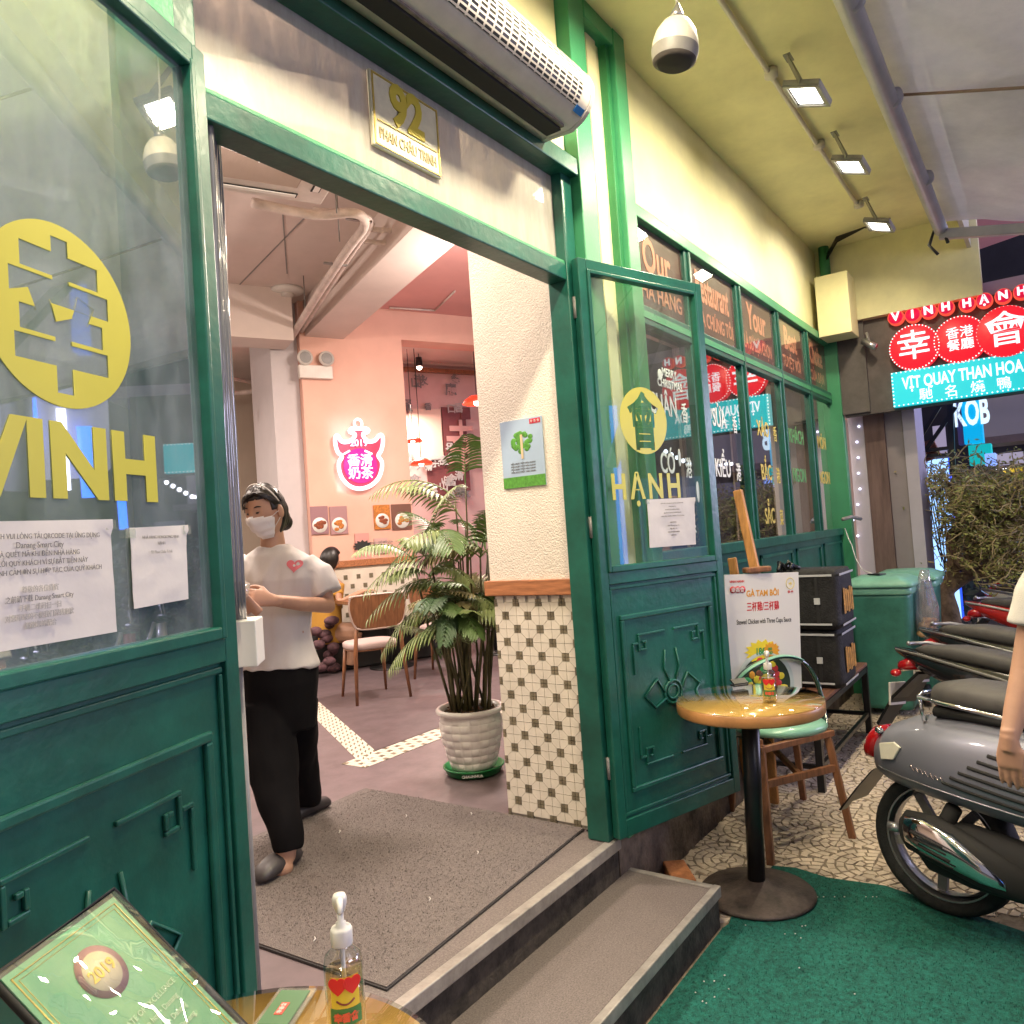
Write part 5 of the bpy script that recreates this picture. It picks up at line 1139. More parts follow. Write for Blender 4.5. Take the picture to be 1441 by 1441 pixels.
# ================================================================== PEOPLE
m_skin = mat('skin', (.46, .26, .17), .5, var=.08, vs=12); m_hair = mat('black_hair', (.012, .009, .008), .38, var=.4, vs=60, stretch=(1, 1, .2))
m_shirt = mat('light_grey_cotton', (.58, .55, .53), .85, var=.05, vs=10, bump=.25, bs=400); m_trs = mat('black_trousers', (.0035, .003, .004), .9, spec=.15)
m_mask = mat('white_mask', (.72, .70, .70), .7, bump=.2, bs=40); m_lash = mat('lashes', (.02, .012, .01), .5)
from mathutils.bvhtree import BVHTree
def headpt(c, r, f, u, a, b, off=0, S=1.0):
    """point of a head: a = longitude from the face, b = latitude; off = extra thickness"""
    ff, rr, uu = cos(b)*cos(a), cos(b)*sin(a), sin(b)
    wd = .077*(1-.30*max(0, -uu)**1.3); dp = .094*(1-.12*max(0, -uu)); ht = .118
    if ff > 0: dp *= .98
    k = (1+off/.09)*S
    p = r*(rr*wd*k)+f*(ff*dp*k)+u*(uu*ht*k)
    if ff > .6 and off < .02:
        g = math.exp(-((a/.17)**2))*math.exp(-(((b+.10)/.16)**2)); p += f*.014*g*S          # nose
        g2 = sum(math.exp(-(((a-s*.36)/.17)**2)) for s in (-1, 1))*math.exp(-(((b-.10)/.11)**2)); p -= f*.006*g2*S
    return c+p
def headball(c, r, f, u, offf, S=1.0, n=56, m=36):
    b_ = B(); rings = [[headpt(c, r, f, u, -pi+2*pi*i/n, -pi/2+pi*max(.01, min(.99, j/m)), offf(-pi+2*pi*i/n, -pi/2+pi*j/m), S) for i in range(n)] for j in range(m+1)]
    return b_.loft(rings)
def drape(pts, obj, d, off=.003):
    dg = DG(); bv = BVHTree.FromObject(obj, dg); Mi = obj.matrix_world.inverted(); out = []
    bpy.context.view_layer.update()
    rt = obj
    while rt.parent: rt = rt.parent
    Mr = rt.matrix_basis; Mi = Mr.inverted()
    for p in pts:
        o = Mi @ (V(p)-V(d)*.6); dd = (Mi.to_3x3() @ V(d)).normalized(); h = bv.ray_cast(o, dd)
        out.append((Mr @ h[0])-V(d).normalized()*off if h[0] else V(p))
    return out
def ell(c, ra, rb, A, Bv, n=20, p=2.2): return [c+A*(ra*math.copysign(abs(cos(2*pi*i/n))**(2/p), cos(2*pi*i/n)))+Bv*(rb*math.copysign(abs(sin(2*pi*i/n))**(2/p), sin(2*pi*i/n))) for i in range(n)]
def hand(b, wrist, d, palm_n, S=1.0, curl=.5, thumb=1):
    """palm plus five bent fingers, d = direction of the fingers, palm_n = palm normal"""
    d = d.normalized(); nn_ = (palm_n-d*palm_n.dot(d)).normalized(); s = d.cross(nn_)
    b.loft([ell(wrist+d*x*S, w_*S, h_*S, s, nn_, 14) for x, w_, h_ in ((-.032, .023, .020), (-.01, .026, .019), (.02, .032, .016), (.05, .040, .014), (.085, .040, .012), (.092, .034, .009))])
    for k, (o, l, r) in enumerate(((-.031, .062, .0075), (-.011, .072, .0085), (.010, .075, .0088), (.030, .068, .0085))):
        p = wrist+d*.085*S+s*o*S; seg = [l*.45, l*.32, l*.27]; pts = [p-d*.02*S]; dirv = d.copy(); pts.append(p)
        for j, sl_ in enumerate(seg):
            ang = curl*(.5+.35*j+.08*k); dirv = (d*cos(ang)+nn_*sin(ang)).normalized(); p = p+dirv*sl_*S; pts.append(p)
        b.tube(pts, [r*S, r*S, r*.95*S, r*.88*S, r*.7*S], 8)
    tb = wrist+d*.03*S-s*.030*S*thumb if thumb > 0 else wrist+d*.03*S+s*.030*S
    sg_ = -1 if thumb > 0 else 1
    b.tube([tb-s*sg_*.01*S, tb+s*sg_*.02*S+d*.025*S+nn_*.01*S, tb+s*sg_*.028*S+d*.055*S+nn_*.022*S, tb+s*sg_*.022*S+d*.078*S+nn_*.03*S], [.013*S, .011*S, .0095*S, .007*S], 8)
# --- the waitress
wo = thing('person', W(405, 1200, 3.35), 'woman in a grey heart T-shirt, black trousers and white face mask stepping through the doorway', 'person')
wo.matrix_basis = Matrix.Translation(V((wo.matrix_basis.translation.x, wo.matrix_basis.translation.y, .32)))
hc = W(374, 721, 3.36); fd = (-HR*.36-HF*.92-Z_*.22).normalized(); ru = (Z_+fd*.2-HR*.04); ru = (ru-fd*ru.dot(fd)).normalized(); rr_h = fd.cross(ru)*-1
rr_h = ru.cross(fd)
body = headball(hc, rr_h, fd, ru, lambda a, b: 0)
body.tube([W(384, 768, 3.40), W(383, 752, 3.395), W(380, 735, 3.39)], [(.062, .055), (.05, .05), (.05, .05)], 16)
def P3(*a): return W(*a)
tors = [(772, 386, .055, .055, 3.40), (779, 388, .12, .075, 3.40), (791, 391, .135, .075, 3.40), (830, 392, .135, .085, 3.39), (880, 392, .135, .10, 3.38), (930, 394, .15, .11, 3.38), (975, 394, .14, .10, 3.38)]
body.loft([ell(P3(x, y, d), a, c, HR, HF, 24) for y, x, a, c, d in tors])
LA = [P3(432, 797, 3.40), P3(453, 825, 3.40), P3(461, 852, 3.37), P3(425, 850, 3.22), P3(386, 845, 3.12)]
body.tube(LA, [.042, .043, .038, .031, .024], 16)
RA = [P3(350, 797, 3.38), P3(326, 830, 3.38), P3(320, 862, 3.34), P3(335, 862, 3.18), P3(352, 852, 3.06)]
body.tube(RA, [.042, .044, .040, .034, .025], 16)
hd_ = (P3(345, 838, 3.07)-P3(386, 845, 3.12)).normalized()
hand(body, P3(386, 845, 3.12), hd_, (-Z_*.3+HF*.6-HR*.1), .95, .55, 1)
hand(body, P3(358, 856, 3.05), (P3(338, 838, 3.04)-P3(358, 856, 3.05)).normalized()*1.0, (Z_*.7+HF*.5), .92, .7, -1)
body.tube([P3(404, 1180, 3.10), P3(401, 1210, 3.09)], [.045, .04], 12); body.ball(P3(396, 1220, 3.08), .045, .05, .04)
body.tube([P3(436, 1110, 3.70), P3(436, 1138, 3.74)], [.042, .04], 12)
body.tube([P3(374, 960, 3.37), P3(382, 1090, 3.24), P3(403, 1178, 3.11), P3(402, 1205, 3.09)], [.075, .058, .042, .040], 14); body.tube([P3(418, 960, 3.39), P3(424, 1040, 3.52), P3(433, 1105, 3.68), P3(436, 1136, 3.74)], [.07, .052, .042, .040], 14)
remesh(body, 'body', m_skin, wo, .0052, 3)
def hair_off(a, b):
    face = abs(a) < 1.05+.25*max(0, -b) and b < .62-.10*abs(a-.3) and b > -2
    if 1.05 < abs(a) < 1.75 and b < .10: return -.012
    if face: return -.012
    low = -.55 if abs(a) < 1.7 else -.95
    if b < low: return -.015
    e = .008+.005*NZ.noise(V((a*14, b*2, 0)))
    if abs(a) > 2.3: e += .006*math.exp(-((b+.25)/.5)**2)
    return e
headball(hc, rr_h, fd, ru, hair_off, n=84, m=56).build('hair', m_hair, wo)
fr_ = B()       # fringe strands swept to the sides and a low knot
for k in range(20):
    a0 = .25+rnd.uniform(-.25, .25); s_ = 1 if k % 2 else -1; pts = []
    for j in range(7):
        v = j/6; a = a0+s_*v*(1.15 if s_ > 0 else 1.25); b = .82-.42*v**1.5-(.16*v**3); pts.append(headpt(hc, rr_h, fd, ru, a, b, .010+.005*sin(v*3)))
    fr_.tube(pts, [.004, .006, .006, .005, .004, .003, .0015], 6)
fr_.ball(hc-fd*.085-ru*.045, .045, .045, .05); fr_.ball(hc-fd*.11-ru*.07, .034, .036, .038)
fr_.build('fringe', m_hair, wo)
for k, (tilt, m_, r_) in enumerate(((.30, m_white, .0032), (.44, m_black, .0045), (.60, m_grey, .003))):
    pts = []
    for j in range(17):
        v = -1.25+2.5*j/16; A_ = ru*cos(v)*(.131-.012*k)+rr_h*sin(v)*.091; pts.append(hc+A_+fd*(.045-.045*k)*cos(v)-fd*.01)
    B().tube(pts, r_, 6).build('headband', m_, wo)
def mask_off(a, b):
    if abs(a) < 1.15 and -1.05 < b < .02-.12*abs(a):
        rid = .012*math.exp(-(a/.5)**2)*math.exp(-((b+.35)/.3)**2); return .008+rid+.002*sin(b*22)
    return -.02
headball(hc, rr_h, fd, ru, mask_off, n=72, m=56).build('face_mask', m_mask, wo)
q = B()
for s_ in (-1, 1): q.tube([headpt(hc, rr_h, fd, ru, s_*1.05, -.1, .008), headpt(hc, rr_h, fd, ru, s_*1.3, .0, .010), headpt(hc, rr_h, fd, ru, s_*1.5, .02, .014)], .0015, 5); q.tube([headpt(hc, rr_h, fd, ru, s_*1.05, -.6, .006), headpt(hc, rr_h, fd, ru, s_*1.35, -.3, .010), headpt(hc, rr_h, fd, ru, s_*1.5, -.12, .014)], .0015, 5)
q.build('ear_loops', m_mask, wo)
for s_ in (-1, 1):
    B().ball(headpt(hc, rr_h, fd, ru, s_*1.53, -.02, .006), .012, .018, .03, 12, 8, axes=(rr_h, fd, ru)).build('ear', m_skin, wo)
    B().tube([headpt(hc, rr_h, fd, ru, s_*(.36+.04*k*s_*s_)-s_*.10, .12-.012*(1-((k-2)/2)**2)*1.5, .0035) for k in range(5)], [.0015, .0035, .0045, .0035, .0015], 6).build('eyelashes', m_lash, wo)
    B().tube([headpt(hc, rr_h, fd, ru, s_*(.22+.10*k), .30+.03*sin(k*.8), .003) for k in range(5)], [.0012, .003, .003, .0025, .001], 6).build('eyebrow', m_lash, wo)
sh = B()
ts = [(768, 385, .064, .058, 3.405), (774, 386, .088, .070, 3.405), (781, 388, .130, .086, 3.40), (790, 391, .163, .098, 3.40), (815, 392, .160, .112, 3.38), (850, 390, .157, .116, 3.37), (890, 388, .152, .114, 3.37), (925, 391, .168, .124, 3.37), (938, 393, .174, .128, 3.37)]
sh.loft([ell(P3(x, y+(x-394)*0, d), a, c, HR, HF, 28) for y, x, a, c, d in ts])
sh.tube([P3(428, 793, 3.40), P3(447, 808, 3.40), P3(459, 836, 3.385)], [.058, .062, .068], 18)
sh.tube([P3(352, 793, 3.39), P3(334, 808, 3.38), P3(325, 836, 3.37)], [.058, .062, .068], 18)
shirt = remesh(sh, 'tshirt', m_shirt, wo, .006, 2, .017, 9)
cl = B().tube([P3(385, 771, 3.405)+HR*.072*cos(a)+HF*.062*sin(a)+V((0, 0, .016*sin(a)-.008)) for a in [2*pi*i/24 for i in range(24)]], .007, 6, closed=True); cl.build('collar', m_shirt, wo)
hh = []
for i in range(24):
    a = 2*pi*i/24; hx = 16*sin(a)**3; hy = 13*cos(a)-5*cos(2*a)-2*cos(3*a)-cos(4*a); hh.append(P3(404+hx*.68, 797-hy*.66, 3.2))
hp_ = drape(hh+[P3(404, 797, 3.2)], shirt, HF, .003)
q = B(); q.add(hp_, [[i, (i+1) % 24, 24] for i in range(24)], True); q.build('heart_print', mat('heart_pink', (.66, .16, .18), .7), wo, fixn=False)
hp2 = drape([P3(404+1.8*cos(a), 797+1.8*sin(a), 3.2) for a in [2*pi*i/10 for i in range(10)]], shirt, HF, .005)
B().add(hp2, [list(range(10))]).build('heart_dot', m_white, wo, fixn=False)
tr_ = B()
tr_.loft([ell(P3(x, y, d), a, c, HR, HF, 26) for y, x, a, c, d in ((930, 394, .165, .115, 3.375), (960, 394, .170, .125, 3.37), (1000, 393, .168, .126, 3.38), (1026, 392, .160, .122, 3.39))])
tr_.loft([ell(P3(x, y, d), a, c, HR, HF, 20) for y, x, a, c, d in ((985, 374, .11, .12, 3.36), (1040, 378, .108, .115, 3.30), (1090, 386, .098, .105, 3.24), (1140, 396, .074, .085, 3.16), (1175, 403, .056, .066, 3.11), (1194, 405, .050, .058, 3.09))])
tr_.loft([ell(P3(x, y, d), a, c, HR, HF, 20) for y, x, a, c, d in ((985, 420, .085, .12, 3.42), (1040, 424, .074, .10, 3.52), (1075, 426, .068, .09, 3.60), (1110, 431, .060, .08, 3.68), (1130, 434, .054, .07, 3.72))])
remesh(tr_, 'trousers', m_trs, wo, .009, 3, .016, 7)
def clog(c, d, m_, S=1.0):
    s = V((-d.y, d.x, 0)); b = B(); rings = []
    for x, w_, zb, zt in ((-.11, .028, 0, .045), (-.09, .040, 0, .06), (-.02, .046, 0, .075), (.06, .050, 0, .078), (.11, .048, 0, .066), (.145, .035, .005, .045), (.155, .015, .01, .03)):
        rings.append([c+d*x*S+s*w_*S*math.copysign(abs(cos(a))**.8, cos(a))+V((0, 0, (zb+(zt-zb)*(.5+.5*sin(a)))*S)) for a in [2*pi*i/18 for i in range(18)]])
    return b.loft(rings)
fdn = (V(onz(368, 1238, .33))-V(onz(415, 1205, .33))); fdn.z = 0; fdn.normalize()
clog(onz(397, 1222, .333), fdn, 0, .98).build('clog', mat('grey_rubber', (.045, .04, .042), .45), wo)
fr2 = (-HR*.55-HF*.8).normalized(); clog(onz(440, 1143, .334), fr2, 0, .9).build('clog', mat('grey_rubber_dark', (.03, .026, .028), .5), wo)
tag(B().tube([P3(338, 842, 3.02), P3(338, 823, 3.0)], [.030, .038], 20).build('glass_cup', glass_mat('cup', dirt_haze=.4, base=.1)), 'small clear cup held in the hands of the masked woman', 'cup')

# --- passer-by at the right edge (only the arm and sleeve reach into the picture)
pb = thing('person', W(1560, 1200, 2.35), 'passer-by in a white T-shirt at the right edge, forearm hanging in front of the scooter', 'person')
pb.matrix_basis = Matrix.Translation(V((pb.matrix_basis.translation.x, pb.matrix_basis.translation.y, .008)))
D0 = 2.32
h2 = W(1560, 700, D0); f2 = (HR*.8+HF*.6).normalized(); r2 = Z_.cross(f2)
bd2 = headball(h2, r2, f2, Z_, lambda a, b: 0)
bd2.tube([W(1556, 780, D0), W(1558, 730, D0)], [(.07, .065), (.055, .055)], 16)
bd2.loft([ell(W(x, y, D0), a, c, HR, HF, 24) for y, x, a, c in ((782, 1556, .06, .06), (790, 1556, .14, .08), (812, 1556, .19, .10), (900, 1560, .17, .11), (1000, 1566, .15, .11), (1060, 1572, .17, .12))])
AR = [W(1470, 815, D0), W(1452, 900, D0), W(1443, 945, D0-.01), W(1430, 1000, D0-.03), W(1420, 1040, D0-.05), W(1421, 1056, D0-.05)]
bd2.tube(AR, [.050, .043, .039, .033, .0245, .023], 18)
hand(bd2, W(1420, 1040, D0-.05), (W(1424, 1100, D0-.05)-W(1420, 1040, D0-.05)).normalized(), HR*.75+HF*.6, .95, .24, -1)
bd2.tube([W(1632, 815, D0), W(1672, 930, D0), W(1690, 1050, D0)], [.05, .04, .026], 14); hand(bd2, W(1690, 1050, D0), -Z_, -HR, .9, .4, -1)
for sx_, dd_ in ((-1, -.12), (1, .2)): bd2.loft([ell(W(1572+sx_*34, 1035, D0)+HF*dd_*k+V((0, 0, -.90*k)), .085-.035*k, .09-.04*k, HR, HF, 16) for k in (0, .25, .5, .75, .9)])
remesh(bd2, 'body', m_skin, pb, .0045, 2)
headball(h2, r2, f2, Z_, lambda a, b: -.012 if (abs(a) < 1.1 and b < .6) or b < -.6 else .012, n=48, m=32).build('hair', m_hair, pb)
s2 = B(); s2.loft([ell(W(x, y, D0), a, c, HR, HF, 26) for y, x, a, c in ((784, 1556, .075, .07), (795, 1556, .16, .095), (815, 1556, .205, .115), (900, 1560, .19, .125), (1000, 1566, .175, .13), (1075, 1572, .19, .14))])
s2.tube([W(1478, 812, D0), W(1462, 840, D0), W(1452, 884, D0)], [.065, .068, .072], 18); s2.tube([W(1640, 812, D0), W(1655, 840, D0), W(1664, 890, D0)], [.065, .068, .072], 18)
remesh(s2, 'tshirt', mat('white_cotton', (.64, .62, .58), .85, bump=.2, bs=300), pb, .010, 3, .008, 7)
t2 = B(); t2.loft([ell(W(x, y, D0), a, c, HR, HF, 20) for y, x, a, c in ((1050, 1570, .17, .13), (1110, 1574, .18, .13))])
for sx_, dd_ in ((-1, -.12), (1, .2)): t2.loft([ell(W(1572+sx_*34, 1035, D0)+HF*dd_*k+V((0, 0, -.88*k)), .112-.035*k, .115-.035*k, HR, HF, 16) for k in (0, .25, .5, .75, .96)])
remesh(t2, 'trousers', mat('navy_trousers', (.02, .025, .05), .8), pb, .012, 3, .008)
for sx_, dd_ in ((-1, -.12), (1, .2)):
    c = W(1572+sx_*34, 1035, D0)+HF*dd_; c.z = .012; clog(c, f2, 0).build('shoe', m_black, pb)
# ================================================================== INTERIOR OBJECTS
# rolled plastic strip curtain and white box by the left jamb
pc_ = thing('strip_curtain', (1.35, 1.78, 1.35), 'gathered grey plastic strip curtain hanging at the left jamb', 'curtain')
ta, tb1 = onx(291, 150, 1.30), W(331, 872, 1.95)
for k in range(5):
    b = B(); top = W(287+k*2.2, 130, 1.90+k*.035); bot = W(320+k*4.2, 868+k*1.0, 1.90+k*.035); L = 14
    rings = []
    for j in range(L+1):
        c = top.lerp(bot, j/L)+HF*.01*NZ.noise(V((k, j*.5, 0)))
        rings.append([c+HR*.020*cos(a)*(1+.2*NZ.noise(V((a, j*.3, k))))+HF*.012*sin(a) for a in [2*pi*i/12 for i in range(12)]])
    b.loft(rings); b.build('strip', mat('smoky_pvc', (.10, .10, .11), .2, coat=1, var=.2, vs=3) if k == 0 else bpy.data.materials['smoky_pvc'], pc_)
wbx = thing('white_box', W(340, 940, 2.0), 'small white box on a slim stand behind the left door post', 'box')
B().obox(W(340, 903, 2.05), HR*.050+HF*.0, HF*.06-HR*.01, (0, 0, .060)).build('box_body', m_white, wbx, bev=.003)
B().tube([W(336, 934, 2.05), V((W(336, 934, 2.05).x, W(336, 934, 2.05).y, .33))], .010, 10).build('stand', m_grey, wbx)
# ceiling cassette --------------------------------------------------
cs = thing('ceiling_cassette', (3.0, 4.2, 3.88), 'square white ceiling air conditioner with a beige intake grille', 'air conditioner')
zc_ = 3.88; pA, pB = onz(452, 289, zc_), onz(297, 266, zc_)
cu = (pB-pA); cu.z = 0; cu.normalize(); cv = (onz(462, 228, zc_)-onz(452, 289, zc_)); cv = V((cu.y, -cu.x, 0)); cv = cv if cv.dot(V((-.42, -.9, 0))) > 0 else -cv
Wc = .92; cc = pA+cu*Wc/2+cv*Wc/2
B().obox(cc+V((0, 0, .02)), cu*Wc/2, cv*Wc/2, (0, 0, .02)).build('panel', m_offw, cs, bev=.012)
B().obox(cc+V((0, 0, .18)), cu*.40, cv*.40, (0, 0, .14)).build('case', m_offw, cs)
B().obox(cc-V((0, 0, .002)), cu*.255, cv*.255, (0, 0, .004)).build('intake_grille', mat('grille_beige', (.36, .27, .23), .6), cs)
q = B()
for k in range(40): q.obox(cc+cv*(-.25+.50*k/39)-V((0, 0, .007)), cu*.25, cv*.002, (0, 0, .003))
stuff(q.build('grille_bars', mat('grille_tan', (.44, .34, .29), .6), cs))
for s_ in (-1, 1):
    B().obox(cc+cv*.37*s_-V((0, 0, .001)), cu*.28, cv*.028, (0, 0, .004)).build('louvre', m_blackm, cs); B().obox(cc+cu*.37*s_-V((0, 0, .001)), cv*.28, cu*.028, (0, 0, .004)).build('louvre', m_blackm, cs)
    B().obox(cc+cv*.372*s_-V((0, 0, .006)), cu*.27, cv*.018, (0, .0, .003)).build('flap', m_white, cs); B().obox(cc+cu*.372*s_-V((0, 0, .006)), cv*.27, cu*.018, (0, .0, .003)).build('flap', m_white, cs)
q = B()
for a in (-1, 1):
    for b_ in (-1, 1): q.tube([cc+cu*.36*a+cv*.36*b_+V((0, 0, .04)), cc+cu*.36*a+cv*.36*b_+V((0, 0, .52))], .005, 6)
q.build('hanger_rods', m_grey, cs)
# pipes ------------------------------------------------------------
m_pipe = mat('wrapped_pipe', (.62, .52, .47), .7, var=.2, vs=8, bump=.3, bs=40)
pi_ = thing('ceiling_pipes', (4.2, 4.6, 4.0), 'bundle of wrapped pipes running under the ceiling toward the back', 'pipes')
def pz(x, y, z): return onz(x, y, z)
runs = [([(355, 285, 4.05), (440, 302, 4.05), (500, 300, 4.05), (513, 318, 4.05), (490, 350, 4.02), (450, 410, 4.0), (410, 475, 4.0), (384, 520, 4.0), (372, 546, 4.0), (345, 552, 4.0), (300, 556, 4.0)], .036), ([(440, 296, 4.12), (512, 304, 4.12), (520, 320, 4.12), (498, 352, 4.08), (458, 412, 4.06), (418, 477, 4.06), (388, 526, 4.06), (376, 540, 4.05), (310, 530, 4.05)], .024),
        ([(512, 322, 4.15), (576, 324, 4.15), (598, 300, 4.15)], .022), ([(512, 340, 4.1), (565, 341, 4.1), (582, 322, 4.1), (600, 296, 4.1)], .020), ([(525, 315, 4.2), (470, 400, 4.2), (420, 490, 4.2), (395, 530, 4.2)], .016), ([(330, 418, 4.3), (380, 422, 4.3), (395, 440, 4.3), (415, 465, 4.2), (430, 467, 4.2)], .010), ([(430, 467, 4.2), (455, 468, 4.2), (466, 462, 4.3)], .009)]
for pts, r in runs: B().tube(smoothp([pz(*p) for p in pts], 4), r, 12).build('pipe', m_pipe, pi_)
for (x, y) in ((474, 300), (478, 340), (430, 440), (322, 470)):
    p = pz(x, y, 4.02); B().tube([p, V((p.x, p.y, CZ))], .006, 6).build('hanger', m_grey, pi_)
for (x, y, z) in ((505, 310, 4.06), (472, 372, 4.02), (400, 500, 4.0), (372, 545, 4.0)):
    p = pz(x, y, z); B().obox(p, db*.10, da*.012, (0, 0, .008)).build('strap', m_grey, pi_)
dt = onz(404, 407, CZ); dd = thing('smoke_detector', dt, 'round white smoke detector on the beige ceiling beside the pipes', 'smoke detector')
B().lathe([(.001, 0), (.17, 0), (.17, -.03), (.12, -.05), (.001, -.05)], dt, 32).build('disc', m_white, dd); B().lathe([(.07, -.05), (.07, -.085), (.001, -.09)], dt, 24, cap=False).build('sensor', m_offw, dd)
q = B().tube([pz(548, 433, CZ-.02), pz(612, 437, CZ-.02)], .012, 6); q.tube([pz(612, 437, CZ-.02), pz(640, 410, CZ-.02)], .012, 6); tag(q.build('conduit', m_pipe), 'thin conduit along the salmon wall top under the pink-lit ceiling', 'pipe')
# emergency light ---------------------------------------------------
el = bw(444, 524, -.03); et = thing('emergency_light', el, 'white emergency light with two round lamps high on the salmon wall', 'emergency light')
B().obox(el, db*.19, da*.035, (0, 0, .075)).build('case', m_offw, et, bev=.01)
for s_ in (-1, 1): B().lathe([(.02, -.02), (.085, .0), (.085, .03), (.001, .035)], el+db*.12*s_+V((0, 0, .15))-da*.03, 20, -da).build('lamp_head', m_offw, et); B().lathe([(.065, .036), (.001, .038)], el+db*.12*s_+V((0, 0, .15))-da*.03, 20, -da, cap=False).build('lens', m_grey, et)
# neon sign ---------------------------------------------------------
def cz6(x, y): return (280+x/3.43, 380+y/3.43)
ns = thing('neon_sign', bw(504, 690, -.05), 'glowing gourd shaped neon sign 2019 on the salmon wall', 'neon sign')
m_tubew = emi('neon_white', (1, .86, .92), .75); m_nred = emi('neon_red', (1, .012, .06), .38); m_npur = emi('neon_lilac', (.85, .75, 1), .62); m_nmag = emi('neon_magenta', (.75, .01, .22), .42)
outl = [(735, 766), (728, 780), (752, 792), (745, 812), (722, 828), (690, 828), (668, 800), (657, 812), (660, 850), (672, 882), (690, 900), (676, 930), (678, 970), (695, 1010), (730, 1044), (778, 1056), (830, 1040), (866, 1005), (882, 960), (882, 925), (866, 896), (880, 870), (888, 830), (884, 798), (868, 800), (850, 822), (820, 828), (800, 812), (792, 792), (815, 780), (808, 766)]
op = [bw(*cz6(*p), -.06) for p in outl]
B().tube(smoothp(op+[op[0]], 4)[:-1], .024, 8, closed=True).build('outline_tube', m_tubew, ns)
rg_c = bw(*cz6(768, 741), -.06); B().tube([rg_c+db*.046*cos(a)+Z_*.052*sin(a) for a in [2*pi*i/20 for i in range(20)]], .014, 8, closed=True).build('ring_tube', m_tubew, ns)
fp = smoothp([bw(*cz6(*p), -.035) for p in outl]+[bw(*cz6(*outl[0]), -.035)], 4)[:-1]
o0 = bw(*cz6(770, 900), -.035); B().prism([((p-o0).dot(db), (p-o0).z) for p in fp], o0, db, Z_, -da*.012).build('red_face', m_nred, ns)
B().prism([((p-o0).dot(db)*1.04, (p-o0).z*1.03) for p in fp], o0+da*.03, db, Z_, -da*.012).build('backing', m_white, ns)
B().lathe([(.001, 0), (.20, 0), (.20, .008), (.001, .008)], bw(*cz6(780, 945), -.05), 40, -da).build('magenta_face', m_nmag, ns)
text('2019', .105, bw(*cz6(772, 836), -.075), db, Z_, m_npur, ns, 'neon_lettering', .004, .0015)
text('香滑\n奶茶', .150, bw(*cz6(780, 952), -.085), db, Z_, m_npur, ns, 'neon_lettering', .004, .002, line=.95)
for a, b in (((700, 888), (728, 872)), ((800, 872), (836, 888))): B().tube([bw(*cz6(*a), -.075), bw(*cz6(*b), -.075)], .012, 6).build('dash_tube', m_tubew, ns)
area('neon_glow', bw(504, 640, -.14), bw(504, 640, .5), .5, 1.6, (1, .45, .55), .8)
# pictures ----------------------------------------------------------
def pic(nm, x0, y0, x1, y1, label, bowls, base):
    p, q = bw(x0, y0, -.012), bw(x1, y1, -.012); c = (p+q)/2; hw_ = abs((q-p).dot(db))/2; hh_ = abs(q.z-p.z)/2
    t = thing(nm, c, label, 'picture'); B().obox(c, db*hw_, da*.006, (0, 0, hh_)).build('sheet', base, t)
    for (u, v, r, m_) in bowls:
        bc_ = c+db*u*hw_+Z_*v*hh_-da*.008; B().lathe([(r*hh_, 0), (r*hh_*.96, .004), (.001, .003)], bc_, 24, -da, cap=False).build('bowl', m_white, t)
        for i in range(12): a = rnd.uniform(0, 6.28); k = rnd.uniform(0, .7)*r*hh_; B().ball(bc_-da*.005+db*k*cos(a)+Z_*k*sin(a), .03, .022, .003, 8, 5, axes=(db, Z_, da)).build('food', m_, t)
    return t, c
brf = mat('picture_food', (.25, .06, .02), .5, var=.6, vs=40); orf = mat('picture_orange', (.50, .18, .03), .5, var=.5, vs=40)
pic('food_picture', 436, 713, 463, 751, 'mauve food picture with a dark bowl at the left of the lower wall', [(0, -.35, .55, brf)], mat('mauve_print', (.30, .16, .18), .5))
pic('food_picture', 463.3, 713, 490, 751, 'mauve food picture with a noodle bowl right beside the first one', [(0, -.35, .55, orf)], mat('mauve_print2', (.36, .20, .21), .5))
pic('food_picture', 525, 711, 550, 744, 'orange food picture with a white soup bowl under the neon sign', [(0, -.3, .6, brf)], orf)
pic('food_picture', 550.3, 710, 580, 744, 'dark food picture half behind the palm fronds', [(0, -.3, .6, orf)], mat('dark_print', (.16, .07, .05), .5))
t, c = pic('leaflet', 499, 751, 521, 786, 'pink leaflet with a dark starburst below the neon sign', [], mat('pink_print', (.62, .30, .27), .6))
B().prism([(r*cos(a), r*.6*sin(a)) for a, r in [(2*pi*i/24, .12 if i % 2 == 0 else .085) for i in range(24)]], c-da*.008+V((0, 0, .0)), db, Z_, -da*.003).build('starburst', m_ink_d, t)
t, c = pic('leaflet', 526, 758, 546, 778, 'small pale leaflet to the right of the starburst leaflet', [], mat('pale_pink_print', (.56, .36, .34), .6))
for k in range(3): text('MENU • GIỜ MỞ CỬA', .03, c-da*.009+V((0, 0, .04-k*.04)), db, Z_, m_ink, t, 'print', .0005, .0005)
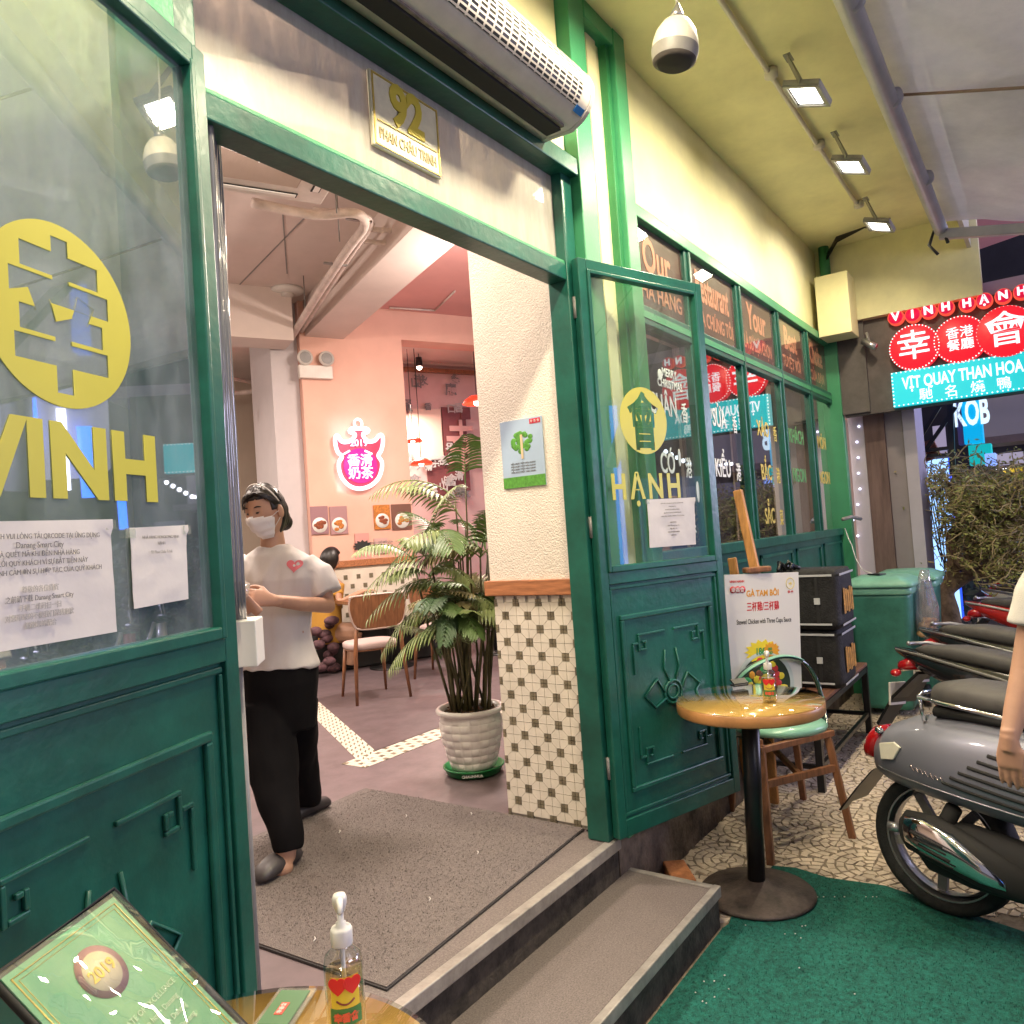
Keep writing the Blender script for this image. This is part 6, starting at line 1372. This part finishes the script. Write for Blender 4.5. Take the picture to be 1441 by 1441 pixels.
# pendant lamps -----------------------------------------------------
m_redshade = mat('red_shade', (.70, .03, .015), .3, emit=(1, .05, .02), es=.7); m_bulbw = emi('warm_bulb', (1, .85, .7), 6)
def pend(x, y, off, s, label, red=True, grp=None, topy=None):
    c = onv(x, y, A+da*off, nA); t = thing('pendant_lamp', c, label, 'lamp', grp)
    if red:
        ls_ = B().lathe([(.02*s, .115*s), (.09*s, .105*s), (.17*s, .05*s), (.20*s, 0), (.19*s, 0), (.16*s, .045*s), (.085*s, .09*s), (.02*s, .10*s)], c, 32, cap=False).build('lamp_shade', m_redshade, t)
        B().ball(c+V((0, 0, .015*s)), .045*s, n=12, m=8).build('bulb', m_bulbw, ls_); B().tube([c+V((0, 0, .11*s)), V((c.x, c.y, min(CZ, c.z+1.6)))], .006, 6).build('cord', m_blackm, t)
    else:
        B().tube([c+V((0, 0, 0)), c+V((0, 0, .15*s))], .055*s, 16).build('lamp_holder', m_black, t); B().ball(c-V((0, 0, .01*s)), .045*s, n=12, m=8).build('bulb', m_bulbw, t)
        B().tube([c+V((0, 0, .15*s)), V((c.x, c.y, min(CZ, c.z+.55)))], .006, 6).build('cord', m_blackm, t)
    return t, c
GP = 'red pendant lamps in the papered room'
pend(581, 622, 1.7, .7, 'small red pendant lamp nearest the edge of the salmon wall', True, GP)
t, c = pend(593, 654, 1.2, .8, 'red pendant lamp hanging lowest in the papered room', True, GP); point('lamp_glow', c-V((0, 0, .12)), 5, (1, .55, .35), .05)
t, c = pend(671, 568, .9, 1.0, 'large red pendant lamp cut off by the cream pillar', True, GP); point('lamp_glow', c-V((0, 0, .15)), 9, (1, .35, .25), .06)
pend(590, 516, 1.9, .9, 'black spot lamp with a lit bulb under the lintel', False)
pend(370, 576, .9, .85, 'black spot lamp hanging in the far left corridor', False)
pend(322, 588, .9, .7, 'dark lamp holder just inside the left door post', False)
# small red wall ornament in the corridor
q = B()
for k in range(3): q.ball(onv(366, 590+k*9, A+da*3.4, nA), .07, .03, .07, 12, 8)
tag(q.build('ornament', mat('ornament_red', (.35, .03, .02), .5)), 'small red hanging ornament on the corridor wall', 'ornament')
tag(B().obox(onv(333, 735, A+da*1.0, nA), db*.04, da*.02, (0, 0, .28)).build('green_screen', emi('green_glow', (.05, .75, .15), .5)), 'narrow green glowing screen edge behind the door post', 'screen')
tag(B().obox(onv(419, 740, A+da*.2, nA), db*.10, da*.05, (0, 0, .45)).build('banner_stand', mat('banner_grey', (.20, .21, .20), .5, var=.6, vs=6)), 'grey banner standing beside the white column behind the woman', 'banner')
# chair inside ------------------------------------------------------
def cafechair(o, f, label, grp='wooden dining chairs inside'):
    f = V((f[0], f[1], 0)).normalized(); s = V((-f.y, f.x, 0)); o = V(o); t = thing('dining_chair', o, label, 'chair', grp)
    G_ = lambda a, b, z: o+s*a+f*b+V((0, 0, z))
    B().loft([ell(G_(0, .02, z), .22*k, .21*k, s, f, 28, 3) for z, k in ((.43, .95), (.445, 1), (.475, 1), (.485, .93), (.488, .5))]).build('seat', mat('pink_white_vinyl', (.52, .40, .38), .4), t)
    B().loft([ell(G_(0, .02, z), .215*k, .205*k, s, f, 28, 3) for z, k in ((.415, .95), (.428, 1))]).build('seat_base', m_walnut, t)
    for a in (-1, 1):
        B().tube([G_(a*.235, -.26, 0), G_(a*.205, -.21, .42), G_(a*.185, -.235, .72)], [.013, .019, .012], 10).build('leg', m_walnut, t)
        B().tube([G_(a*.20, .24, 0), G_(a*.17, .18, .42)], [.012, .018], 10).build('leg', m_walnut, t)
    poly = [(-.235, .86), (-.20, .885), (.20, .885), (.235, .86), (.245, .78), (.215, .66), (.15, .61), (-.15, .61), (-.215, .66), (-.245, .78)]
    def bk(x, z, o_): return G_(x, -.225-.04*(z-.6)-.25*(x*x)*-1+o_-.03, z)
    rings = [[bk(x*k, .745+(z-.745)*k, 0) for x, z in poly] for k in (.02, .5, 1)]; b = B().loft(rings, cap=False); rings2 = [[p+f*.016 for p in r] for r in rings]
    b.loft(rings2[::-1], cap=False); b.loft([rings[-1], rings2[-1]], cap=False); b.build('backrest', m_walnut, t)
    B().tube([p+f*.008 for p in smoothp(rings[-1]+[rings[-1][0]], 3)[:-1]], .010, 6, closed=True).build('piping', mat('piping_pale', (.50, .38, .33), .4), t)
    return t
ch0 = cafechair((4.68, 4.90, .32), (.42, .907), 'brown wooden dining chair with a pale seat facing the wall table')
c2 = copy_tree(ch0); c2.matrix_basis = Matrix.Translation(V((5.75, 5.0, .32))) @ Matrix.Rotation(R(-40), 4, 'Z'); c2['label'] = 'second dining chair mostly hidden behind the palm fronds'
# tables ------------------------------------------------------------
def dtable(o, hw_, hd_, label):
    o = V(o); t = thing('dining_table', o, label, 'table', 'dark dining tables by the salmon wall')
    B().obox(o+V((0, 0, .74)), db*hw_, da*hd_, (0, 0, .018)).build('tabletop', m_walnut, t, bev=.004)
    B().tube([o+V((0, 0, .02)), o+V((0, 0, .72))], .03, 12).build('pedestal', m_iron, t); B().lathe([(.001, 0), (.24, 0), (.24, .012), (.04, .03), (.001, .03)], o, 32).build('foot', m_iron, t); return t
tA = A+db*.55-da*.62; dtable((tA.x, tA.y, .32), .55, .34, 'dark dining table under the starburst leaflet'); tB = A+db*1.75-da*.75; dtable((tB.x, tB.y, .32), .45, .32, 'dark dining table behind the palm')
sb = thing('wall_sofa', A+db*.4-da*.2, 'black banquette seat along the foot of the salmon wall', 'sofa')
cS = A+db*.3-da*.22; B().obox((cS.x, cS.y, .55), db*.95, da*.20, (0, 0, .22)).build('seat_block', m_blackm, sb, bev=.02)
q = B(); gcl = A-db*.12-da*.58; 
for i in range(12): q.ball((gcl.x+rnd.uniform(-.12, .12), gcl.y+rnd.uniform(-.08, .08), .38+.045*i), rnd.uniform(.05, .1), .06, .05, 10, 6)
tag(q.build('coat_bag', mat('dark_pink_cloth', (.10, .045, .055), .8, var=.8, vs=12)), 'dark pinkish bag slumped on the floor behind the woman', 'bag')
for k, (u, w_, m_) in enumerate(((.35, .07, m_white), (.62, .05, m_black), (.78, .09, m_white))):
    pz0 = A+db*u-da*.55; tag(B().lathe([(w_*.6, 0), (w_, .03), (w_*.9, .03), (.001, .012)], (pz0.x, pz0.y, 1.08), 24).build('dish', m_), ['white dish at the left of the wall table', 'black dish in the middle of the wall table', 'larger white dish at the right of the wall table'][k], 'dish')
# the girl at the table --------------------------------------------
gd = 7.75/1.0
dg_ = (A-CAM).dot(HF)-.35
gl = thing('person', W(462, 900, dg_), 'dark haired diner in a mustard top seated at the wall table behind the woman', 'person')
gl.matrix_basis = Matrix.Translation(V((gl.matrix_basis.translation.x, gl.matrix_basis.translation.y, .32)))
gh = W(465, 788, dg_); gf = (HR*.85+HF*.35-Z_*.25).normalized(); gu = (Z_-gf*Z_.dot(gf)).normalized(); gr_ = gu.cross(gf)
gb = headball(gh, gr_, gf, gu, lambda a, b: 0); gb.tube([W(462, 822, dg_), W(465, 792, dg_)], .055, 12)
gb.loft([ell(W(x, y, dg_), a, c, HR, HF, 18) for y, x, a, c in ((812, 463, .07, .07), (822, 462, .16, .10), (860, 460, .14, .12), (900, 460, .15, .13))])
gb.tube([W(474, 826, dg_-.1), W(478, 848, dg_-.15), W(500, 838, dg_-.2), W(512, 832, dg_-.2)], [.045, .04, .034, .028], 12); hand(gb, W(512, 832, dg_-.2), HR+Z_*.1, -Z_*.6, .9, .5)
gb.loft([ell(W(460, 890, dg_)+HR*(k*.42-.1)+V((0, 0, -.02*k)), .11, .11, Z_, HF, 14) for k in (0, .5, 1)]); gb.tube([W(460, 892, dg_)+HR*.30, V((W(490, 900, dg_).x, W(490, 900, dg_).y, .38))], [.08, .05], 12)
remesh(gb, 'body', m_skin, gl, .007, 2)
headball(gh, gr_, gf, gu, lambda a, b: -.012 if (abs(a) < .9 and b < .6) else (.02 if b > -.9 else -.01), n=48, m=32).build('hair', m_hair, gl)
gt = B(); gt.loft([ell(W(x, y, dg_), a, c, HR, HF, 18) for y, x, a, c in ((814, 463, .085, .08), (824, 462, .175, .115), (860, 460, .155, .135), (905, 460, .17, .145))]); gt.tube([W(470, 824, dg_-.06), W(476, 838, dg_-.12)], [.06, .06], 14)
remesh(gt, 'top', mat('mustard_cotton', (.50, .26, .04), .85), gl, .014, 3)
# potted palm -------------------------------------------------------
pt = V((3.335, 2.74, .32)); pm = thing('potted_palm', pt, 'leafy palm in a white basket weave pot on a green saucer by the pillar', 'potted plant')
prof = [(.115, .03), (.122, .04), (.14, .10), (.158, .17), (.170, .24), (.172, .29), (.160, .325), (.158, .335)]
def pr(z):
    for a, b in zip(prof, prof[1:]):
        if a[1] <= z <= b[1]: k = (z-a[1])/(b[1]-a[1]); return a[0]*(1-k)+b[0]*k
    return prof[-1][0]
NR, NCc = 7, 20; rings = []; zs_ = []
for j in range(NR):
    for e in (0.04, .12, .5, .88, .96): zs_.append((j, e))
rows = [[pt+V((.112*cos(2*pi*i/160), .112*sin(2*pi*i/160), .03)) for i in range(160)]]
for j, e in zs_:
    z = .035+(.30)*(j+e)/NR; row = []
    for i in range(160):
        ci, ce = divmod(i/160*NCc, 1); bulge = min(1, ce/.1, (1-ce)/.1)*(1 if .1 < e < .9 else 0)
        r = pr(z)+(.0055 if (int(ci)+j) % 2 == 0 else .0022)*bulge
        a = 2*pi*(i/160)+.03*z; row.append(pt+V((r*cos(a), r*sin(a), z)))
    rows.append(row)
B().loft(rows).build('pot', mat('white_glazed_pot', (.80, .77, .74), .28, coat=.5, var=.06, vs=6), pm)
B().lathe([(.156, .325), (.172, .332), (.190, .342), (.192, .356), (.182, .366), (.166, .362), (.160, .345), (.150, .32)], pt, 56, cap=False).build('pot_rim', mat('pot_rim_white', (.80, .77, .74), .28, coat=.5), pm)
q = B().lathe([(.158, .335), (.08, .345), (.001, .348)], pt, 32, cap=False); q.build('soil', mat('dark_soil', (.03, .02, .015), .95, var=.6, vs=60, bump=1, bs=80), pm)
q = B()
for i in range(120):
    a, r = rnd.uniform(0, 6.28), .15*rnd.random()**.5; q.ball(pt+V((r*cos(a), r*sin(a), .347)), rnd.uniform(.005, .011), .007, .005, 6, 4)
stuff(q.build('bark_chips', mat('bark_chips', (.16, .09, .05), .9, var=.6, vs=40), pm))
sa = thing('saucer', pt, 'bright green plastic saucer under the white plant pot', 'saucer')
B().lathe([(.001, .001), (.135, .001), (.150, .006), (.166, .040), (.170, .040), (.170, .046), (.160, .046), (.140, .014), (.001, .012)], pt, 56).build('dish', mat('saucer_green', (.01, .19, .05), .35), sa)
text('CHAUNHUA', .02, pt-HF*.166+V((0, 0, .024)), HR, Z_, m_w2, sa, 'moulded_lettering', .001, .0004)
m_leafs = [mat('palm_green', (.12, .21, .06), .42, var=.35, vs=8), mat('palm_light', (.24, .31, .11), .42, var=.3, vs=8), mat('palm_dark', (.065, .13, .05), .45, var=.3, vs=8), mat('palm_olive', (.32, .29, .12), .5, var=.35, vs=8)]
m_stem = mat('cane', (.12, .11, .045), .5, var=.5, vs=12)
def frond(o, d, L_, droop, m_, roll, n=13, ll=.19):
    d = d.normalized(); pts = []; p = o.copy(); v = d.copy()
    for k in range(15): pts.append(p.copy()); v = (v+V((0, 0, -droop/14))).normalized(); p += v*L_/14
    b = B(); b.tube(pts, [.0045-.0038*k/14 for k in range(15)], 5, cap=False)
    side0 = d.cross(Z_).normalized(); side0 = (Matrix.Rotation(roll, 3, d) @ side0)
    for k in range(n):
        t_ = .22+.78*k/(n-1); f = t_*14; i0 = min(13, int(f)); c = pts[i0].lerp(pts[i0+1], f-i0); tg = (pts[i0+1]-pts[i0]).normalized()
        for s_ in (-1, 1):
            sd = (side0*s_-tg*side0.dot(tg)*s_).normalized(); l = ll*(sin(pi*(t_*.86+.08))**.6)*rnd.uniform(.85, 1.1); dirv = (sd*.80+tg*.65+V((0, 0, .12))).normalized(); w_ = .0082*rnd.uniform(.8, 1.2)
            q_ = c.copy(); nm = dirv.cross(tg).normalized(); ws_ = [.25, 1, 1, .75, .05]; row = []; dv = dirv.copy()
            for j in range(5):
                wv = dv.cross(nm).normalized()*w_*ws_[j]; row.append((q_-wv, q_-nm*w_*.25*(1 if j < 4 else 0)*s_, q_+wv)); dv = (dv+V((0, 0, -.17*droop-.05))).normalized(); q_ = q_+dv*l/4
            vs_ = [x for r in row for x in r]; b.add(vs_, [[3*j+i, 3*j+i+1, 3*j+4+i, 3*j+3+i] for j in range(4) for i in range(2)], True)
    b.build('frond', m_, pm, fixn=False)
stems = []
for k in range(24):
    a = rnd.uniform(0, 6.28); r0 = rnd.uniform(.02, .12); o = pt+V((r0*cos(a), r0*sin(a), .345)); ln = rnd.uniform(.35, .95); tilt = V((cos(a), sin(a), 0))*rnd.uniform(.04, .20)
    top = o+V((tilt.x, tilt.y, 1)).normalized()*ln; mid = o.lerp(top, .5)+V((rnd.uniform(-.02, .02), rnd.uniform(-.02, .02), 0))
    B().tube([o, mid, top], [.009, .0075, .005], 7).build('stem', m_stem, pm); stems.append(top)
    for j in range(3):
        aa_ = rnd.uniform(0, 6.28); up = rnd.uniform(.5, 1.6); dv = V((cos(aa_), sin(aa_), up)) 
        if dv.x > .3 and dv.y < -.1: dv.x *= -.6      # the pillar stands there
        frond(top, dv, rnd.uniform(.30, .50), rnd.uniform(.8, 1.9), m_leafs[rnd.choice((0, 0, 1, 1, 2, 3))], rnd.uniform(-.9, .9), 15, rnd.uniform(.10, .17))
for (x, y, d, vx, vz, L_) in ((640, 700, 4.35, -1, 1.1, .5), (650, 760, 4.2, -1, .45, .5), (640, 840, 4.1, -1, .15, .5), (655, 820, 4.2, -.9, .5, .6), (655, 680, 4.4, .05, 1.2, .3), (640, 880, 4.0, -.7, .2, .42), (660, 870, 4.0, .3, .3, .40), (655, 740, 4.3, -.4, 1.0, .45), (662, 780, 4.1, -.2, .4, .5), (645, 790, 4.1, -1, .6, .55)):
    B().tube(smoothp([pt+V((rnd.uniform(-.08, .08), rnd.uniform(-.08, .08), .345)), pt.lerp(W(x, y, d), .55)+V((0, 0, .12)), W(x, y, d)], 4), [.008-.0005*k_ for k_ in range(9)], 7).build('stem', m_stem, pm)
    frond(W(x, y, d), HR*vx-HF*.25+Z_*vz, L_, 1.5, m_leafs[rnd.choice((0, 1, 1))], rnd.uniform(-.3, .3), 14, .17)

# ================================================================== STREET BEYOND THE SIGN
m_dim = mat('dim_grey_wall', (.16, .13, .14), .7, var=.15, vs=3)
t = thing('neighbour_front', (7.7, 1.3, 0), 'neighbouring shopfront with pale and brown columns beyond the last window', 'building')
def colm(nm, x0, x1, m_, X, th=.5, z1=3.3):
    a, b = onx(x0, 600, X), onx(x1, 600, X); B().box((X, b.y, 0), (X+th, a.y-.002, z1)).build(nm, m_, t)
colm('pale_pilaster', 1193, 1215, mat('lilac_white_paint', (.46, .42, .50), .6, var=.08, vs=3), 7.62)
colm('brown_pilaster', 1215, 1244, mat('brown_rough_column', (.16, .10, .09), .8, var=.4, vs=10, stretch=(1, 1, .15)), 7.60)
colm('grey_panel', 1245, 1270, mat('mauve_grey_panel', (.26, .22, .23), .6, var=.08, vs=4), 7.66)
colm('pale_return', 1270, 1288, mat('lilac_white_paint2', (.44, .40, .46), .6, var=.08, vs=3), 7.64)
B().box((7.43, -1.2, 3.30), (14, 1.75, 3.42)).build('canopy_soffit', mat('purple_lit_soffit', (.32, .27, .36), .7, var=.1, vs=2), t)  # purple light put into the soffit's base colour
q = B()
for k in range(9): q.ball(onx(1200+rnd.uniform(-3, 12), 600+k*22, 7.60), .012, n=8, m=6)
stuff(q.build('fairy_bulbs', emi('fairy_bulb', (.8, .8, 1), 1.2), t))
for x_, y_ in ((1290, 388), (1341, 378)):
    p = onx(x_, y_, 8.2); p.z = 3.285; lt = B().lathe([(.001, 0), (.05, 0), (.04, -.03), (.001, -.03)], p, 16).build('blue_downlight', emi('blue_spot', (.1, .45, 1), 1.2), t); point('blue_lamp', p-V((0, 0, .10)), 3.5, (.15, .35, 1), .03)
a, b = onx(1299, 648, 9.2), onx(1328, 830, 9.2)
nb = thing('light_box', (9.2, a.y, b.z), 'tall narrow blue white light box behind the tree branches', 'light box')
B().box((9.2, a.y-.23, b.z-.3), (9.3, a.y-.02, a.z)).build('glowing_face', emi('blue_white_glow', (.30, .55, 1), .9), nb)
q = B()
for s_ in (-.242, -.019): q.box((9.19, a.y+s_, b.z-.3), (9.31, a.y+s_+.012, a.z))
q.build('blue_edge', emi('deep_blue_glow', (.02, .08, .9), .8), nb)
for k in range(16): B().tube([V((9.15, a.y-.03-rnd.random()*.2, a.z-.05-rnd.random()*1.2))+V((0, rnd.uniform(-.06, .06), rnd.uniform(-.1, .1)))*j for j in (0, 1, 2)], .006, 5).build('vine_twig', m_blackm, nb)
a, b = onx(1352, 566, 9.0), onx(1384, 622, 9.0); kb = thing('blade_sign', (9, a.y, b.z), 'glowing turquoise blade sign with tall white letters over the tree', 'sign')
B().box((9, b.y, b.z), (9.2, a.y, a.z+.45)).build('glowing_face', emi('blade_turquoise', (.0, .42, .75), .45), kb)
B().box((8.99, a.y+.001, b.z), (9.21, a.y+.05, a.z+.45)).build('dark_edge', mat('violet_edge', (.12, .10, .25), .5), kb)
text('KOB', .36, (8.992, (a.y+b.y)/2, b.z+.30), -Y_, Z_, emi('blade_white', (.7, .9, 1), .6), kb, 'lettering', .002, .012, sx=.42)
B().box((8.99, b.y-.06, b.z-.22), (9.2, a.y-.03, b.z-.02)).build('lower_plate', emi('teal_plate', (.0, .50, .5), .4), kb)
B().box((8.98, b.y-.09, b.z-.24), (9.2, b.y-.0, b.z-.12)).build('lower_plate', emi('blue_plate', (.25, .4, 1), .6), kb)
q = thing('sign_bracket', onx(1337, 700, 8.6), 'black steel bracket frame beside the blade sign', 'bracket')
def br_(x0, y0, x1, y1, w_=.035): B().bar(onx(x0, y0, 8.6), onx(x1, y1, 8.6), w_, w_).build('strut', m_iron, q)
br_(1337, 570, 1341, 668, .05); br_(1322, 572, 1283, 636); br_(1345, 573, 1297, 641); br_(1283, 636, 1340, 630); br_(1283, 642, 1340, 640)
tag(B().obox(onx(1302, 636, 8.7), (.05, 0, 0), (0, .11, -.03), (0, .03, .09)).build('rust_cloth', mat('rust_cloth', (.30, .12, .08), .8, var=.5, vs=12)), 'rust coloured cloth bundle hanging on the black bracket', 'cloth')
# far things
fb = thing('far_building', (16, 0, 0), 'dim grey building closing the street at the far right', 'building')
B().box((16, -7, 0), (18, 3.5, 9)).build('wall', mat('night_wall', (.045, .042, .055), .8, var=.2, vs=1), fb)
a, b = onx(1380, 560, 15.9), onx(1475, 630, 15.9)
B().box((14.9, b.y-3, b.z+.1), (15.9, a.y, b.z+.22)).build('awning_slab', m_dim, fb); B().box((15.85, b.y-3, b.z+.23), (15.9, a.y, a.z+1)).build('upper_facade', mat('mauve_facade', (.24, .21, .24), .7, emit=(.3, .28, .36), es=.10), fb)
for k in range(5): B().box((15.84, a.y-.4-k*.9, b.z-.5), (15.9, a.y-1.0-k*.9, b.z-.05)).build('window', mat('dim_window', (.08, .07, .09), .3, emit=(.4, .35, .5), es=.12) if k == 0 else bpy.data.materials['dim_window'], fb)
a = onx(1424, 668, 15.8); B().box((15.75, a.y-1.2, a.z-.28), (15.84, a.y+.12, a.z+.15)).build('yellow_board', emi('yellow_board', (.9, .60, .02), .2), fb)
for x in (1401, 1415): B().ball(onx(x, 658, 15.6), .05, n=10, m=6).build('street_lamp_bulb', emi('far_bulb', (.9, .9, 1), 4), fb)
for k, (x0, y0, x1, y1, c_, e_) in enumerate(((1392, 640, 1441, 652, (.5, .45, .6), .10), (1396, 690, 1441, 720, (.2, .35, .8), .12), (1380, 745, 1441, 790, (.1, .15, .35), .10), (1312, 600, 1333, 640, (.35, .3, .45), .12))):
    a, b = onx(x0, y0, 14.8), onx(x1, y1, 14.8); f_ = thing('shop_light', (14.8, (a.y+b.y)/2, b.z), ['pale strip of shop light far down the street under the grey awning', 'dim blue lit shop opening far behind the tree', 'dark blue shop front glimpsed low between the branches', 'lilac lit wall patch behind the black bracket'][k], 'shop light')
    B().box((14.8, b.y, b.z), (14.86, a.y, a.z)).build('glowing_face', mat('far_glow_%d' % k, (.2, .2, .25), .5, emit=c_, es=e_*3), f_); B().box((14.79, b.y-.04, b.z-.05), (14.88, a.y+.04, b.z-.001)).build('sill', m_dim, f_)
# tree --------------------------------------------------------------
tr = thing('gnarled_tree', (8.25, .62, 0), 'gnarled tree with dense twisted brown twigs behind the motorbikes', 'tree')
m_bark = mat('brown_bark', (.17, .12, .075), .85, var=.5, vs=14, bump=.8, bs=50); m_twig = mat('pale_twig', (.36, .28, .14), .8, var=.4, vs=9); m_tl = mat('olive_leaf', (.27, .28, .08), .6, var=.4, vs=9)
TX = 8.3
def tq(x, y, o=0): return onx(x, y, TX+o)
B().tube(smoothp([V((tq(1338, 880).x, tq(1338, 880).y, 0)), tq(1338, 870), tq(1331, 835), tq(1345, 820), tq(1372, 805)], 4), [.10-.003*k for k in range(17)], 10).build('trunk', m_bark, tr)
B().tube(smoothp([tq(1332, 832), tq(1342, 800), tq(1338, 765), tq(1340, 748), tq(1362, 735)], 4), [.07-.003*k for k in range(17)], 10).build('limb', m_bark, tr)
B().tube(smoothp([tq(1340, 750), tq(1350, 790, -.1), tq(1370, 808, -.1)], 4), [.05, .048, .045, .042, .04, .038, .035, .03, .025], 8).build('limb', m_bark, tr)
hubs = []; 
for (cx_, cy_, w_, h_, nh) in ((1402, 705, 62, 38, 22), (1402, 775, 48, 32, 14), (1338, 672, 14, 12, 3), (1440, 720, 45, 60, 10)):
    for i in range(nh):
        a, r = rnd.uniform(0, 6.28), rnd.random()**.5; hubs.append((tq(cx_+w_*r*cos(a), cy_+h_*r*sin(a), rnd.uniform(-.5, .6)), cy_))
root = tq(1362, 735); root2 = tq(1372, 806, -.1); tw = [B(), B()]; lv = B()
for i, (h, cy_) in enumerate(hubs):
    rt = root if cy_ < 740 else root2; mid = rt.lerp(h, .5)+V((rnd.uniform(-.1, .1),)*3)
    B().tube(smoothp([rt, mid, h], 4), [.035-.003*k for k in range(9)], 6).build('branch', m_bark, tr)
    for k in range(26):
        p = h+V((rnd.gauss(0, .12), rnd.gauss(0, .12), rnd.gauss(0, .08))); v = V((rnd.gauss(0, 1), rnd.gauss(0, 1), rnd.gauss(0, .6))).normalized(); pts = [p]
        for j in range(5): v = (v+V((rnd.gauss(0, .5), rnd.gauss(0, .5), rnd.gauss(0, .4)))).normalized(); p = p+v*rnd.uniform(.03, .06); pts.append(p)
        tw[0].tube(pts, [.0062, .006, .0055, .005, .004, .0025], 5, cap=False)
        for j in range(7):
            c = pts[rnd.randint(1, 5)]+V((rnd.gauss(0, .03),)*3); u = V((rnd.gauss(0, 1), rnd.gauss(0, 1), rnd.gauss(0, 1))).normalized(); w2 = u.orthogonal().normalized(); s_ = rnd.uniform(.012, .026)
            lv.add([c-u*s_, c+w2*s_*.5, c+u*s_, c-w2*s_*.5], [[0, 1, 2, 3]])
stuff(tw[0].build('twigs', m_twig, tr, fixn=False)); stuff(lv.build('leaves', m_tl, tr, fixn=False))
# dark hedge mass and ground clutter behind the bikes
hb_ = B()
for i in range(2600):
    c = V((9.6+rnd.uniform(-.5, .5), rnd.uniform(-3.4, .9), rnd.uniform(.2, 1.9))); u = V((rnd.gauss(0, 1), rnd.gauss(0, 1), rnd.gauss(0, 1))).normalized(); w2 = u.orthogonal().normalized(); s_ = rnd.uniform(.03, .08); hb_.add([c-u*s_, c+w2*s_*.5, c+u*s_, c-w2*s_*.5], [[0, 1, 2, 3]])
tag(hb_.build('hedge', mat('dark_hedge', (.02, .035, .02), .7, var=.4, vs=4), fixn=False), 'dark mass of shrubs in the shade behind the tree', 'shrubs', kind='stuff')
# opposite side of the street (seen as reflections in the glass) -----
os_ = thing('opposite_building', (4, -9.3, 0), 'dim building across the street behind the viewer with blue lit pillars', 'building')
B().box((-12, -11, 0), (22, -9.2, 8)).build('wall', mat('night_wall2', (.10, .09, .13), .8, var=.3, vs=1), os_)
m_bled = emi('blue_led', (.03, .18, 1), 2.5); m_wled = emi('white_led', (.8, .85, 1), 4)
for x in (-6, -3.4, -.6, 2.2, 5.2, 8.5, 12): B().box((x, -9.19, .3), (x+.12, -9.08, 4.2)).build('blue_light_bar', m_bled, os_)
for k in range(8): B().box((-8+k*3.4, -9.19, .5), (-6.1+k*3.4, -9.12, 2.6)).build('shop_window', emi('shop_glow_%d' % k, [(.5, .35, .2), (.1, .25, .6), (.5, .2, .4), (.3, .3, .5)][k % 4], .5), os_)
# bulbs of the string lights, hung over the street
st = thing('string_lights', (4, -2, 2.6), 'string of small white bulbs hung over the street side', 'string lights')
pts = []
for k in range(26):
    x = 985+k*7.5; y = 652+.08*(x-985)+3*sin(k*.8); p = ony(x, y, 5.4); p = V((p.x, 3.2-p.y, p.z)); q_ = p-CAM; u_ = V((q_.dot(cx), q_.dot(cy), q_.dot(cz)))
    if u_.z < 0 or C0+F*u_.x/u_.z > 1480: pts.append(p)
for p in pts: B().ball(p, .035, n=8, m=6).build('bulb', m_wled, st)
B().tube([p+V((0, 0, .03)) for p in pts], .006, 5).build('wire', m_blackm, st)
# lights mirrored by the left leaf, standing behind the viewer
ls = thing('street_lanterns', (12.5, -4, 0), 'white and blue street lights and an added pale glowing column far down the street on the right', 'street lights')
def mirL(px, py, s):
    h, n = LF[1], LF[3]; p = CAM+ray(px, py)*s; return p-n*(2*(p-h).dot(n))
for k in range(7): B().ball(mirL(78-k*3, 420+k*11, 14), .06, n=10, m=6).build('lantern', m_wled, ls)
for (x, y0_, y1_, m_, r_) in ((108, 400, 500, m_bled, .14), (118, 600, 700, m_bled, .12), (60, 360, 520, m_wled, .05), (38, 560, 640, m_bled, .12), (166, 650, 745, m_bled, .07), (85, 575, 690, m_wled, .07), (20, 470, 690, mat('mirror_post', (.3, .3, .35), .4), .22)):
    B().tube([mirL(x, y0_, 14), mirL(x+8, y1_, 14)], r_, 8).build('light_tube', m_, ls)
for k in range(5): B().ball(mirL(234+k*9, 679+k*5, 14), .038, n=8, m=6).build('lantern', m_wled, ls)
m_dw = emi('dim_white', (.7, .68, .75), .9)
for q4 in ((0, 250, 95, 275), (45, 375, 105, 392), (40, 490, 108, 505)): B().bar(mirL(*q4[:2], 13.6), mirL(*q4[2:], 13.6), .13, .13).build('white_beam', m_dw, ls)
B().tube([mirL(42, 90, 15), mirL(75, 660, 15)], .85, 16).build('pale_reflector', emi('dim_lilac', (.50, .48, .66), .42), ls)  # glowing column added to give the left door glass a pale reflection
